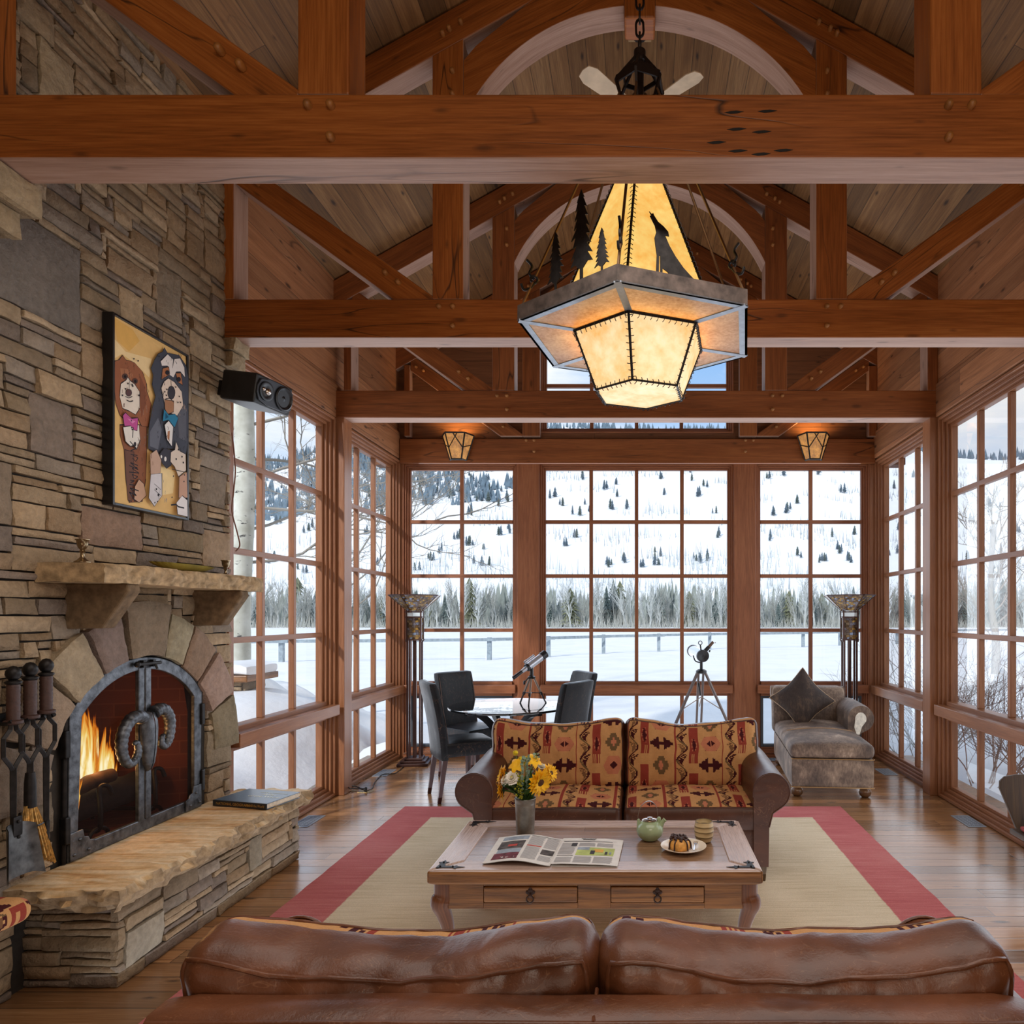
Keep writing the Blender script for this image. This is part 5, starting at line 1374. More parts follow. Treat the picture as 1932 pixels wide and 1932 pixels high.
m = MB(); a, b = tw-fw, td-fw*.92; m.box(-a-.002, a+.002, -b-.002, b+.002, tz-.03, tz-.004)
M['oakp'] = wood('oak_panel', (104, 74, 50), (140, 106, 78), (164, 130, 100), .22, .05, .002, .115, 1.4, cracks=0, knots=.1, var=.15, spec=.7, bump=.08)
m.build('top_panel', M['oakp'], ct)
m = MB(); ax, ay = .695, .335
m.box(-ax, -.492, -ay, -ay+.02, .258, .376); m.box(-.078, .066, -ay, -ay+.02, .258, .376); m.box(.478, ax, -ay, -ay+.02, .258, .376)
m.box(-.492, -.078, -ay, -ay+.02, .258, .286); m.box(.066, .478, -ay, -ay+.02, .258, .286); m.box(-.492, -.078, -ay, -ay+.02, .358, .376); m.box(.066, .478, -ay, -ay+.02, .358, .376)
m.box(-ax, ax, ay-.02, ay, .258, .376); m.box(-ax, -ax+.02, -ay+.02, ay-.02, .258, .376); m.box(ax-.02, ax, -ay+.02, ay-.02, .258, .376)
m.box(-.5, .5, -ay+.019, -ay+.03, .27, .37)
m.build('apron', M['oak'], ct, bevel=.003)
M['rust'] = plain('aged_iron_pull', (58, 38, 30), .55, .5, nscale=40, namt=.3)
for x0, x1 in ((-.490, -.080), (.068, .476)):
    m = MB(); m.box(x0, x1, -ay-.006, -ay+.016, .288, .357); dr = m.build('drawer', M['oak'], ct, bevel=.006)
    c = (x0+x1)/2; m = MB(); y = -ay-.008
    for q in ((0, .342, .011), (-.013, .335, .008), (.013, .335, .008), (0, .352, .006), (0, .330, .012)): m.ball((c+q[0], y, q[1]), q[2], 10, 6, (1, .35, 1))
    m.tube([(c+.015*math.cos(k*PI/8), y-.012, .309+.015*math.sin(k*PI/8)) for k in range(16)], .0035, 6, closed=True); m.ball((c, y-.008, .326), .006, 8, 6); m.build('ring_pull', M['rust'], dr, smooth=60)
M['oakleg'] = wood('oak_leg', (62, 32, 18), (104, 60, 34), (132, 82, 48), .36, cracks=0, knots=0, grain=2)
for sx in (-1, 1):
    for sy in (-1, 1):
        o = V((sx, sy*.55, 0)).normalized()
        b_ = V((sx*.675, sy*.315, 0)); path = [(.0, .374, .040), (.0, .315, .040), (.008, .292, .045), (.010, .272, .044), (-.002, .235, .035), (-.020, .17, .029), (-.02, .10, .025), (.006, .045, .026), (.022, .012, .032), (.022, .0, .032)]
        m = MB(); pts = smoothpath([b_+o*d+V((0, 0, z)) for d, z, _ in path], 4)
        rr = []
        for i in range(len(pts)):
            f = i/4; k = min(int(f), len(path)-2); rr.append(path[k][2]+(path[k+1][2]-path[k][2])*(f-k))
        m.tube(pts, rr, 10); m.build('leg', M['oakleg'], ct, smooth=60)
        # iron corner strap, cut as a little forged bracket
        px, py = sx*(tw-.052), sy*(td-.048); z = tz+.0008
        A = [(0, 0), (-.034, 0), (-.034, -.012), (0, 0)]
        shp = [(.022, .016), (-.052, .016), (-.066, .030), (-.070, .016), (-.104, .008), (-.070, .0), (-.066, -.010), (-.052, -.003), (-.012, -.006), (-.006, -.040), (-.020, -.052), (-.006, -.054), (.004, -.076), (.014, -.054), (.028, -.050), (.016, -.040)]
        m = MB(); pts = [(px+sx*a, py+sy*b, z) for a, b in shp]; m.prism(pts, (0, 0, .0022)); 
        for q in ((.006, .004), (-.05, .006), (.004, -.045)): m.ball((px+sx*q[0], py+sy*q[1], z+.003), .0045, 8, 5)
        m.build('corner_strap', M['iron'], ct)
TZ = tz+.0006

# galvanised vase and flowers
va = thing('flower_vase', 'tall galvanised metal vase holding the flowers on the coffee table', 'vase', (-.579, 3.486, TZ))
M['galv'] = plain('galvanised_metal', (150, 146, 138), .42, .75, nscale=22, namt=.18, bump=.1)
m = MB(); m.lathe([(0, .003), (.042, .003), (.043, .0), (.0445, .004), (.0505, .150), (.0515, .152), (.0515, .155), (.051, .157), (.053, .181), (.0545, .183), (.0535, .185), (.0515, .181), (.049, .15), (.042, .01), (0, .008)], (0, 0, 0), 36); m.build('vase_body', M['galv'], va, smooth=40)
VX, VY, VZ = -.579, 3.486, TZ+.183
M['petal'] = plain('sunflower_petal', (252, 186, 14), .55, nscale=20, namt=.10); M['disk'] = plain('flower_disk', (74, 44, 22), .9, nscale=90, bump=.8)
M['green'] = plain('stem_leaf', (62, 96, 34), .5, nscale=14, namt=.25); M['euc'] = plain('eucalyptus_leaf', (122, 142, 118), .55, nscale=10, namt=.12)
M['white'] = plain('white_petal', (240, 234, 222), .6); M['yball'] = plain('craspedia_yellow', (206, 178, 20), .8, nscale=120, namt=.3, bump=1.0); M['grod'] = plain('goldenrod', (150, 146, 24), .8)
M['dgreen'] = plain('sepal_green', (58, 76, 54), .6, nscale=16, namt=.2)
def stem(p, parent, r=.003):
    m_ = MB(); b0 = V((VX+R.uniform(-.02, .02), VY+R.uniform(-.02, .02), VZ-.13)); mid = V((VX+(p.x-VX)*.22, VY+(p.y-VY)*.22, VZ+.005))
    m_.tube(smoothpath([b0, mid, p], 6), r, 5); m_.build('stem', M['green'], parent, smooth=60)
def flower_frame(p, d):
    q = V((0, 0, 1)).rotation_difference(V(d).normalized()); return Matrix.Translation(p) @ q.to_matrix().to_4x4()
def sunflower(p, d, r, label):
    p = V(p); t = thing('sunflower', label, 'flower', tuple(p), world=True, group='sunflowers in the vase'); Mx = flower_frame(p, d)
    m_ = MB()
    for ly, n, rr, tl in ((0, 18, 1.0, .10), (.004, 16, .86, .42), (.008, 12, .66, .8)):
        for k in range(n):
            a = 2*PI*k/n+ly*90+R.uniform(-.1, .1); l = r*rr*R.uniform(.88, 1.1); w = l*.20; c, s_ = math.cos(a), math.sin(a); z1 = l*tl*.5+R.uniform(-.006, .006)
            def pt_(f, o, zz): return (c*l*f-s_*o, s_*l*f+c*o, zz)
            b = len(m_.v); m_.v += [V(q) for q in (pt_(.25, -w*.5, ly), pt_(.25, w*.5, ly), pt_(.62, w, ly+z1*.5), pt_(.62, -w, ly+z1*.5), pt_(1, 0, ly+z1-.003), pt_(.62, 0, ly+z1*.5-.004))]
            m_.fi((b, b+1, b+2, b+5)); m_.fi((b, b+5, b+3)); m_.fi((b+3, b+5, b+4)); m_.fi((b+5, b+2, b+4))
    m_.xform(Mx); m_.build('petals', M['petal'], t, smooth=60)
    m_ = MB(); m_.ball((0, 0, .003), r*.34, 16, 8, (1, 1, .45)); m_.xform(Mx); m_.build('flower_head', M['disk'], t, smooth=180)
    m_ = MB()
    for k in range(14):
        a = 2*PI*k/14; c, s_ = math.cos(a), math.sin(a); l = r*.62
        m_.poly([(c*.01-s_*.012, s_*.01+c*.012, -.012), (c*.01+s_*.012, s_*.01-c*.012, -.012), (c*l, s_*l, -.004)])
    m_.ball((0, 0, -.008), r*.28, 10, 6, (1, 1, .6)); m_.xform(Mx); m_.build('sepals', M['dgreen'], t)
    stem(p-V(d).normalized()*.012, t, .0045)
sunflower((-.690, 3.46, .742), (-.80, -.30, .25), .058, 'sunflower turned left at the upper left of the vase')
sunflower((-.692, 3.45, .672), (-.9, -.25, -.05), .056, 'lowest sunflower turned left beside the vase rim')
sunflower((-.495, 3.41, .722), (.66, -.66, -.18), .074, 'big open sunflower leaning right over the vase rim')
sunflower((-.450, 3.47, .752), (.75, -.45, .35), .052, 'smaller sunflower at the far right of the bouquet')
def lily(p, d, label):
    p = V(p); t = thing('yellow_lily', label, 'flower', tuple(p), world=True, group='yellow lilies in the vase'); Mx = flower_frame(p, d); m_ = MB()
    for k in range(6):
        a = 2*PI*k/6
        def f(u, v_, a=a):
            w = .016*math.sin(PI*min(1, v_*.9+.08))*(u-.5)*2; l = .052*v_; z = .03*v_-.035*v_*v_
            return (math.cos(a)*l-math.sin(a)*w, math.sin(a)*l+math.cos(a)*w, z+.02)
        m_.grid(f, 4, 6)
    m_.xform(Mx); m_.build('petals', M['petal'], t, smooth=180); stem(p, t)
lily((-.606, 3.46, .785), (-.25, -.6, .6), 'yellow lily facing forward at the top of the bouquet'); lily((-.548, 3.50, .795), (.4, -.4, .7), 'yellow lily turned right near the eucalyptus tip')
def mum(p, d, r, label):
    p = V(p); t = thing('white_chrysanthemum', label, 'flower', tuple(p), world=True, group='white chrysanthemums in the vase'); Mx = flower_frame(p, d); m_ = MB()
    for ly in range(5):
        n = 20-2*ly; el = math.radians(8+17*ly)
        for k in range(n):
            a = 2*PI*(k+.5*(ly % 2))/n; l = r*(1-.10*ly)*R.uniform(.9, 1.08); c, s_ = math.cos(a), math.sin(a); w = .0052
            x1, z1 = l*math.cos(el), l*math.sin(el)
            m_.poly([(c*.006-s_*w*.6, s_*.006+c*w*.6, .002*ly), (c*.006+s_*w*.6, s_*.006-c*w*.6, .002*ly), (c*x1+s_*w, s_*x1-c*w, z1), (c*x1*1.08, s_*x1*1.08, z1+.002), (c*x1-s_*w, s_*x1+c*w, z1)])
    m_.xform(Mx); m_.build('petals', M['white'], t); m_ = MB(); m_.ball((0, 0, .012), r*.22, 10, 6); m_.xform(Mx); m_.build('flower_head', plain('mum_centre', (206, 190, 80), .8), t, smooth=180); stem(p, t)
mum((-.632, 3.42, .738), (-.1, -.75, .6), .036, 'large white chrysanthemum at the front of the bouquet'); mum((-.666, 3.425, .728), (-.5, -.6, .4), .026, 'small white chrysanthemum left of the large one'); mum((-.498, 3.50, .775), (.3, -.2, .9), .024, 'white chrysanthemum peeping out behind the right sunflower')
for p, r, lb in (((-.628, 3.48, .853), .0135, 'tallest yellow billy button ball in the bouquet'), ((-.600, 3.47, .826), .011, 'yellow billy button ball left of the eucalyptus'), ((-.566, 3.47, .828), .0115, 'yellow billy button ball behind the eucalyptus leaves')):
    t = thing('billy_button', lb, 'flower', p, world=True, group='billy buttons in the vase'); m = MB(); m.ball(p, r, 14, 10); m.build('flower_head', M['yball'], t, smooth=180); stem(V(p), t, .002)
def sprig(pts, nm, label, lr, mat, grp):
    pts = smoothpath(pts, 6); t = thing(nm, label, 'foliage', tuple(pts[-1]), world=True, group=grp)
    m_ = MB(); m_.tube(pts, .002, 5); m_.build('stem', M['green'], t, smooth=60); m_ = MB()
    for i in range(5, len(pts), 2 if lr < .012 else 1):
        for s_ in (-1, 1):
            d = V((s_*R.uniform(.5, 1), R.uniform(-.9, -.1), R.uniform(-.1, .5))).normalized(); c = pts[i]+d*lr*1.25; n_ = V((R.uniform(-.4, .4), -.8, R.uniform(.1, .8))).normalized(); u = d; w = n_.cross(u).normalized(); k = lr*R.uniform(.6, .95)
            m_.poly([c+u*k*math.cos(2*PI*j/10)+w*k*.85*math.sin(2*PI*j/10) for j in range(10)])
    m_.build('leaves', mat, t)
sprig([(VX, VY, VZ-.05), (-.572, 3.43, .70), (-.568, 3.42, .76), (-.572, 3.43, .81), (-.564, 3.44, .838)], 'eucalyptus_sprig', 'grey green eucalyptus sprig in the middle of the bouquet', .013, M['euc'], None)
sprig([(VX, VY, VZ-.05), (-.555, 3.49, .74), (-.530, 3.50, .80), (-.524, 3.50, .85)], 'eucalyptus_sprig', 'thin eucalyptus sprig standing up at the top right of the bouquet', .010, M['euc'], None)
t = thing('goldenrod_sprig', 'yellow green goldenrod sprig hanging over the front of the vase', 'foliage', (-.60, 3.42, .66), world=True); m = MB(); m.tube(smoothpath([(VX, VY, VZ-.03), (-.59, 3.43, .66), (-.598, 3.41, .71), (-.595, 3.42, .755)]), .002, 5); m.build('stem', M['green'], t); m = MB()
for i in range(70): z = R.uniform(.64, .765); m.ball((-.597+R.gauss(0, .010), 3.412+R.gauss(0, .008), z), R.uniform(.003, .0055), 6, 4)
m.build('blossoms', M['grod'], t, smooth=180)
t = thing('leafy_greens', 'broad green leaves fanning out around the vase rim', 'foliage', (VX, VY, VZ), world=True, kind='stuff')
m = MB()
for k in range(34):
    a = R.uniform(0, 2*PI); el = R.uniform(.5, 1.3); l = R.uniform(.07, .11); d = V((math.cos(a)*math.cos(el), math.sin(a)*math.cos(el), math.sin(el))); p = V((VX, VY, VZ))+V((math.cos(a), math.sin(a), 0))*R.uniform(.012, .045)+V((0, 0, R.uniform(-.005, .06)))
    s_ = d.cross(V((0, 0, 1))).normalized(); nr = s_.cross(d)
    def lf(u, v_): return p+d*l*v_+s_*(u-.5)*2*.020*math.sin(PI*min(1, v_*.94+.04))+nr*(.012*(abs(u-.5)*2)-.03*v_*v_)
    m.grid(lf, 4, 6)
m.build('leaves', M['green'], t, smooth=180)

# teapot, cup, plate, cake, fork
M['celadon'] = plain('celadon_glaze', (158, 176, 138), .16, nscale=9, namt=.08, spec=.6)
tp = thing('teapot', 'round celadon green teapot with a metal arch handle on the coffee table', 'teapot', (.05, 3.41, TZ))
m = MB(); m.lathe([(0, 0), (.040, 0), (.044, .004), (.062, .024), (.0675, .045), (.064, .064), (.050, .083), (.040, .090), (.036, .092)], (0, 0, 0), 36); m.build('body', M['celadon'], tp, smooth=60)
m = MB(); m.tube(smoothpath([(.040, -.004, .056), (.056, -.006, .074), (.064, -.008, .088), (.074, -.009, .099)], 5), [.020, .019, .017, .016, .015, .014, .013, .012, .0115, .011, .0105, .010, .010, .010, .011, .012][:16], 14); m.build('spout', M['celadon'], tp, smooth=60)
m = MB(); m.lathe([(.038, .091), (.040, .096), (.034, .101), (.014, .1035), (.013, .108), (.006, .110), (0, .1095)], (0, 0, 0), 30); m.build('lid', M['chrome'], tp, smooth=40)
m = MB(); h = smoothpath([(-.056, 0, .080), (-.058, 0, .115), (-.046, 0, .158), (-.016, 0, .185), (.012, 0, .183), (.034, 0, .155), (.040, 0, .115), (.042, 0, .098)], 6)
for i in range(len(h)-1): m.beam(h[i], h[i+1], .002, .012, V((0, 1, 0)))
m.build('handle', plain('brushed_metal', (168, 164, 158), .3, .9), tp)
m = MB(); m.rbox(.008, .010, .026, .007, 4, cen=(-.056, 0, .074)); m.rbox(.010, .011, .016, .008, 4, cen=(.045, 0, .094)); m.build('lugs', M['celadon'], tp, smooth=60)
cp = thing('tea_cup', 'tan stoneware tea cup with brown spiral bands behind the plate', 'cup', (.315, 3.38, TZ))
def cupm():
    t_ = NT('banded_stoneware'); sp_ = t_.n('SeparateXYZ', None, Vector=t_.obj()); z = t_.math('ADD', sp_.outputs[2], t_.math('MULTIPLY', t_.noise(t_.obj(), 14, 2), .008))
    s_ = t_.math('SINE', t_.math('MULTIPLY', z, 262.0)); c = t_.mix(t_.fr(s_, .55, .8), rgba((198, 174, 130)), rgba((120, 100, 66))); t_.bsdf(c, .4, normal=t_.bump(s_, .3, .003)); return t_.m
m = MB(); m.lathe([(0, 0), (.034, 0), (.037, .003), (.045, .025), (.048, .05), (.046, .078), (.042, .098), (.0405, .099), (.039, .097), (.043, .06), (.036, .008), (0, .006)], (0, 0, 0), 32); m.build('cup_body', cupm(), cp, smooth=50)
pl = thing('dessert_plate', 'round cream plate under the chocolate topped cake', 'plate', (.207, 3.26, TZ))
m = MB(); m.lathe([(0, .0015), (.058, .0015), (.060, 0), (.064, .002), (.090, .012), (.107, .018), (.1085, .0205), (.106, .0205), (.088, .015), (.064, .006), (0, .0045)], (0, 0, 0), 40); m.build('plate_body', plain('cream_glaze', (234, 222, 202), .18), pl, smooth=60)
ck = thing('cake', 'small golden cake with chocolate crumble topping on the plate', 'cake', (.188, 3.25, TZ+.006))
m = MB(); m.lathe([(0, 0), (.044, 0), (.050, .006), (.052, .022), (.048, .040), (.036, .047), (0, .049)], (0, 0, 0), 28)
for q in m.v: q += V((nz(q.x*40, q.y*40, q.z*40), nz(q.x*40, q.y*40, 5), 0))*.003
m.build('cake_body', plain('golden_cake', (222, 160, 78), .6, nscale=40, namt=.2, bump=.4), ck, smooth=60)
m = MB()
for k in range(70):
    a = R.uniform(0, 2*PI); r = .042*R.random()**.5; m.ball((r*math.cos(a), r*math.sin(a), .048+R.uniform(-.002, .010)), R.uniform(.004, .008), 7, 5)
for a in (3.6, 4.2, 5.4, 6.0): m.tube(smoothpath([(.038*math.cos(a), .038*math.sin(a), .050), (.052*math.cos(a), .052*math.sin(a), .035), (.056*math.cos(a), .056*math.sin(a), .005)]), .004, 6)
m.build('chocolate_topping', plain('chocolate', (58, 32, 24), .3, nscale=60, namt=.4), ck, smooth=180)
fk = thing('dessert_fork', 'small silver fork leaning on the right rim of the plate', 'fork', (.262, 3.25, TZ+.022), math.radians(80))
m = MB(); m.beam((-.075, 0, .002), (.0, 0, .004), .009, .003); m.beam((.0, 0, .004), (.012, 0, .006), .008, .003, w1=.020)
for k in range(4): m.beam((.012, -.0085+k*.0057, .006), (.046, -.0085+k*.0057, .004), .003, .002)
m.build('fork_body', M['chrome'], fk, bevel=.001)

# open newspaper
mg = thing('newspaper', 'open newspaper lying at the front of the coffee table', 'newspaper', (-.385, 3.22, TZ), math.radians(-3))
M['paper'] = plain('newsprint', (224, 220, 214), .85, nscale=30, namt=.04); M['print'] = plain('printed_text', (168, 166, 168), .9); M['ink'] = plain('dark_ink', (60, 58, 62), .9)
M['redad'] = plain('maroon_print', (112, 46, 58), .85, nscale=30, namt=.4); M['grad'] = plain('dark_photo_print', (84, 76, 74), .85, nscale=30, namt=.5); M['pgreen'] = plain('green_cartoon_print', (178, 190, 112), .85, nscale=16, namt=.2); M['pblue'] = plain('blue_grey_print', (150, 160, 172), .85, nscale=30, namt=.2); M['porange'] = plain('orange_print', (222, 170, 80), .85); M['rtext'] = plain('red_print', (190, 70, 60), .9)
def lp(a, b, off=0):   # left page, a from outer edge 0 to spine 1, b bottom 0..1 top
    x = -.305+.305*a; z = .006+.055*math.sin(PI*min(1, a*.62+.36))**2*(a**1.1)*(1.0 if a < .84 else max(.18, 1-((a-.84)/.16)**2*.82)); return V((x-.016*b*(1-a), -.18+.36*b-.012*a, z+off))
def rp(a, b, off=0): return V((.002+.295*a, -.185+.35*b+.006*a, .012+.004*math.sin(a*PI)-.006*a+.002*nz(a*3, b*3)+off))
for nm, f in (('left_page', lp), ('right_page', rp)):
    m = MB(); m.grid(lambda a, b: f(a, b), 24, 8); m.grid(lambda a, b: f(a, b)-V((0, 0, .002 if nm == 'left_page' else max(.001, f(a, b).z-.001))), 24, 8, flip=True)
    pg = m.build(nm, M['paper'], mg, smooth=60)
    m = MB(); mats = ['print', 'ink', 'redad', 'grad', 'pgreen', 'pblue', 'porange', 'rtext']
    def rect(a0, a1, b0, b1, k, off=.0006): m.grid(lambda u, v_: f(a0+(a1-a0)*u, b0+(b1-b0)*v_, off), max(1, int((a1-a0)*24)), 2, mi=mats.index(k))
    def lines(a0, a1, b0, b1, n, k='print'):
        for i in range(n):
            b = b1-(b1-b0)*(i+.2)/n; rect(a0, a1-R.uniform(0, .02)*(R.random() < .3), b-(b1-b0)/n*.55, b, k)
    if nm == 'left_page':
        rect(.10, .50, .80, .95, 'pblue'); rect(.10, .48, .46, .76, 'grad', .0006); rect(.10, .48, .08, .30, 'redad'); rect(.12, .48, .30, .45, 'pblue'); rect(.24, .38, .54, .62, 'rtext', .0012)
        lines(.53, .75, .60, .93, 12); lines(.53, .75, .10, .54, 16); lines(.78, .97, .55, .93, 14); rect(.53, .75, .555, .585, 'rtext', .0012); rect(.78, .97, .32, .50, 'grad'); lines(.78, .97, .10, .28, 7); rect(.53, .97, .945, .96, 'ink')
    else:
        rect(.34, .54, .925, .955, 'ink'); rect(.02, .90, .885, .892, 'print'); lines(.04, .84, .84, .87, 1, 'ink'); lines(.03, .27, .33, .80, 18); rect(.19, .28, .66, .78, 'ink', .0012); lines(.31, .57, .66, .80, 6); lines(.60, .86, .66, .80, 6)
        rect(.31, .90, .32, .62, 'pgreen'); rect(.58, .73, .44, .56, 'porange', .0012); rect(.31, .50, .52, .62, 'pblue', .0012); rect(.53, .60, .36, .50, 'ink', .0016); rect(.76, .80, .36, .47, 'ink', .0016); rect(.83, .86, .37, .46, 'pblue', .0016)
        rect(.03, .28, .29, .31, 'ink'); lines(.03, .28, .05, .25, 8); lines(.31, .58, .05, .28, 10); lines(.61, .90, .05, .28, 10)
    m.build('printing', [M[k] for k in mats], pg)
lettering('heading', 'OPINIONS', .016, M['ink'], mg, (.13, .146, .0165), (0, 0, 0), align='CENTER')
lettering('advert_lettering', "'9 OFF", .024, plain('white_print', (236, 230, 226), .8), mg, (-.205, -.145, .022), (0, -.09, 0), align='CENTER')
# ------------------------------------------------------------------ dining corner
dt = thing('dining_table', 'round black glass topped dining table by the far windows', 'dining table', (-1.15, 6.10, 0))
M['bglass'] = plain('black_glass', (12, 14, 16), .03, spec=.9)
m = MB(); m.lathe([(0, .728), (.515, .728), (.53, .734), (.532, .742), (.528, .749), (.52, .75), (0, .75)], (0, 0, 0), 64); m.build('table_top', M['bglass'], dt, smooth=40)
M['blackw'] = plain('black_wood', (22, 21, 24), .32)
for k in range(4):
    a = PI/4+k*PI/2; c, s_ = math.cos(a), math.sin(a)
    pts = smoothpath([(c*.44, s_*.44, .726), (c*.30, s_*.30, .69), (c*.16, s_*.16, .56), (c*.10, s_*.10, .40), (c*.14, s_*.14, .22), (c*.26, s_*.26, .10), (c*.36, s_*.36, .03), (c*.40, s_*.40, .0)], 5)
    m = MB()
    for i in range(len(pts)-1): m.beam(pts[i], pts[i+1]+(pts[i+1]-pts[i])*.06, .045, .05, V((-s_, c, 0)).cross(pts[i+1]-pts[i]))
    m.build('curved_leg', M['blackw'], dt)
m = MB(); m.lathe([(0, .36), (.13, .36), (.14, .37), (.14, .40), (.13, .41), (0, .41)], (0, 0, 0), 24)
m.build('hub', M['blackw'], dt, smooth=40)
M['chleg'] = plain('mahogany_leg', (58, 26, 22), .3)
def make_chair(label, loc, rz):
    t = thing('dining_chair', label, 'chair', loc, rz, 'black leather dining chairs')
    m = MB(); m.rbox(.225, .215, .065, .03, 8, lambda p: (p.x, p.y, p.z+(.012*(1-(p.x/.22)**2)*(1-(p.y/.21)**2) if p.z > 0 else 0)), cen=(.01, 0, .43)); m.build('seat', M['leather_b'], t, smooth=60)
    def bf(p): f = max(0, (p.z+.32)/.64); return (p.x-.10*f**1.6-.012*(1-(p.y/.215)**2), p.y*(1-.03*f), p.z)
    m = MB(); m.rbox(.038, .215, .325, .025, 8, bf, cen=(-.19, 0, .668), nn=(4, 10, 16)); bk_ = m.build('backrest', M['leather_b'], t, smooth=60)
    m = MB()
    for y in (-.20, .20): m.tube([V(bf(V((.039, y*.98, z))))+V((-.19, 0, .668)) for z in [-.22+.5*i/10 for i in range(11)]], .003, 5)
    m.build('seam', plain('chair_stitch', (64, 44, 36), .6), bk_, smooth=60)
    for sx, sy in ((1, -1), (1, 1), (-1, -1), (-1, 1)):
        m = MB(); dx = .0 if sx > 0 else -.05
        m.beam((sx*.185, sy*.185, .37), (sx*.185+dx, sy*.188, 0), .042, .042, (0, 1, 0), .028, .028); m.build('leg', M['chleg'], t, bevel=.003)
    return t
c0 = make_chair('black leather dining chair nearest the left lamp, its back to the camera', (-1.53, 5.93, 0), math.radians(29))
dup(c0, (-1.61, 6.60, 0), math.radians(-38), 'black leather dining chair behind the table on the left, facing forward')
dup(c0, (-.77, 5.92, 0), math.radians(151), 'black leather dining chair just behind the left sofa cushion, on the right of the table')
dup(c0, (-.78, 6.62, 0), math.radians(214), 'black leather dining chair at the far right of the round table')

# ------------------------------------------------------------------ telescopes
M['scopew'] = plain('silver_tube', (192, 196, 204), .2, .55); M['scopeb'] = plain('telescope_black', (26, 27, 30), .35)
M['alu'] = plain('aluminium_leg', (150, 132, 118), .4, .5); M['alud'] = plain('grey_tripod_leg', (104, 92, 88), .4, .4)
ts = thing('refractor_telescope', 'small silver refractor telescope on a tripod standing on the dining table', 'telescope', (-.973, 6.20, .7502))
def tp_(m, a, b, r0, r1=None, n=16): m.tube([a, b], [r0, r1 or r0], n)
ax = V((.245, .22, .195)).normalized(); c = V((0, 0, .355))
m = MB(); tp_(m, c-ax*.05, c+ax*.13, .033); m.build('tube', M['scopew'], ts, smooth=50)
m = MB(); tp_(m, c+ax*.12, c+ax*.175, .038); tp_(m, c-ax*.062, c-ax*.04, .036); m.build('dew_shield', M['scopeb'], ts, smooth=50)
m = MB(); tp_(m, c-ax*.12, c-ax*.055, .016, .022); m.build('focuser', M['scopew'], ts, smooth=50)
m = MB(); tp_(m, c-ax*.22, c-ax*.115, .017, .015); m.build('eyepiece', M['scopeb'], ts, smooth=50)
m = MB(); f = V((0, 0, .062)); tp_(m, c+f-ax*.06, c+f+ax*.03, .012); tp_(m, c+f-ax*.085, c+f-ax*.055, .014); m.tube([c+f*.4, c+f], .006, 6); m.build('finder', M['scopew'], ts, smooth=50)
m = MB(); m.tube([(0, 0, .245), (0, 0, .33)], .016, 10); m.lathe([(.028, .225), (.034, .23), (.034, .245), (.02, .25)], (0, 0, 0), 16); m.tube([(0, 0, .27), (-.055, -.03, .20)], .006, 8); m.ball((-.06, -.033, .193), .011, 10, 8, (1, 1, 1.8)); m.build('mount_head', M['scopeb'], ts, smooth=50)
for k in range(3):
    a = math.radians(-92+120*k); d = V((math.cos(a), math.sin(a), 0)); m = MB(); p0, p1 = d*.022+V((0, 0, .232)), d*.135+V((0, 0, .0))
    pm = p0.lerp(p1, .60); m.beam(p0, pm, .018, .015, d); lg = m.build('leg', M['alu'], ts, bevel=.002)
    m = MB(); m.beam(pm, p1, .011, .010, d); m.beam(pm-(p1-p0)*.04, pm+(p1-p0)*.06, .020, .018, d); m.ball(p1+V((0, 0, .006)), .008, 8, 6); m.build('lower_section', M['scopeb'], lg, smooth=50)
    m = MB(); m.tube([V((0, 0, .10)), pm], .004, 6); m.build('brace', M['scopeb'], ts)
t2 = thing('reflector_telescope', 'short black reflector telescope on a tall floor tripod by the centre window', 'telescope', (.563, 6.30, 0))
hz2 = 1.175
ax = V((-.22, .95, .10)).normalized(); c = V((.012, .02, hz2))
m = MB(); tp_(m, c-ax*.02, c+ax*.30, .054, n=28); m.build('tube', M['scopew'], t2, smooth=50)
m = MB(); b_ = len(m.v); m.lathe([(.020, .0), (.030, -.004), (.055, -.006), (.058, .0), (.058, .022), (.054, .024)], c-ax*.02, 28, axis=tuple(ax)); m.lathe([(.0, .004), (.022, .002)], c-ax*.02, 20, axis=tuple(ax), cap=False); m.lathe([(.054, -.01), (.058, -.008), (.058, .012), (.054, .014)], c+ax*.29, 28, axis=tuple(ax)); m.build('end_cap', M['scopeb'], t2, smooth=40)
m = MB(); e = V((.66, -.05, .75)).normalized(); p = c+ax*.03; tp_(m, p+e*.04, p+e*.105, .020, .017); m.lathe([(.0, 0), (.010, 0), (.010, .014), (0, .014)], p+e*.085+V((.012, 0, -.022)), 12, axis=(1, 0, -.5)); fo = m.build('focuser', M['scopeb'], t2, smooth=50)
m = MB(); tp_(m, p+e*.10, p+e*.165, .014); m.ball(p+e*.165+V((.018, 0, -.008)), .005, 8, 6); m.build('eyepiece', plain('bronze_eyepiece', (112, 90, 76), .35, .6), fo, smooth=50)
m = MB(); m.beam(c+V((-.012, .02, .052)), c+V((-.018, .02, .10)), .022, .012); m.tube([c+V((-.018+.017*math.cos(k*PI/8), .02, .117+.017*math.sin(k*PI/8))) for k in range(16)], .004, 6, closed=True); m.build('finder_ring', M['scopeb'], t2, smooth=50)
m = MB(); m.tube([(0, 0, hz2-.14), (0, 0, hz2-.055)], .014, 10); m.tube(smoothpath([(0, 0, hz2-.062), (-.05, .03, hz2-.05), (-.07, .05, hz2+.0)]), .006, 8); m.lathe([(.02, -.03), (.05, -.022), (.05, .0), (.03, .012), (.018, .015)], (0, 0, hz2-.135), 16); m.build('mount_head', M['scopeb'], t2, smooth=50)
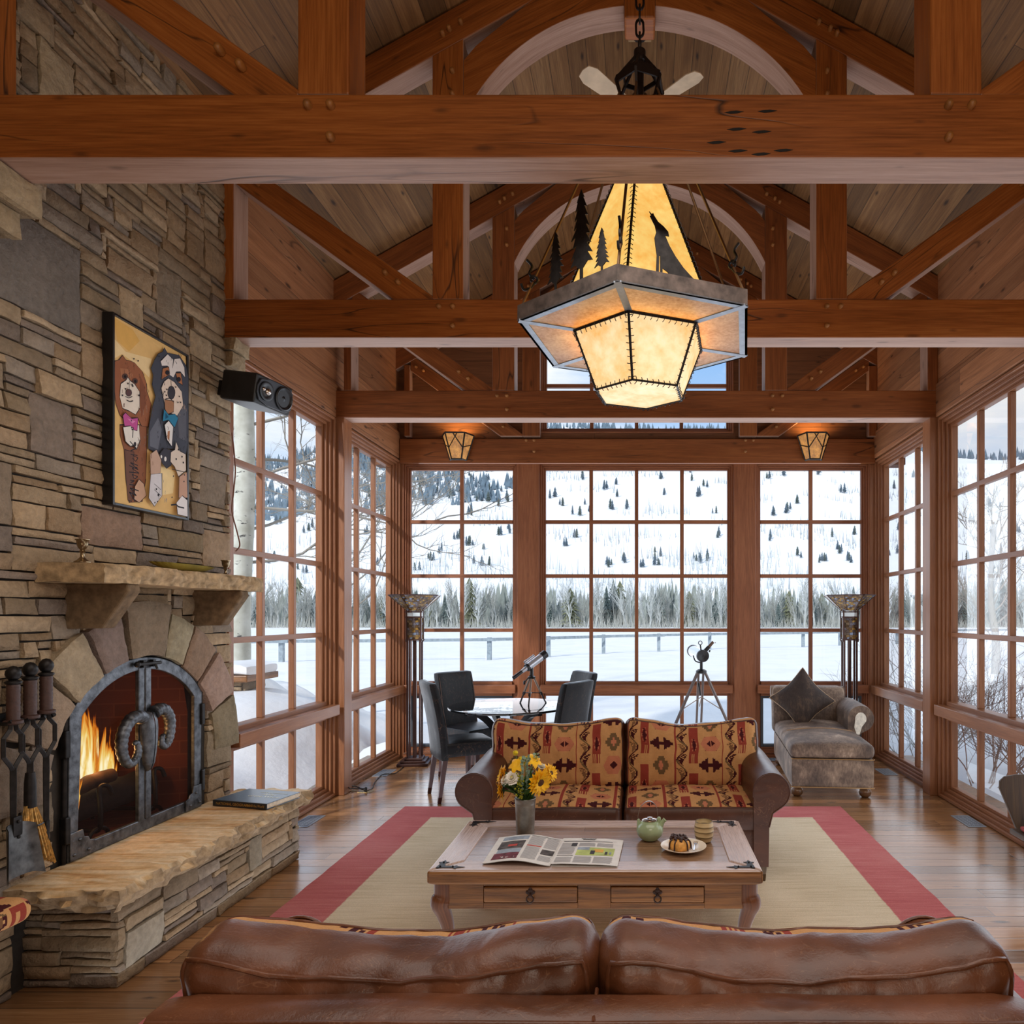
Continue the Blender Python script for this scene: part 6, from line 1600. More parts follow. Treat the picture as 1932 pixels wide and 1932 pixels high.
for k in range(3):
    a = math.radians(-22+112*k+(8 if k == 1 else 0)); a = (math.radians(-14), math.radians(194), math.radians(90))[k]; d = V((math.cos(a), math.sin(a), 0)); s_ = V((-math.sin(a), math.cos(a), 0)); p0, p1 = d*.035+V((0, 0, hz2-.15)), d*.50+V((0, 0, 0)); pm = p0.lerp(p1, .62)
    m = MB(); w = .012 if k < 2 else .022
    m.tube([p0+s_*w, pm+s_*w], .011, 8); m.tube([p0-s_*w, pm-s_*w], .011, 8); lg = m.build('leg', M['alud'], t2, smooth=60)
    m = MB(); m.tube([pm-(p1-p0)*.05, p1], .009, 8); m.beam(pm-(p1-p0)*.025, pm+(p1-p0)*.02, .05, .035, d); m.ball(p1+V((0, 0, .01)), .014, 8, 6); m.build('lower_section', M['scopeb'], lg, smooth=50)
    m = MB(); m.tube([(0, 0, .80), p0.lerp(p1, .33)], .004, 6); m.build('brace', M['alu'], t2)
m = MB(); m.tube([(-.02, .05, .92), (-.005, .03, .81)], [.012, .007], 10); m.build('spare_eyepiece', M['scopeb'], t2, smooth=50)

# ------------------------------------------------------------------ torchiere lamps
def tiffany():
    t = NT('stained_glass'); uv = t.uv()
    v = t.n('TexVoronoi', {'voronoi_dimensions': '2D', 'feature': 'F1', 'distance': 'CHEBYCHEV'}, Vector=t.vmul(uv, (9, 11, 1)), Scale=1.0, Randomness=.55)
    e = t.n('TexVoronoi', {'voronoi_dimensions': '2D', 'feature': 'DISTANCE_TO_EDGE'}, Vector=t.vmul(uv, (9, 11, 1)), Scale=1.0, Randomness=.55)
    sc = t.n('SeparateColor', None, Color=v.outputs['Color']).outputs[0]
    c = t.ramp(sc, [(.0, rgba((58, 44, 34))), (.3, rgba((112, 84, 50))), (.5, rgba((84, 78, 82))), (.72, rgba((166, 128, 60))), (.86, rgba((92, 66, 46))), (1, rgba((128, 138, 158)))])
    c = t.mix(t.fr(e.outputs['Distance'], .02, .06, 1, 0), c, rgba((30, 26, 26)))
    d = t.n('BsdfPrincipled', None, Base_Color=c, Roughness=.2); tr = t.n('BsdfTranslucent', None, Color=c); mx = t.n('MixShader', None, _0=.5, _1=d.outputs[0], _2=tr.outputs[0]); t.t.links.new(mx.outputs[0], t.out.inputs[0]); return t.m
M['tiff'] = tiffany(); M['lampbr'] = plain('lamp_bronze', (66, 40, 34), .38, .3)
def torchiere(label, loc, rz):
    t = thing('floor_lamp', label, 'floor lamp', loc, rz, 'stained glass floor lamps')
    m = MB(); m.box(-.155, .155, -.155, .155, 0, .03); m.box(-.125, .125, -.125, .125, .03, .052); m.box(-.09, .09, -.09, .09, .052, .075); m.build('base', M['lampbr'], t, bevel=.006)
    m = MB()
    for x in (-.062, .062):
        for y in (-.062, .062): m.box(x-.010, x+.010, y-.010, y+.010, .07, 1.32)
    m.box(-.018, .018, -.018, .018, .07, 1.32); m.build('poles', M['lampbr'], t, bevel=.002)
    m = MB()
    for k in range(4):
        a = k*PI/2; q = Matrix.Rotation(a, 4, 'Z'); P_ = [q @ V(p) for p in ((-.07, -.07, 1.30), (.07, -.07, 1.30), (.07, -.07, 1.52), (-.07, -.07, 1.52))]; m.poly(P_, [(0, 0), (.5, 0), (.5, .8), (0, .8)])
    m.build('glass_column', M['tiff'], t)
    m = MB()
    for x in (-.072, .072):
        for y in (-.072, .072): m.box(x-.008, x+.008, y-.008, y+.008, 1.27, 1.60)
    for z in (1.285, 1.52, 1.575):
        for s_ in (-1, 1): m.box(-.085, .085, s_*.072-.006, s_*.072+.006, z, z+.012); m.box(s_*.072-.006, s_*.072+.006, -.085, .085, z, z+.012)
    m.build('column_frame', M['lampbr'], t, bevel=.001)
    m = MB()
    for k in range(4):
        q = Matrix.Rotation(k*PI/2, 4, 'Z'); m.poly([q @ V(p) for p in ((-.072, -.072, 1.535), (.072, -.072, 1.535), (.072, -.072, 1.572), (-.072, -.072, 1.572))])
    m.build('white_band', plain('opal_glass', (206, 214, 216), .25), t)
    n = 8; r0, r1 = .085, .265
    for k in range(n):
        a0, a1 = 2*PI*(k+.5)/n, 2*PI*(k+1.5)/n
        A = [V((r0*math.cos(a), r0*math.sin(a), 1.595)) for a in (a0, a1)]; B = [V((r1*math.cos(a), r1*math.sin(a), 1.752)) for a in (a1, a0)]
        m = MB(); m.poly(A+B, [(.35+k, 0), (.65+k, 0), (1+k, 1), (0+k, 1)]); m.build('shade_panel', M['tiff'], t)
    m = MB()
    for k in range(n):
        a0, a1 = 2*PI*(k+.5)/n, 2*PI*(k+1.5)/n; m.tube([(r0*math.cos(a0), r0*math.sin(a0), 1.595), (r1*math.cos(a0), r1*math.sin(a0), 1.752)], .004, 5); m.tube([(r1*math.cos(a0), r1*math.sin(a0), 1.752), (r1*math.cos(a1), r1*math.sin(a1), 1.752)], .006, 5)
    m.build('shade_leading', M['lampbr'], t); return t
l0 = torchiere('tall stained glass floor lamp in the left far corner by the dining chairs', (-2.34, 7.17, 0), math.radians(8))
dup(l0, (2.19, 7.2, 0), math.radians(-6), 'tall stained glass floor lamp in the right far corner behind the chaise')

# ------------------------------------------------------------------ cowhide chaise
def hide_mat(name, cols):
    t = NT(name); o = t.obj(); a = t.noise(o, 3.4, 5, .6, .5); h = t.noise(t.vmul(o, (26, 26, 9)), 2.2, 5, .7, .5); b = t.noise(o, 9, 4, .6)
    f = t.math('ADD', t.math('MULTIPLY', a, .5), t.math('ADD', t.math('MULTIPLY', h, .3), t.math('MULTIPLY', b, .2)))
    c = t.ramp(f, [(p, rgba(k)) for p, k in cols]); t.bsdf(c, .62, normal=t.bump(h, .5, .006), spec=.3); return t.m
M['hide'] = hide_mat('brindle_cowhide', [(.36, (58, 46, 40)), (.48, (96, 78, 66)), (.58, (134, 112, 94)), (.68, (196, 172, 148))])
M['hided'] = hide_mat('dark_cowhide', [(.36, (40, 32, 30)), (.52, (62, 50, 44)), (.66, (112, 88, 68)), (.8, (150, 120, 90))])
cl = thing('chaise_lounge', 'brindle cowhide chaise lounge with bun feet in the right far corner', 'chaise', (1.685, 6.50, 0), math.radians(-5.0))
m = MB(); m.rbox(.345, .71, .125, .02, 6, cen=(0, 0, .215), nn=(6, 12, 4)); bs = m.build('base', M['hide'], cl, smooth=50)
m = MB()
for z in (.098, .335):
    for i in range(46): m.ball((-.335+.67*i/45, -.713, z), .0045, 6, 4)
    m.tube([(-.345, -.70, z), (-.33, -.714, z), (.33, -.714, z), (.345, -.70, z)], .004, 5)
m.build('nailhead_trim', plain('brass_nails', (150, 112, 66), .4, .6), bs, smooth=180)
def cf(p):
    fx = 1-(p.x/.352)**2; fy = 1-(p.y/.715)**2
    return (p.x, p.y, p.z+(.035*fx*min(1, fy*2.2) if p.z > 0 else 0)-(.018*math.exp(-((p.y+.06)/.02)**2) if p.z > 0 else 0))
m = MB(); m.rbox(.352, .715, .065, .055, 8, cf, cen=(0, 0, .395), nn=(14, 60, 5)); cu = m.build('seat_cushion', M['hide'], cl, smooth=70)
m = MB(); m.tube([V(cf(V((-.30+.6*i/14, -.06, .066))))+V((0, 0, .408)) for i in range(15)], .007, 6); m.build('welt', plain('tan_welt', (150, 118, 86), .7), cu, smooth=60)
def bb(p): f = (p.z+.25)/.5; return (p.x, p.y+.12*f*f+(-.05*math.sin(f*PI)*(1-(p.x/.38)**2) if p.y < 0 else 0), p.z)
m = MB(); m.rbox(.37, .085, .235, .05, 8, bb, cen=(-.0, .60, .575), nn=(14, 6, 14)); m.build('backrest', M['hide'], cl, smooth=70)
m = MB(); m.tube([(-.375, .70, .745), (.375, .70, .745)], .062, 18); m.build('back_roll', M['hide'], cl, smooth=50)
pr = [(0, .30), (0, .55)]+[(.125+.125*math.cos(math.radians(a)), .58+.125*math.sin(math.radians(a))) for a in range(180, -70, -12)]+[(.125, .44), (.10, .40), (.095, .12), (0, .12)]
m = MB(); b0 = len(m.v); n = len(pr); ny = 6
for j in range(ny+1):
    y = -.02+.66*j/ny; e = .04 if j in (0, ny) else 0
    for a, z in pr: m.v.append(V((.265+a+(.1-a)*e, y, z+(.45-z)*e*.6)))
for j in range(ny):
    for i in range(n): k = (i+1) % n; m.fi((b0+j*n+i, b0+j*n+k, b0+(j+1)*n+k, b0+(j+1)*n+i))
m.fi(range(b0, b0+n)); m.fi(range(b0+(ny+1)*n-1, b0+ny*n-1, -1)); ar = m.build('arm', M['hide'], cl, smooth=45)
m = MB(); q = [(.385+.052*math.cos(math.radians(a))*1.0, .575+.062*math.sin(math.radians(a))) for a in range(-20, 200, 15)]+[(.325, .50), (.345, .43), (.375, .43), (.395, .50)]
m.prism([(x, -.026, z) for x, z in q], (0, .01, 0)); m.build('arm_patch', plain('cream_hide_patch', (214, 206, 190), .8, nscale=40), ar, bevel=.003)
for x in (-.285, .285):
    for y in (-.62, .60):
        m = MB(); m.lathe([(0, 0), (.025, 0), (.046, .018), (.052, .040), (.046, .064), (.026, .080), (.026, .095), (0, .096)], (x, y, 0), 20); m.build('bun_foot', M['bun'] if 'bun' in M else M.setdefault('bun', plain('turned_wood_foot', (104, 72, 46), .25)), cl, smooth=60)
pw = thing('throw_pillow', 'dark cowhide pillow standing on one corner against the chaise back', 'pillow', (1.62, 6.88, .705))
def pf(p):
    u, v_ = p.x/.21, p.z/.21; k = max(0, (1-u*u))*max(0, (1-v_*v_)); ear = 1+.12*(abs(u)*abs(v_))**2-.05*(1-abs(u*v_)); s_ = p.y/.02
    return (p.x*ear, s_*(.010+.075*k**.5), p.z*ear)
m = MB(); m.rbox(.21, .02, .21, .012, 10, pf, nn=(18, 3, 18)); Rm = Matrix.Rotation(math.radians(-10), 4, 'Z') @ Matrix.Rotation(math.radians(-14), 4, 'X') @ Matrix.Rotation(math.radians(47), 4, 'Y'); m.xform(Rm); pb = m.build('pillow_body', M['hided'], pw, smooth=80)
m = MB(); rim = [(-.205+.41*i/16, -.205) for i in range(16)]+[(.205, -.205+.41*i/16) for i in range(16)]+[(.205-.41*i/16, .205) for i in range(16)]+[(-.205, .205-.41*i/16) for i in range(16)]
m.tube([V(pf(V((a, -.012, b)))) for a, b in rim], .005, 6, closed=True); m.xform(Rm); m.build('piping', plain('tan_piping', (176, 146, 112), .7), pb, smooth=60)

# ------------------------------------------------------------------ little chair at the right edge, ottoman at the left edge
wc = thing('wooden_side_chair', 'dark worn wooden side chair with a red seat pad at the right edge', 'chair', (2.29, 3.82, 0), math.radians(0))
M['worn'] = wood('worn_dark_wood', (34, 22, 14), (62, 44, 28), (92, 68, 44), .5, cracks=.5, knots=0)
m = MB(); pts = [(-.085, .30), (-.125, .42), (-.165, .53), (-.160, .575), (-.13, .60), (-.06, .612), (.06, .612), (.13, .60), (.160, .575), (.165, .53), (.125, .42), (.085, .30)]
m.prism([(x, .0, z) for x, z in pts], (0, .022, 0), (0, 0, 1)); m.xform(Matrix.Translation((0, .17, 0)) @ Matrix.Rotation(math.radians(-8), 4, 'X')); bkc = m.build('backrest', M['worn'], wc, bevel=.006)
m = MB(); m.beam((-.03, .118, .36), (-.035, .095, .57), .012, .006, (0, 1, 0)); m.beam((.03, .118, .36), (.035, .095, .57), .012, .006, (0, 1, 0)); m.build('back_spindle', M['worn'], bkc)
m = MB(); m.box(-.15, .17, -.15, .17, .285, .315); m.build('seat', M['worn'], wc, bevel=.006)
m = MB(); m.rbox(.13, .13, .016, .014, 6, cen=(.01, -.01, .331)); m.build('seat_pad', plain('red_seat_pad', (150, 58, 54), .8, nscale=30, namt=.25, bump=.4), wc, smooth=60)
for x in (.03, .14):
    for y in (-.12, .14): m = MB(); m.beam((x, y, .29), (x*1.1+.02, y*1.1, 0), .032, .032, (0, 1, 0), .024, .024); m.build('leg', M['worn'], wc, bevel=.003)
ot = thing('kilim_stool', 'kilim covered stool whose rounded cushion corner shows at the left edge', 'stool', (-2.335, 2.20, 0))
m = MB(); m.m = 0
m.rbox(.235, .20, .042, .038, 8, lambda p: (p.x, p.y, p.z+(.015*(1-(p.x/.235)**2)*(1-(p.y/.2)**2) if p.z > 0 else 0)), (0, 0, 0, 0, 0, 0), [lambda u, v: kilim(u, v+.04), lambda u, v: kilim(u, v+.04), lambda u, v: kilim(u, v+.04), lambda u, v: kilim(u, v+.04), lambda u, v: kilim(u, v), lambda u, v: kilim(u, v)], (0, 0, .535), nn=(60, 50, 14)); m.build('seat_cushion', [M['kilim']], ot, smooth=70)
m = MB(); m.box(-.20, .10, -.16, .16, .44, .495); m.build('seat_rail', M['dkwood'], ot, bevel=.006)
for x in (-.17, .04):
    for y in (-.13, .13): m = MB(); m.beam((x, y, .445), (x, y, 0), .04, .04, (0, 1, 0), .03, .03); m.build('leg', M['dkwood'], ot, bevel=.003)

# ------------------------------------------------------------------ floor vents, cord, outlet
M['vent'] = plain('pewter_vent', (138, 142, 148), .45, .4); M['ventd'] = plain('vent_hole', (14, 14, 16), .8)
def make_vent(label, loc, rz):
    t = thing('floor_vent', label, 'floor vent', loc, rz, 'pewter floor vents')
    m = MB(); m.box(-.068, .068, -.145, .145, .0002, .004); m.build('plate', M['vent'], t, bevel=.0015)
    m = MB(); r = random.Random(3)
    for i in range(-7, 8):
        for j in range(-3, 4):
            if (i*i*3+j*j*5) % 4 == 3 and abs(i) < 6: continue
            w = .0055 if (i+j) % 2 else .004; h = .0065 if (i % 3) else .0045
            x, y = j*.0155, i*.0165; m.poly([(x-w, y-h, .0045), (x+w, y-h*.4, .0045), (x+w*.8, y+h, .0045), (x-w*.7, y+h*.6, .0045)])
    m.build('scroll_holes', M['ventd'], t); return t
v0 = make_vent('pewter floor vent beside the right window nearest the small chair', (2.465, 5.17, 0), 0)
dup(v0, (2.43, 6.79, 0), 0, 'pewter floor vent beside the right window behind the chaise foot')
dup(v0, (-2.49, 5.17, 0), 0, 'pewter floor vent at the window end of the hearth')
dup(v0, (-2.50, 6.75, 0), 0, 'pewter floor vent under the lamp cord by the left window')
dup(v0, (1.37, 7.38, 0), PI/2, 'pewter floor vent under the far window left of the chaise')
cd = thing('lamp_cord', 'thin dark cord running over the floor from the left lamp to an outlet', 'cord', (-2.3, 6.6, 0), world=True)
def F(px, py, z=.005): Y = (1.55-z)*1300/(py-1160); return V(((px-1207)*Y/1300, Y, z))
pts = smoothpath([V((-2.30, 7.02, .008)), F(775, 1443.5), F(764, 1445), F(753, 1454), F(743, 1459.5), F(722, 1461, .009), F(712, 1470), F(706, 1478), F(702, 1487), F(690, 1491.5), F(678, 1486), F(665, 1483, .03), F(659, 1487, .05), V((-2.40, 6.04, .025))], 6)
m = MB(); m.tube(pts, .0042, 6); m.build('cable', M['black'], cd, smooth=60)
m = MB(); m.tube([V((-2.40, 6.04, .004)), V((-2.40, 6.04, .04))], [.013, .009], 10); m.build('plug', M['black'], cd, smooth=50)
to = thing('floor_outlet', 'brass floor outlet with an open lid beside the left post', 'outlet', (-2.40, 6.04, 0))
M['brass'] = plain('brass_plate', (150, 124, 76), .35, .8)
m = MB(); m.box(-.06, .06, -.045, .045, .0002, .003); m.build('plate', M['brass'], to, bevel=.001); m = MB(); m.lathe([(0, .001), (.03, .001), (.03, .004), (0, .004)], (-.115, .02, 0), 18); m.build('open_lid', M['brass'], to)
# ------------------------------------------------------------------ outdoors
def snow_mat(name, tint=(246, 244, 242), bs=.5):
    t = NT(name); o = t.obj(); n1 = t.noise(o, bs, 5, .55); n2 = t.noise(o, bs*9, 4, .6)
    c = t.ramp(n1, [(.3, rgba(tuple(x-12 for x in tint))), (.7, rgba(tint))])
    t.bsdf(c, .75, normal=t.bump(t.math('ADD', n1, t.math('MULTIPLY', n2, .25)), .35, .12), spec=.2); return t.m
M['snow'] = snow_mat('snow', bs=.8); M['snowh'] = snow_mat('hill_snow', (250, 251, 252), .03)
GZ = -.38
def gz(x, y):
    z = GZ+.05*nz(x*.25, y*.25)+.02*nz(x*.9, y*.9, 3)
    z += 1.15*math.exp(-((x+5.4)**2/4.5+(y-8.2)**2/8.0))*(1+.45*nz(x*.8, y*.8, 5)+.2*nz(x*2.2, y*2.2, 1))
    z += .60*math.exp(-((x+3.9)**2/1.6+(y-6.0)**2/7))*(1+.4*nz(x*1.1, y*1.1, 9))
    z += .22*math.exp(-((x-4.6)**2/3+(y-5.6)**2/5))
    return min(z, .9)
m = MB()
def ground_patch(x0, x1, y0, y1, nx, ny):
    m.grid(lambda a, b: ((x0+(x1-x0)*a), (y0+(y1-y0)*b), gz(x0+(x1-x0)*a, y0+(y1-y0)*b)), nx, ny)
ground_patch(-14, -2.86, -4, 20, 60, 110); ground_patch(2.80, 14, -4, 20, 50, 90); ground_patch(-2.86, 2.80, 7.72, 20, 24, 40)
m.grid(lambda a, b: (-220+440*a, 20+96*b, GZ+.05*nz((-220+440*a)*.25, (20+96*b)*.25)), 60, 30)
m.grid(lambda a, b: (-220+206*a, -4+24*b, GZ-.01), 20, 4); m.grid(lambda a, b: (14+206*a, -4+24*b, GZ-.01), 20, 4)
gs = m.build('snow_ground', M['snow'], smooth=180); tag(gs, kind='structure')
CREST = [(-900, 80), (-560, 100), (-420, 118), (-330, 128), (-240, 150), (-120, 166), (0, 167), (110, 166), (200, 152), (300, 142), (480, 146), (640, 128), (1000, 110)]
def crest(x):
    for (a, za), (b, zb) in zip(CREST, CREST[1:]):
        if a <= x <= b: f = (x-a)/(b-a); f = f*f*(3-2*f); return za+(zb-za)*f
    return 90
def hz_(x, d):
    f = max(0, min(1.0, (d-112)/490.0)); xs = x*600/max(d, 200)
    z = GZ+crest(xs)*f**1.18
    z += f*(7*nz(x*.011, d*.011)+3*nz(x*.03, d*.03, 2))*(1 if f < 1 else 1)
    if d > 602: z -= (d-602)*.5
    return z
m = MB(); nd = 46
def hg(a, b):
    d = 112+560*b**1.15; x = (a-.5)*2*(d*1.35+60); return (x, d, hz_(x, d))
m.grid(hg, 90, nd); tag(m.build('snowy_mountain', M['snowh'], smooth=180), kind='structure')

# conifers
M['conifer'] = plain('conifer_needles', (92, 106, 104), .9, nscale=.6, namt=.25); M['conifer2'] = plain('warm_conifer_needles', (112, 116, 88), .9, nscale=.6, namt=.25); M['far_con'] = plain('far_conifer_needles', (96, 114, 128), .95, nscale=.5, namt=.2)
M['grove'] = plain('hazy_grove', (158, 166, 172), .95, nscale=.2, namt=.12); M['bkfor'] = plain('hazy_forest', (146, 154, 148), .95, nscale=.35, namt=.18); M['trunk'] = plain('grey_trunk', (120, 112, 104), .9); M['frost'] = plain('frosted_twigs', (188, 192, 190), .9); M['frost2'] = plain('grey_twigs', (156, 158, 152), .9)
def conifer_mesh(seed, mat, w=.30, bushy=False):
    r = random.Random(seed); m = MB(); n = 11
    for i in range(n):
        f = i/(n-1); z = .12+.86*f; rad = (w*(1-f)**(.8 if not bushy else .5)+.012)*r.uniform(.85, 1.15); k = 9
        b = len(m.v); m.v.append(V((0, 0, min(1.0, z+.11)))); 
        for j in range(k*2):
            a = PI*j/k+r.uniform(-.15, .15)+i; q = rad*(r.uniform(.75, 1.15) if j % 2 == 0 else r.uniform(.35, .6)); m.v.append(V((q*math.cos(a), q*math.sin(a), z-.05*(j % 2 == 0)-r.uniform(0, .03))))
        for j in range(k*2): m.fi((b, b+1+j, b+1+(j+1) % (k*2)))
    return m
def conifer(seed, mat, w, bushy=False):
    t = thing('conifer_tree', 'dark conifer standing on the snowy mountainside', 'tree', (0, 0, 0), 0, 'conifers on the mountainside')
    conifer_mesh(seed, mat, w, bushy).build('crown', mat, t); m = MB(); m.tube([(0, 0, -.06), (0, 0, .3)], .022, 5); m.build('trunk', M['trunk'], t); return t
rt = random.Random(21)
protos = [conifer(31, M['far_con'], .25), conifer(32, M['far_con'], .30), conifer(33, M['conifer'], .26, True)]
used = set()
def place(pr, x, d, h, label=None, group=None, z=None):
    k = id(pr); s_ = pr if k not in used else dup(pr); used.add(k)
    s_.location = (x, d, hz_(x, d) if z is None else z); s_.rotation_euler = (0, 0, rt.uniform(0, 6.28)); s_.scale = (h*rt.uniform(.85, 1.15), h*rt.uniform(.85, 1.15), h)
    if label: s_['label'] = label
    if group: s_['group'] = group
    return s_
CL = [(800, 918, 9, 26), (838, 935, 8, 24), (800, 945, 6, 22), (846, 905, 5, 18), (896, 912, 7, 18), (925, 925, 7, 22), (905, 945, 7, 16), (945, 955, 6, 16), (890, 965, 6, 14), (850, 1016, 4, 16), (884, 1032, 6, 10), (912, 1038, 3, 8), (944, 1010, 4, 8), (958, 1004, 3, 6), (905, 1072, 7, 14), (800, 1058, 3, 14), (832, 1046, 2, 8), (818, 1060, 2, 6), (790, 1075, 2, 10),
 (1045, 945, 3, 10), (1058, 955, 3, 8), (1098, 902, 3, 8), (1140, 925, 4, 8), (1158, 915, 3, 6), (1164, 938, 3, 6), (1180, 958, 4, 8), (1150, 962, 2, 8), (1242, 902, 4, 14), (1256, 934, 2, 4), (1296, 896, 7, 18), (1330, 920, 3, 8), (1318, 940, 2, 6), (1352, 968, 3, 8), (1085, 1016, 3, 7), (1066, 1034, 2, 5), (1148, 1070, 5, 10), (1176, 1064, 4, 10), (1240, 1048, 4, 8), (1212, 1072, 2, 6), (1238, 1064, 5, 12), (1318, 1062, 5, 10), (1340, 1058, 3, 7), (1350, 1016, 4, 8), (1110, 962, 2, 10), (1076, 968, 3, 14),
 (1450, 902, 2, 6), (1480, 898, 2, 5), (1552, 893, 3, 12), (1490, 966, 5, 10), (1502, 952, 2, 5), (1456, 974, 2, 6), (1452, 1022, 3, 7), (1508, 1052, 3, 5), (1556, 1062, 6, 12), (1584, 1044, 5, 10), (1602, 1060, 5, 10), (1568, 1012, 3, 6), (1612, 1012, 2, 5), (1590, 930, 2, 5),
 (1684, 922, 3, 6), (1700, 1000, 2, 6), (1688, 1050, 3, 6), (1742, 975, 3, 6), (1720, 900, 2, 5), (1828, 985, 3, 8), (1870, 960, 4, 16), (1905, 1000, 4, 18), (1822, 1060, 2, 8), (1880, 1045, 4, 16), (1850, 1020, 3, 14),
 (452, 960, 3, 8), (520, 990, 4, 14), (570, 1000, 4, 14), (515, 1060, 4, 12), (575, 1080, 4, 12), (540, 930, 4, 18), (665, 960, 3, 8), (700, 940, 3, 8), (690, 1010, 3, 8), (722, 980, 3, 6), (670, 1060, 2, 6), (715, 1070, 2, 6), (585, 915, 4, 14)]
ci = 0
for (px, py, n, sp_) in CL:
    for q in range(max(1, round(n*.78))):
        sx_ = (px+rt.gauss(0, sp_*.6)-1207)/1300; ty = (1160-(py+rt.gauss(0, sp_*.32)))/1300
        best = None; d = 122.0
        while d < 600:                       # walk up the slope until the sight line meets it
            if (hz_(sx_*d, d)-1.55)/d >= ty: best = d; break
            d += 3
        if best is None: best = 560
        place(protos[ci % 3], sx_*best, best, best*rt.uniform(11, 21)/1300); ci += 1
# dense far forest along the crest and upper left slope - uncountable
m = MB()
for i in range(5200):
    if i < 1500: d = rt.uniform(560, 606); x = rt.uniform(-760, 760)
    else:
        d = rt.uniform(285, 590); x = rt.uniform(-.64, -.15)*d
        if nz(x/60, d/50, 7)+.5*nz(x/20, d/18, 2) < (-.5 if x/d < -.20 and d < 430 and nz(x/13, d/20, 6) > .02 else (.22 if d < 430 else -.02)): continue
    h = rt.uniform(5, 10.5)*(.75 if d < 430 else 1); w = h*.19; z = hz_(x, d)-.5
    b = len(m.v); m.v += [V((x, d, z+h)), V((x-w, d-w*.4, z+h*.12)), V((x+w, d-w*.4, z+h*.12)), V((x, d+w, z+h*.12)), V((x-w*.6, d, z+h*.5)), V((x+w*.6, d, z+h*.5))]
    m.fi((b, b+1, b+2)); m.fi((b, b+2, b+3)); m.fi((b, b+3, b+1))
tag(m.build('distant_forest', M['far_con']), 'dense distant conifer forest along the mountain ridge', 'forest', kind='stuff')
# groves of bare aspen on the slope - uncountable twigs
m = MB()
for i in range(16000):
    d = rt.uniform(128, 490); x = rt.uniform(-.62, .6)*d
    if nz(x/34, d/22, 11)+.35*nz(x/11, d/9, 5) < (.22 if d > 190 else .0): continue
    h = rt.uniform(1.5, 4.2); w = rt.uniform(.05, .17)*(d/250); z = hz_(x, d)-.2; s_ = rt.uniform(-.5, .5)
    m.poly([(x-w, d, z), (x+w, d, z), (x+s_+w*.3, d, z+h), (x+s_-w*.3, d, z+h)])
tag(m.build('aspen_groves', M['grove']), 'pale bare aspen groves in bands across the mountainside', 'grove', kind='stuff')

# tree line at the far edge of the snow field
def bare_tree_mesh(seed, n0=5, tw=.012, spread=.55, levels=3, trunk=.028, n_sub=(9, 6, 4)):
    r = random.Random(seed); T, B = MB(), MB()
    def br(p, d, l, rad, lv):
        pts = [p]; q = p; dd = V(d); k = 4
        for i in range(k):
            dd = (dd+V((r.uniform(-.22, .22), r.uniform(-.22, .22), r.uniform(-.02, .16)))).normalized(); q = q+dd*l/k; pts.append(q)
        (T if lv == 0 else B).tube(pts, [rad*(1-.75*i/k) for i in range(k+1)], 5 if lv == 0 else 3, cap=False)
        if lv < levels:
            for j in range(n_sub[lv]):
                f = r.uniform(.22 if lv == 0 else .15, 1.0); i = min(k-1, int(f*k)); s_ = pts[i].lerp(pts[i+1], f*k-i)
                a = r.uniform(0, 2*PI); e = (dd*.55+V((math.cos(a), math.sin(a), r.uniform(.0, .7)))*spread).normalized()
                br(s_, e, l*r.uniform(.28, .52), max(rad*.38, tw*.25), lv+1)
    br(V((0, 0, 0)), V((0, 0, 1)), .78, trunk, 0)
    return T, B
def bare_tree(seed, label, group, bark, twigs, **kw):
    t = thing('bare_tree', label, 'tree', (0, 0, 0), 0, group); T, B = bare_tree_mesh(seed, **kw)
    T.build('trunk', bark, t, smooth=60); B.build('branches', twigs, t); return t
asp = [bare_tree(s, 'pale frosted aspen in the tree line beyond the snow field', 'aspens in the far tree line', M['frost'], M['frost'] if s % 2 else M['frost2'], trunk=.020, n_sub=(22, 6, 3), spread=.34, tw=.010) for s in (41, 42, 43)]
xs = -128
i = 0
while i < 190:
    x = -86+172*(i+rt.random())/190; d = rt.uniform(103, 113)
    place(asp[i % 3], x, d, rt.uniform(4.6, 7.4), z=GZ-.1); i += 1
nearc = [conifer(51, M['conifer'], .20), conifer(52, M['conifer2'], .27, True), conifer(53, M['conifer'], .24)]
for p in nearc: p['label'] = 'grey green conifer in the tree line beyond the snow field'; p['group'] = 'conifers in the far tree line'
for i in range(64):
    x = -86+172*(i+rt.random())/64; x += 6*nz(i*.7, 3); big = nz(x/14, 8) > .05
    place(nearc[i % 3], x, rt.uniform(106, 116), (rt.uniform(6.0, 8.6) if big else rt.uniform(3.6, 6.0)), z=GZ-.1)
m = MB()
for i in range(9000):
    x = rt.uniform(-95, 95); d = rt.uniform(100, 117); h = rt.uniform(.5, 2.2)*(1+.8*max(0, nz(x/7, 2)))*(2.1 if d > 108 else 1); w = rt.uniform(.02, .06); s_ = rt.uniform(-.6, .6)
    m.poly([(x-w, d, GZ-.05), (x+w, d, GZ-.05), (x+s_, d, GZ+h)])
m2 = MB()
for i in range(1500):
    x = rt.uniform(-110, 110); d = rt.uniform(113, 119); h = rt.uniform(2.6, 5.2)*(1.25+.5*nz(x/13, 5)); w = h*.14; b = len(m2.v)
    k = 6; lf, rg_ = [], []
    for j in range(k):
        f = j/k; lf.append(V((x-w*(1-f)*rt.uniform(.6, 1.1), d, GZ+.3+h*(.08+.92*f)))); rg_.append(V((x+w*(1-f)*rt.uniform(.6, 1.1), d, GZ+.3+h*(.08+.92*f))))
    m2.poly(lf+[V((x, d, GZ+.3+h))]+rg_[::-1])
tag(m2.build('forest_backdrop', M['bkfor']), 'grey green forest closing the back of the far tree line', 'forest', kind='stuff')
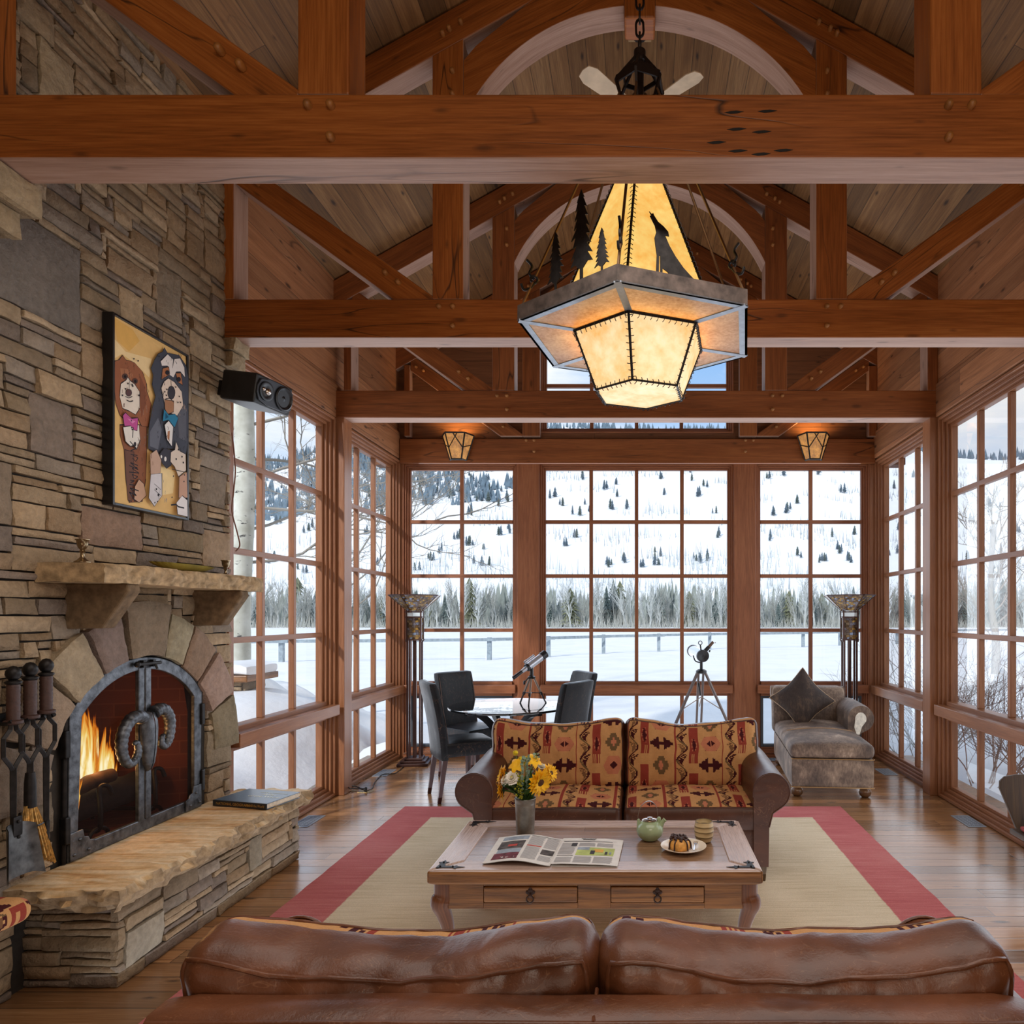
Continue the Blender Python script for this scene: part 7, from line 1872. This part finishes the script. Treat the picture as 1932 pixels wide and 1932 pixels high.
tag(m.build('frosty_brush', M['frost2']), 'frosty grey brush along the foot of the far tree line', 'brush', kind='stuff')

# fence across the field
fp = [(-27, 24.5), (-20.5, 26.2), (-14.5, 27.9), (-10.4, 28.8), (-6.5, 29.8), (-4.2, 31.7), (-1.8, 34.3), (1.0, 36.2), (3.9, 38.4), (9.7, 40.9), (12.5, 43), (17, 45.5), (22, 48), (27, 50)]
fe = thing('rail_fence', 'weathered post and rail fence crossing the snow field', 'fence', (-4.2, 31.7, GZ), world=True)
M['fence'] = plain('weathered_fence', (140, 152, 160), .9, nscale=8)
for k, (x, y) in enumerate(fp):
    m = MB(); m.beam((x, y, GZ-.05), (x, y, GZ+.95), .17, .17, (0, 1, 0)); m.build('post', M['fence'], fe)
    if k+1 < len(fp):
        x2, y2 = fp[k+1]; m = MB(); m.beam((x-.3, y-.1, GZ+.86), (x2+.3, y2-.12, GZ+.86), .06, .13); m.build('rail', M['fence'], fe)

# trees and shrubs near the house
def bark():
    t = NT('aspen_bark'); o = t.obj(); a = t.noise(t.vmul(o, (7, 7, 16)), 1.0, 4, .6); b = t.noise(o, 5, 3)
    c = t.ramp(b, [(.3, rgba((176, 174, 158))), (.7, rgba((214, 214, 202)))]); c = t.mix(t.fr(a, .64, .70), c, rgba((54, 50, 48))); t.bsdf(c, .85); return t.m
M['aspen'] = bark(); M['twig'] = plain('grey_brown_twigs', (150, 144, 134), .85); M['shrub'] = plain('red_brown_twigs', (138, 104, 88), .85)
t = thing('aspen_tree', 'big white barked aspen right outside the left window', 'tree', (-4.98, 8.55, -.3), world=True)
r = random.Random(5); m = MB(); m.tube(smoothpath([(-4.98, 8.55, -.4), (-4.97, 8.55, 1.5), (-4.93, 8.6, 3.4), (-4.96, 8.6, 5.2), (-4.9, 8.7, 8.5)]), [.135]*6+[.125]*6+[.115]*6+[.10]*6+[.07], 14); m.build('trunk', M['aspen'], t, smooth=60)
m = MB()
def branch(m, r, p, d, l, rad, lv, mx=3, sub=5, up=.06, jit=.28):
    pts = [V(p)]; q = V(p); dd = V(d).normalized(); k = 6
    for i in range(k): dd = (dd+V((r.uniform(-jit, jit), r.uniform(-jit, jit), r.uniform(-jit, jit)+up))).normalized(); q = q+dd*l/k; pts.append(q)
    m.tube(pts, [rad*(1-.7*i/k) for i in range(k+1)], 5 if lv == 0 else 4, cap=False)
    if lv < mx:
        for j in range(sub):
            f = r.uniform(.2, 1); i = min(k-1, int(f*k)); s_ = pts[i].lerp(pts[i+1], f*k-i); e = (dd+V((r.uniform(-1, 1), r.uniform(-1, 1), r.uniform(-.7, .8)))).normalized()
            branch(m, r, s_, e, l*r.uniform(.35, .6), rad*.5, lv+1, mx, sub, up, jit)
for z, d, l in ((2.2, (1, .5, -.1), 2.0), (2.9, (1, .3, .1), 2.6), (3.2, (.9, .8, .25), 2.8), (3.9, (1, .2, .15), 2.6), (4.3, (1, .7, .1), 2.6), (3.5, (.6, 1, -.1), 2.4), (2.6, (.7, 1, .15), 2.2), (4.6, (.8, .9, -.2), 2.6), (3.4, (-1, .3, .3), 2)): branch(m, r, (-4.93, 8.6, z), d, l, .022, 0, 3, 6)
m.build('branches', M['twig'], t, smooth=60)
t = thing('aspen_tree', 'slender bare tree outside the left corner window with drooping branches', 'tree', (-5.4, 12.6, -.3), world=True)
m = MB(); m.tube(smoothpath([(-5.4, 12.6, -.4), (-5.36, 12.6, 1.5), (-5.5, 12.7, 4), (-5.3, 12.8, 7.5)]), [.10]*6+[.09]*6+[.075]*6+[.05], 10); m.build('trunk', M['twig'], t, smooth=60); m = MB(); r = random.Random(11)
for z, d, l in ((2.0, (1, .1, .45), 2.4), (2.4, (1, -.2, .6), 2.8), (3.0, (.9, -.2, .2), 2.4), (1.6, (.9, .3, .35), 1.6), (3.4, (-1, .1, .2), 2), (2.6, (.4, -1, .3), 1.6), (3.8, (1, .1, .1), 2.6)): branch(m, r, (-5.42, 12.65, z), d, l, .018, 0, 3, 5)
m.build('branches', M['twig'], t, smooth=60)
t = thing('bare_yard_tree', 'bare leafless tree standing in the snow outside the right window', 'tree', (11.6, 22.5, GZ), world=True)
m = MB(); r = random.Random(8); m.tube(smoothpath([(11.6, 22.5, GZ-.1), (11.62, 22.5, .8), (11.5, 22.6, 2.2), (11.6, 22.6, 4.6)]), [.13]*6+[.11]*6+[.08]*6+[.03], 9); m.build('trunk', M['twig'], t, smooth=60); m = MB()
for k in range(15): a = r.uniform(0, 6.28); branch(m, r, (11.6, 22.55, .7+.24*k), (math.cos(a), math.sin(a), 1.0), r.uniform(1.8, 2.8), .03, 0, 3, 5, .10, .2)
m.build('branches', M['twig'], t, smooth=60)
def shrub(x, y, n, l, label, seed, mat, up=.9):
    t = thing('bare_shrub', label, 'shrub', (x, y, gz(x, y)-.05), world=True, group='bare shrubs outside the right windows'); m = MB(); r = random.Random(seed)
    for k in range(n): a = r.uniform(0, 6.28); branch(m, r, (x+.12*math.cos(a), y+.12*math.sin(a), gz(x, y)-.05), (math.cos(a)*.9, math.sin(a)*.9, up), l*r.uniform(.7, 1.1), .0075, 0, 2, 6, .05, .25)
    m.build('twigs', mat, t, smooth=60)
shrub(3.75, 7.5, 16, 1.5, 'tall bare reddish shrub outside the right window next to the post', 1, M['shrub'], 1.3)
shrub(4.35, 7.35, 14, 1.15, 'wide bare shrub outside the right window nearest the camera', 2, M['shrub'], .7); shrub(4.0, 9.4, 16, 1.6, 'bare shrub outside the right corner window', 3, M['twig'], 1.1); shrub(3.5, 8.6, 10, 1.2, 'small bare shrub low in the right corner window', 4, M['twig'], .9)
# snow topped stone pillar outside the left window
t = thing('stone_pillar', 'stone pillar with a wooden shelf and a cap of snow outside the left window', 'pillar', (-4.40, 7.45, 0), world=True)
mb = MB(); rc = stone_layout(9, 22, .05, .05, lambda u, v: False); stone_faces(mb, rc, lambda u, v, d: (-4.63+u, 7.25-d, v-.25)); rc = stone_layout(8, 22, .05, .05, lambda u, v: False); stone_faces(mb, rc, lambda u, v, d: (-4.18+d, 7.25+u, v-.25)); mb.col = s2l((120, 104, 84)); mb.box(-4.62, -4.19, 7.26, 7.64, -.3, .84); mb.build('pillar', M['stone'], t, smooth=40)
m = MB(); m.box(-4.75, -4.06, 7.12, 7.75, .85, .92); m.build('wooden_shelf', M['oak'], t, bevel=.01)
m = MB(); m.rbox(.35, .32, .06, .055, 8, lambda p: (p.x, p.y, p.z+.03*nz(p.x*5, p.y*5)), cen=(-4.40, 7.43, .975)); m.build('snow_cap', M['snow'], t, smooth=180)

# tidy helper properties
for o in bpy.data.objects:
    if '_w' in o: del o['_w']
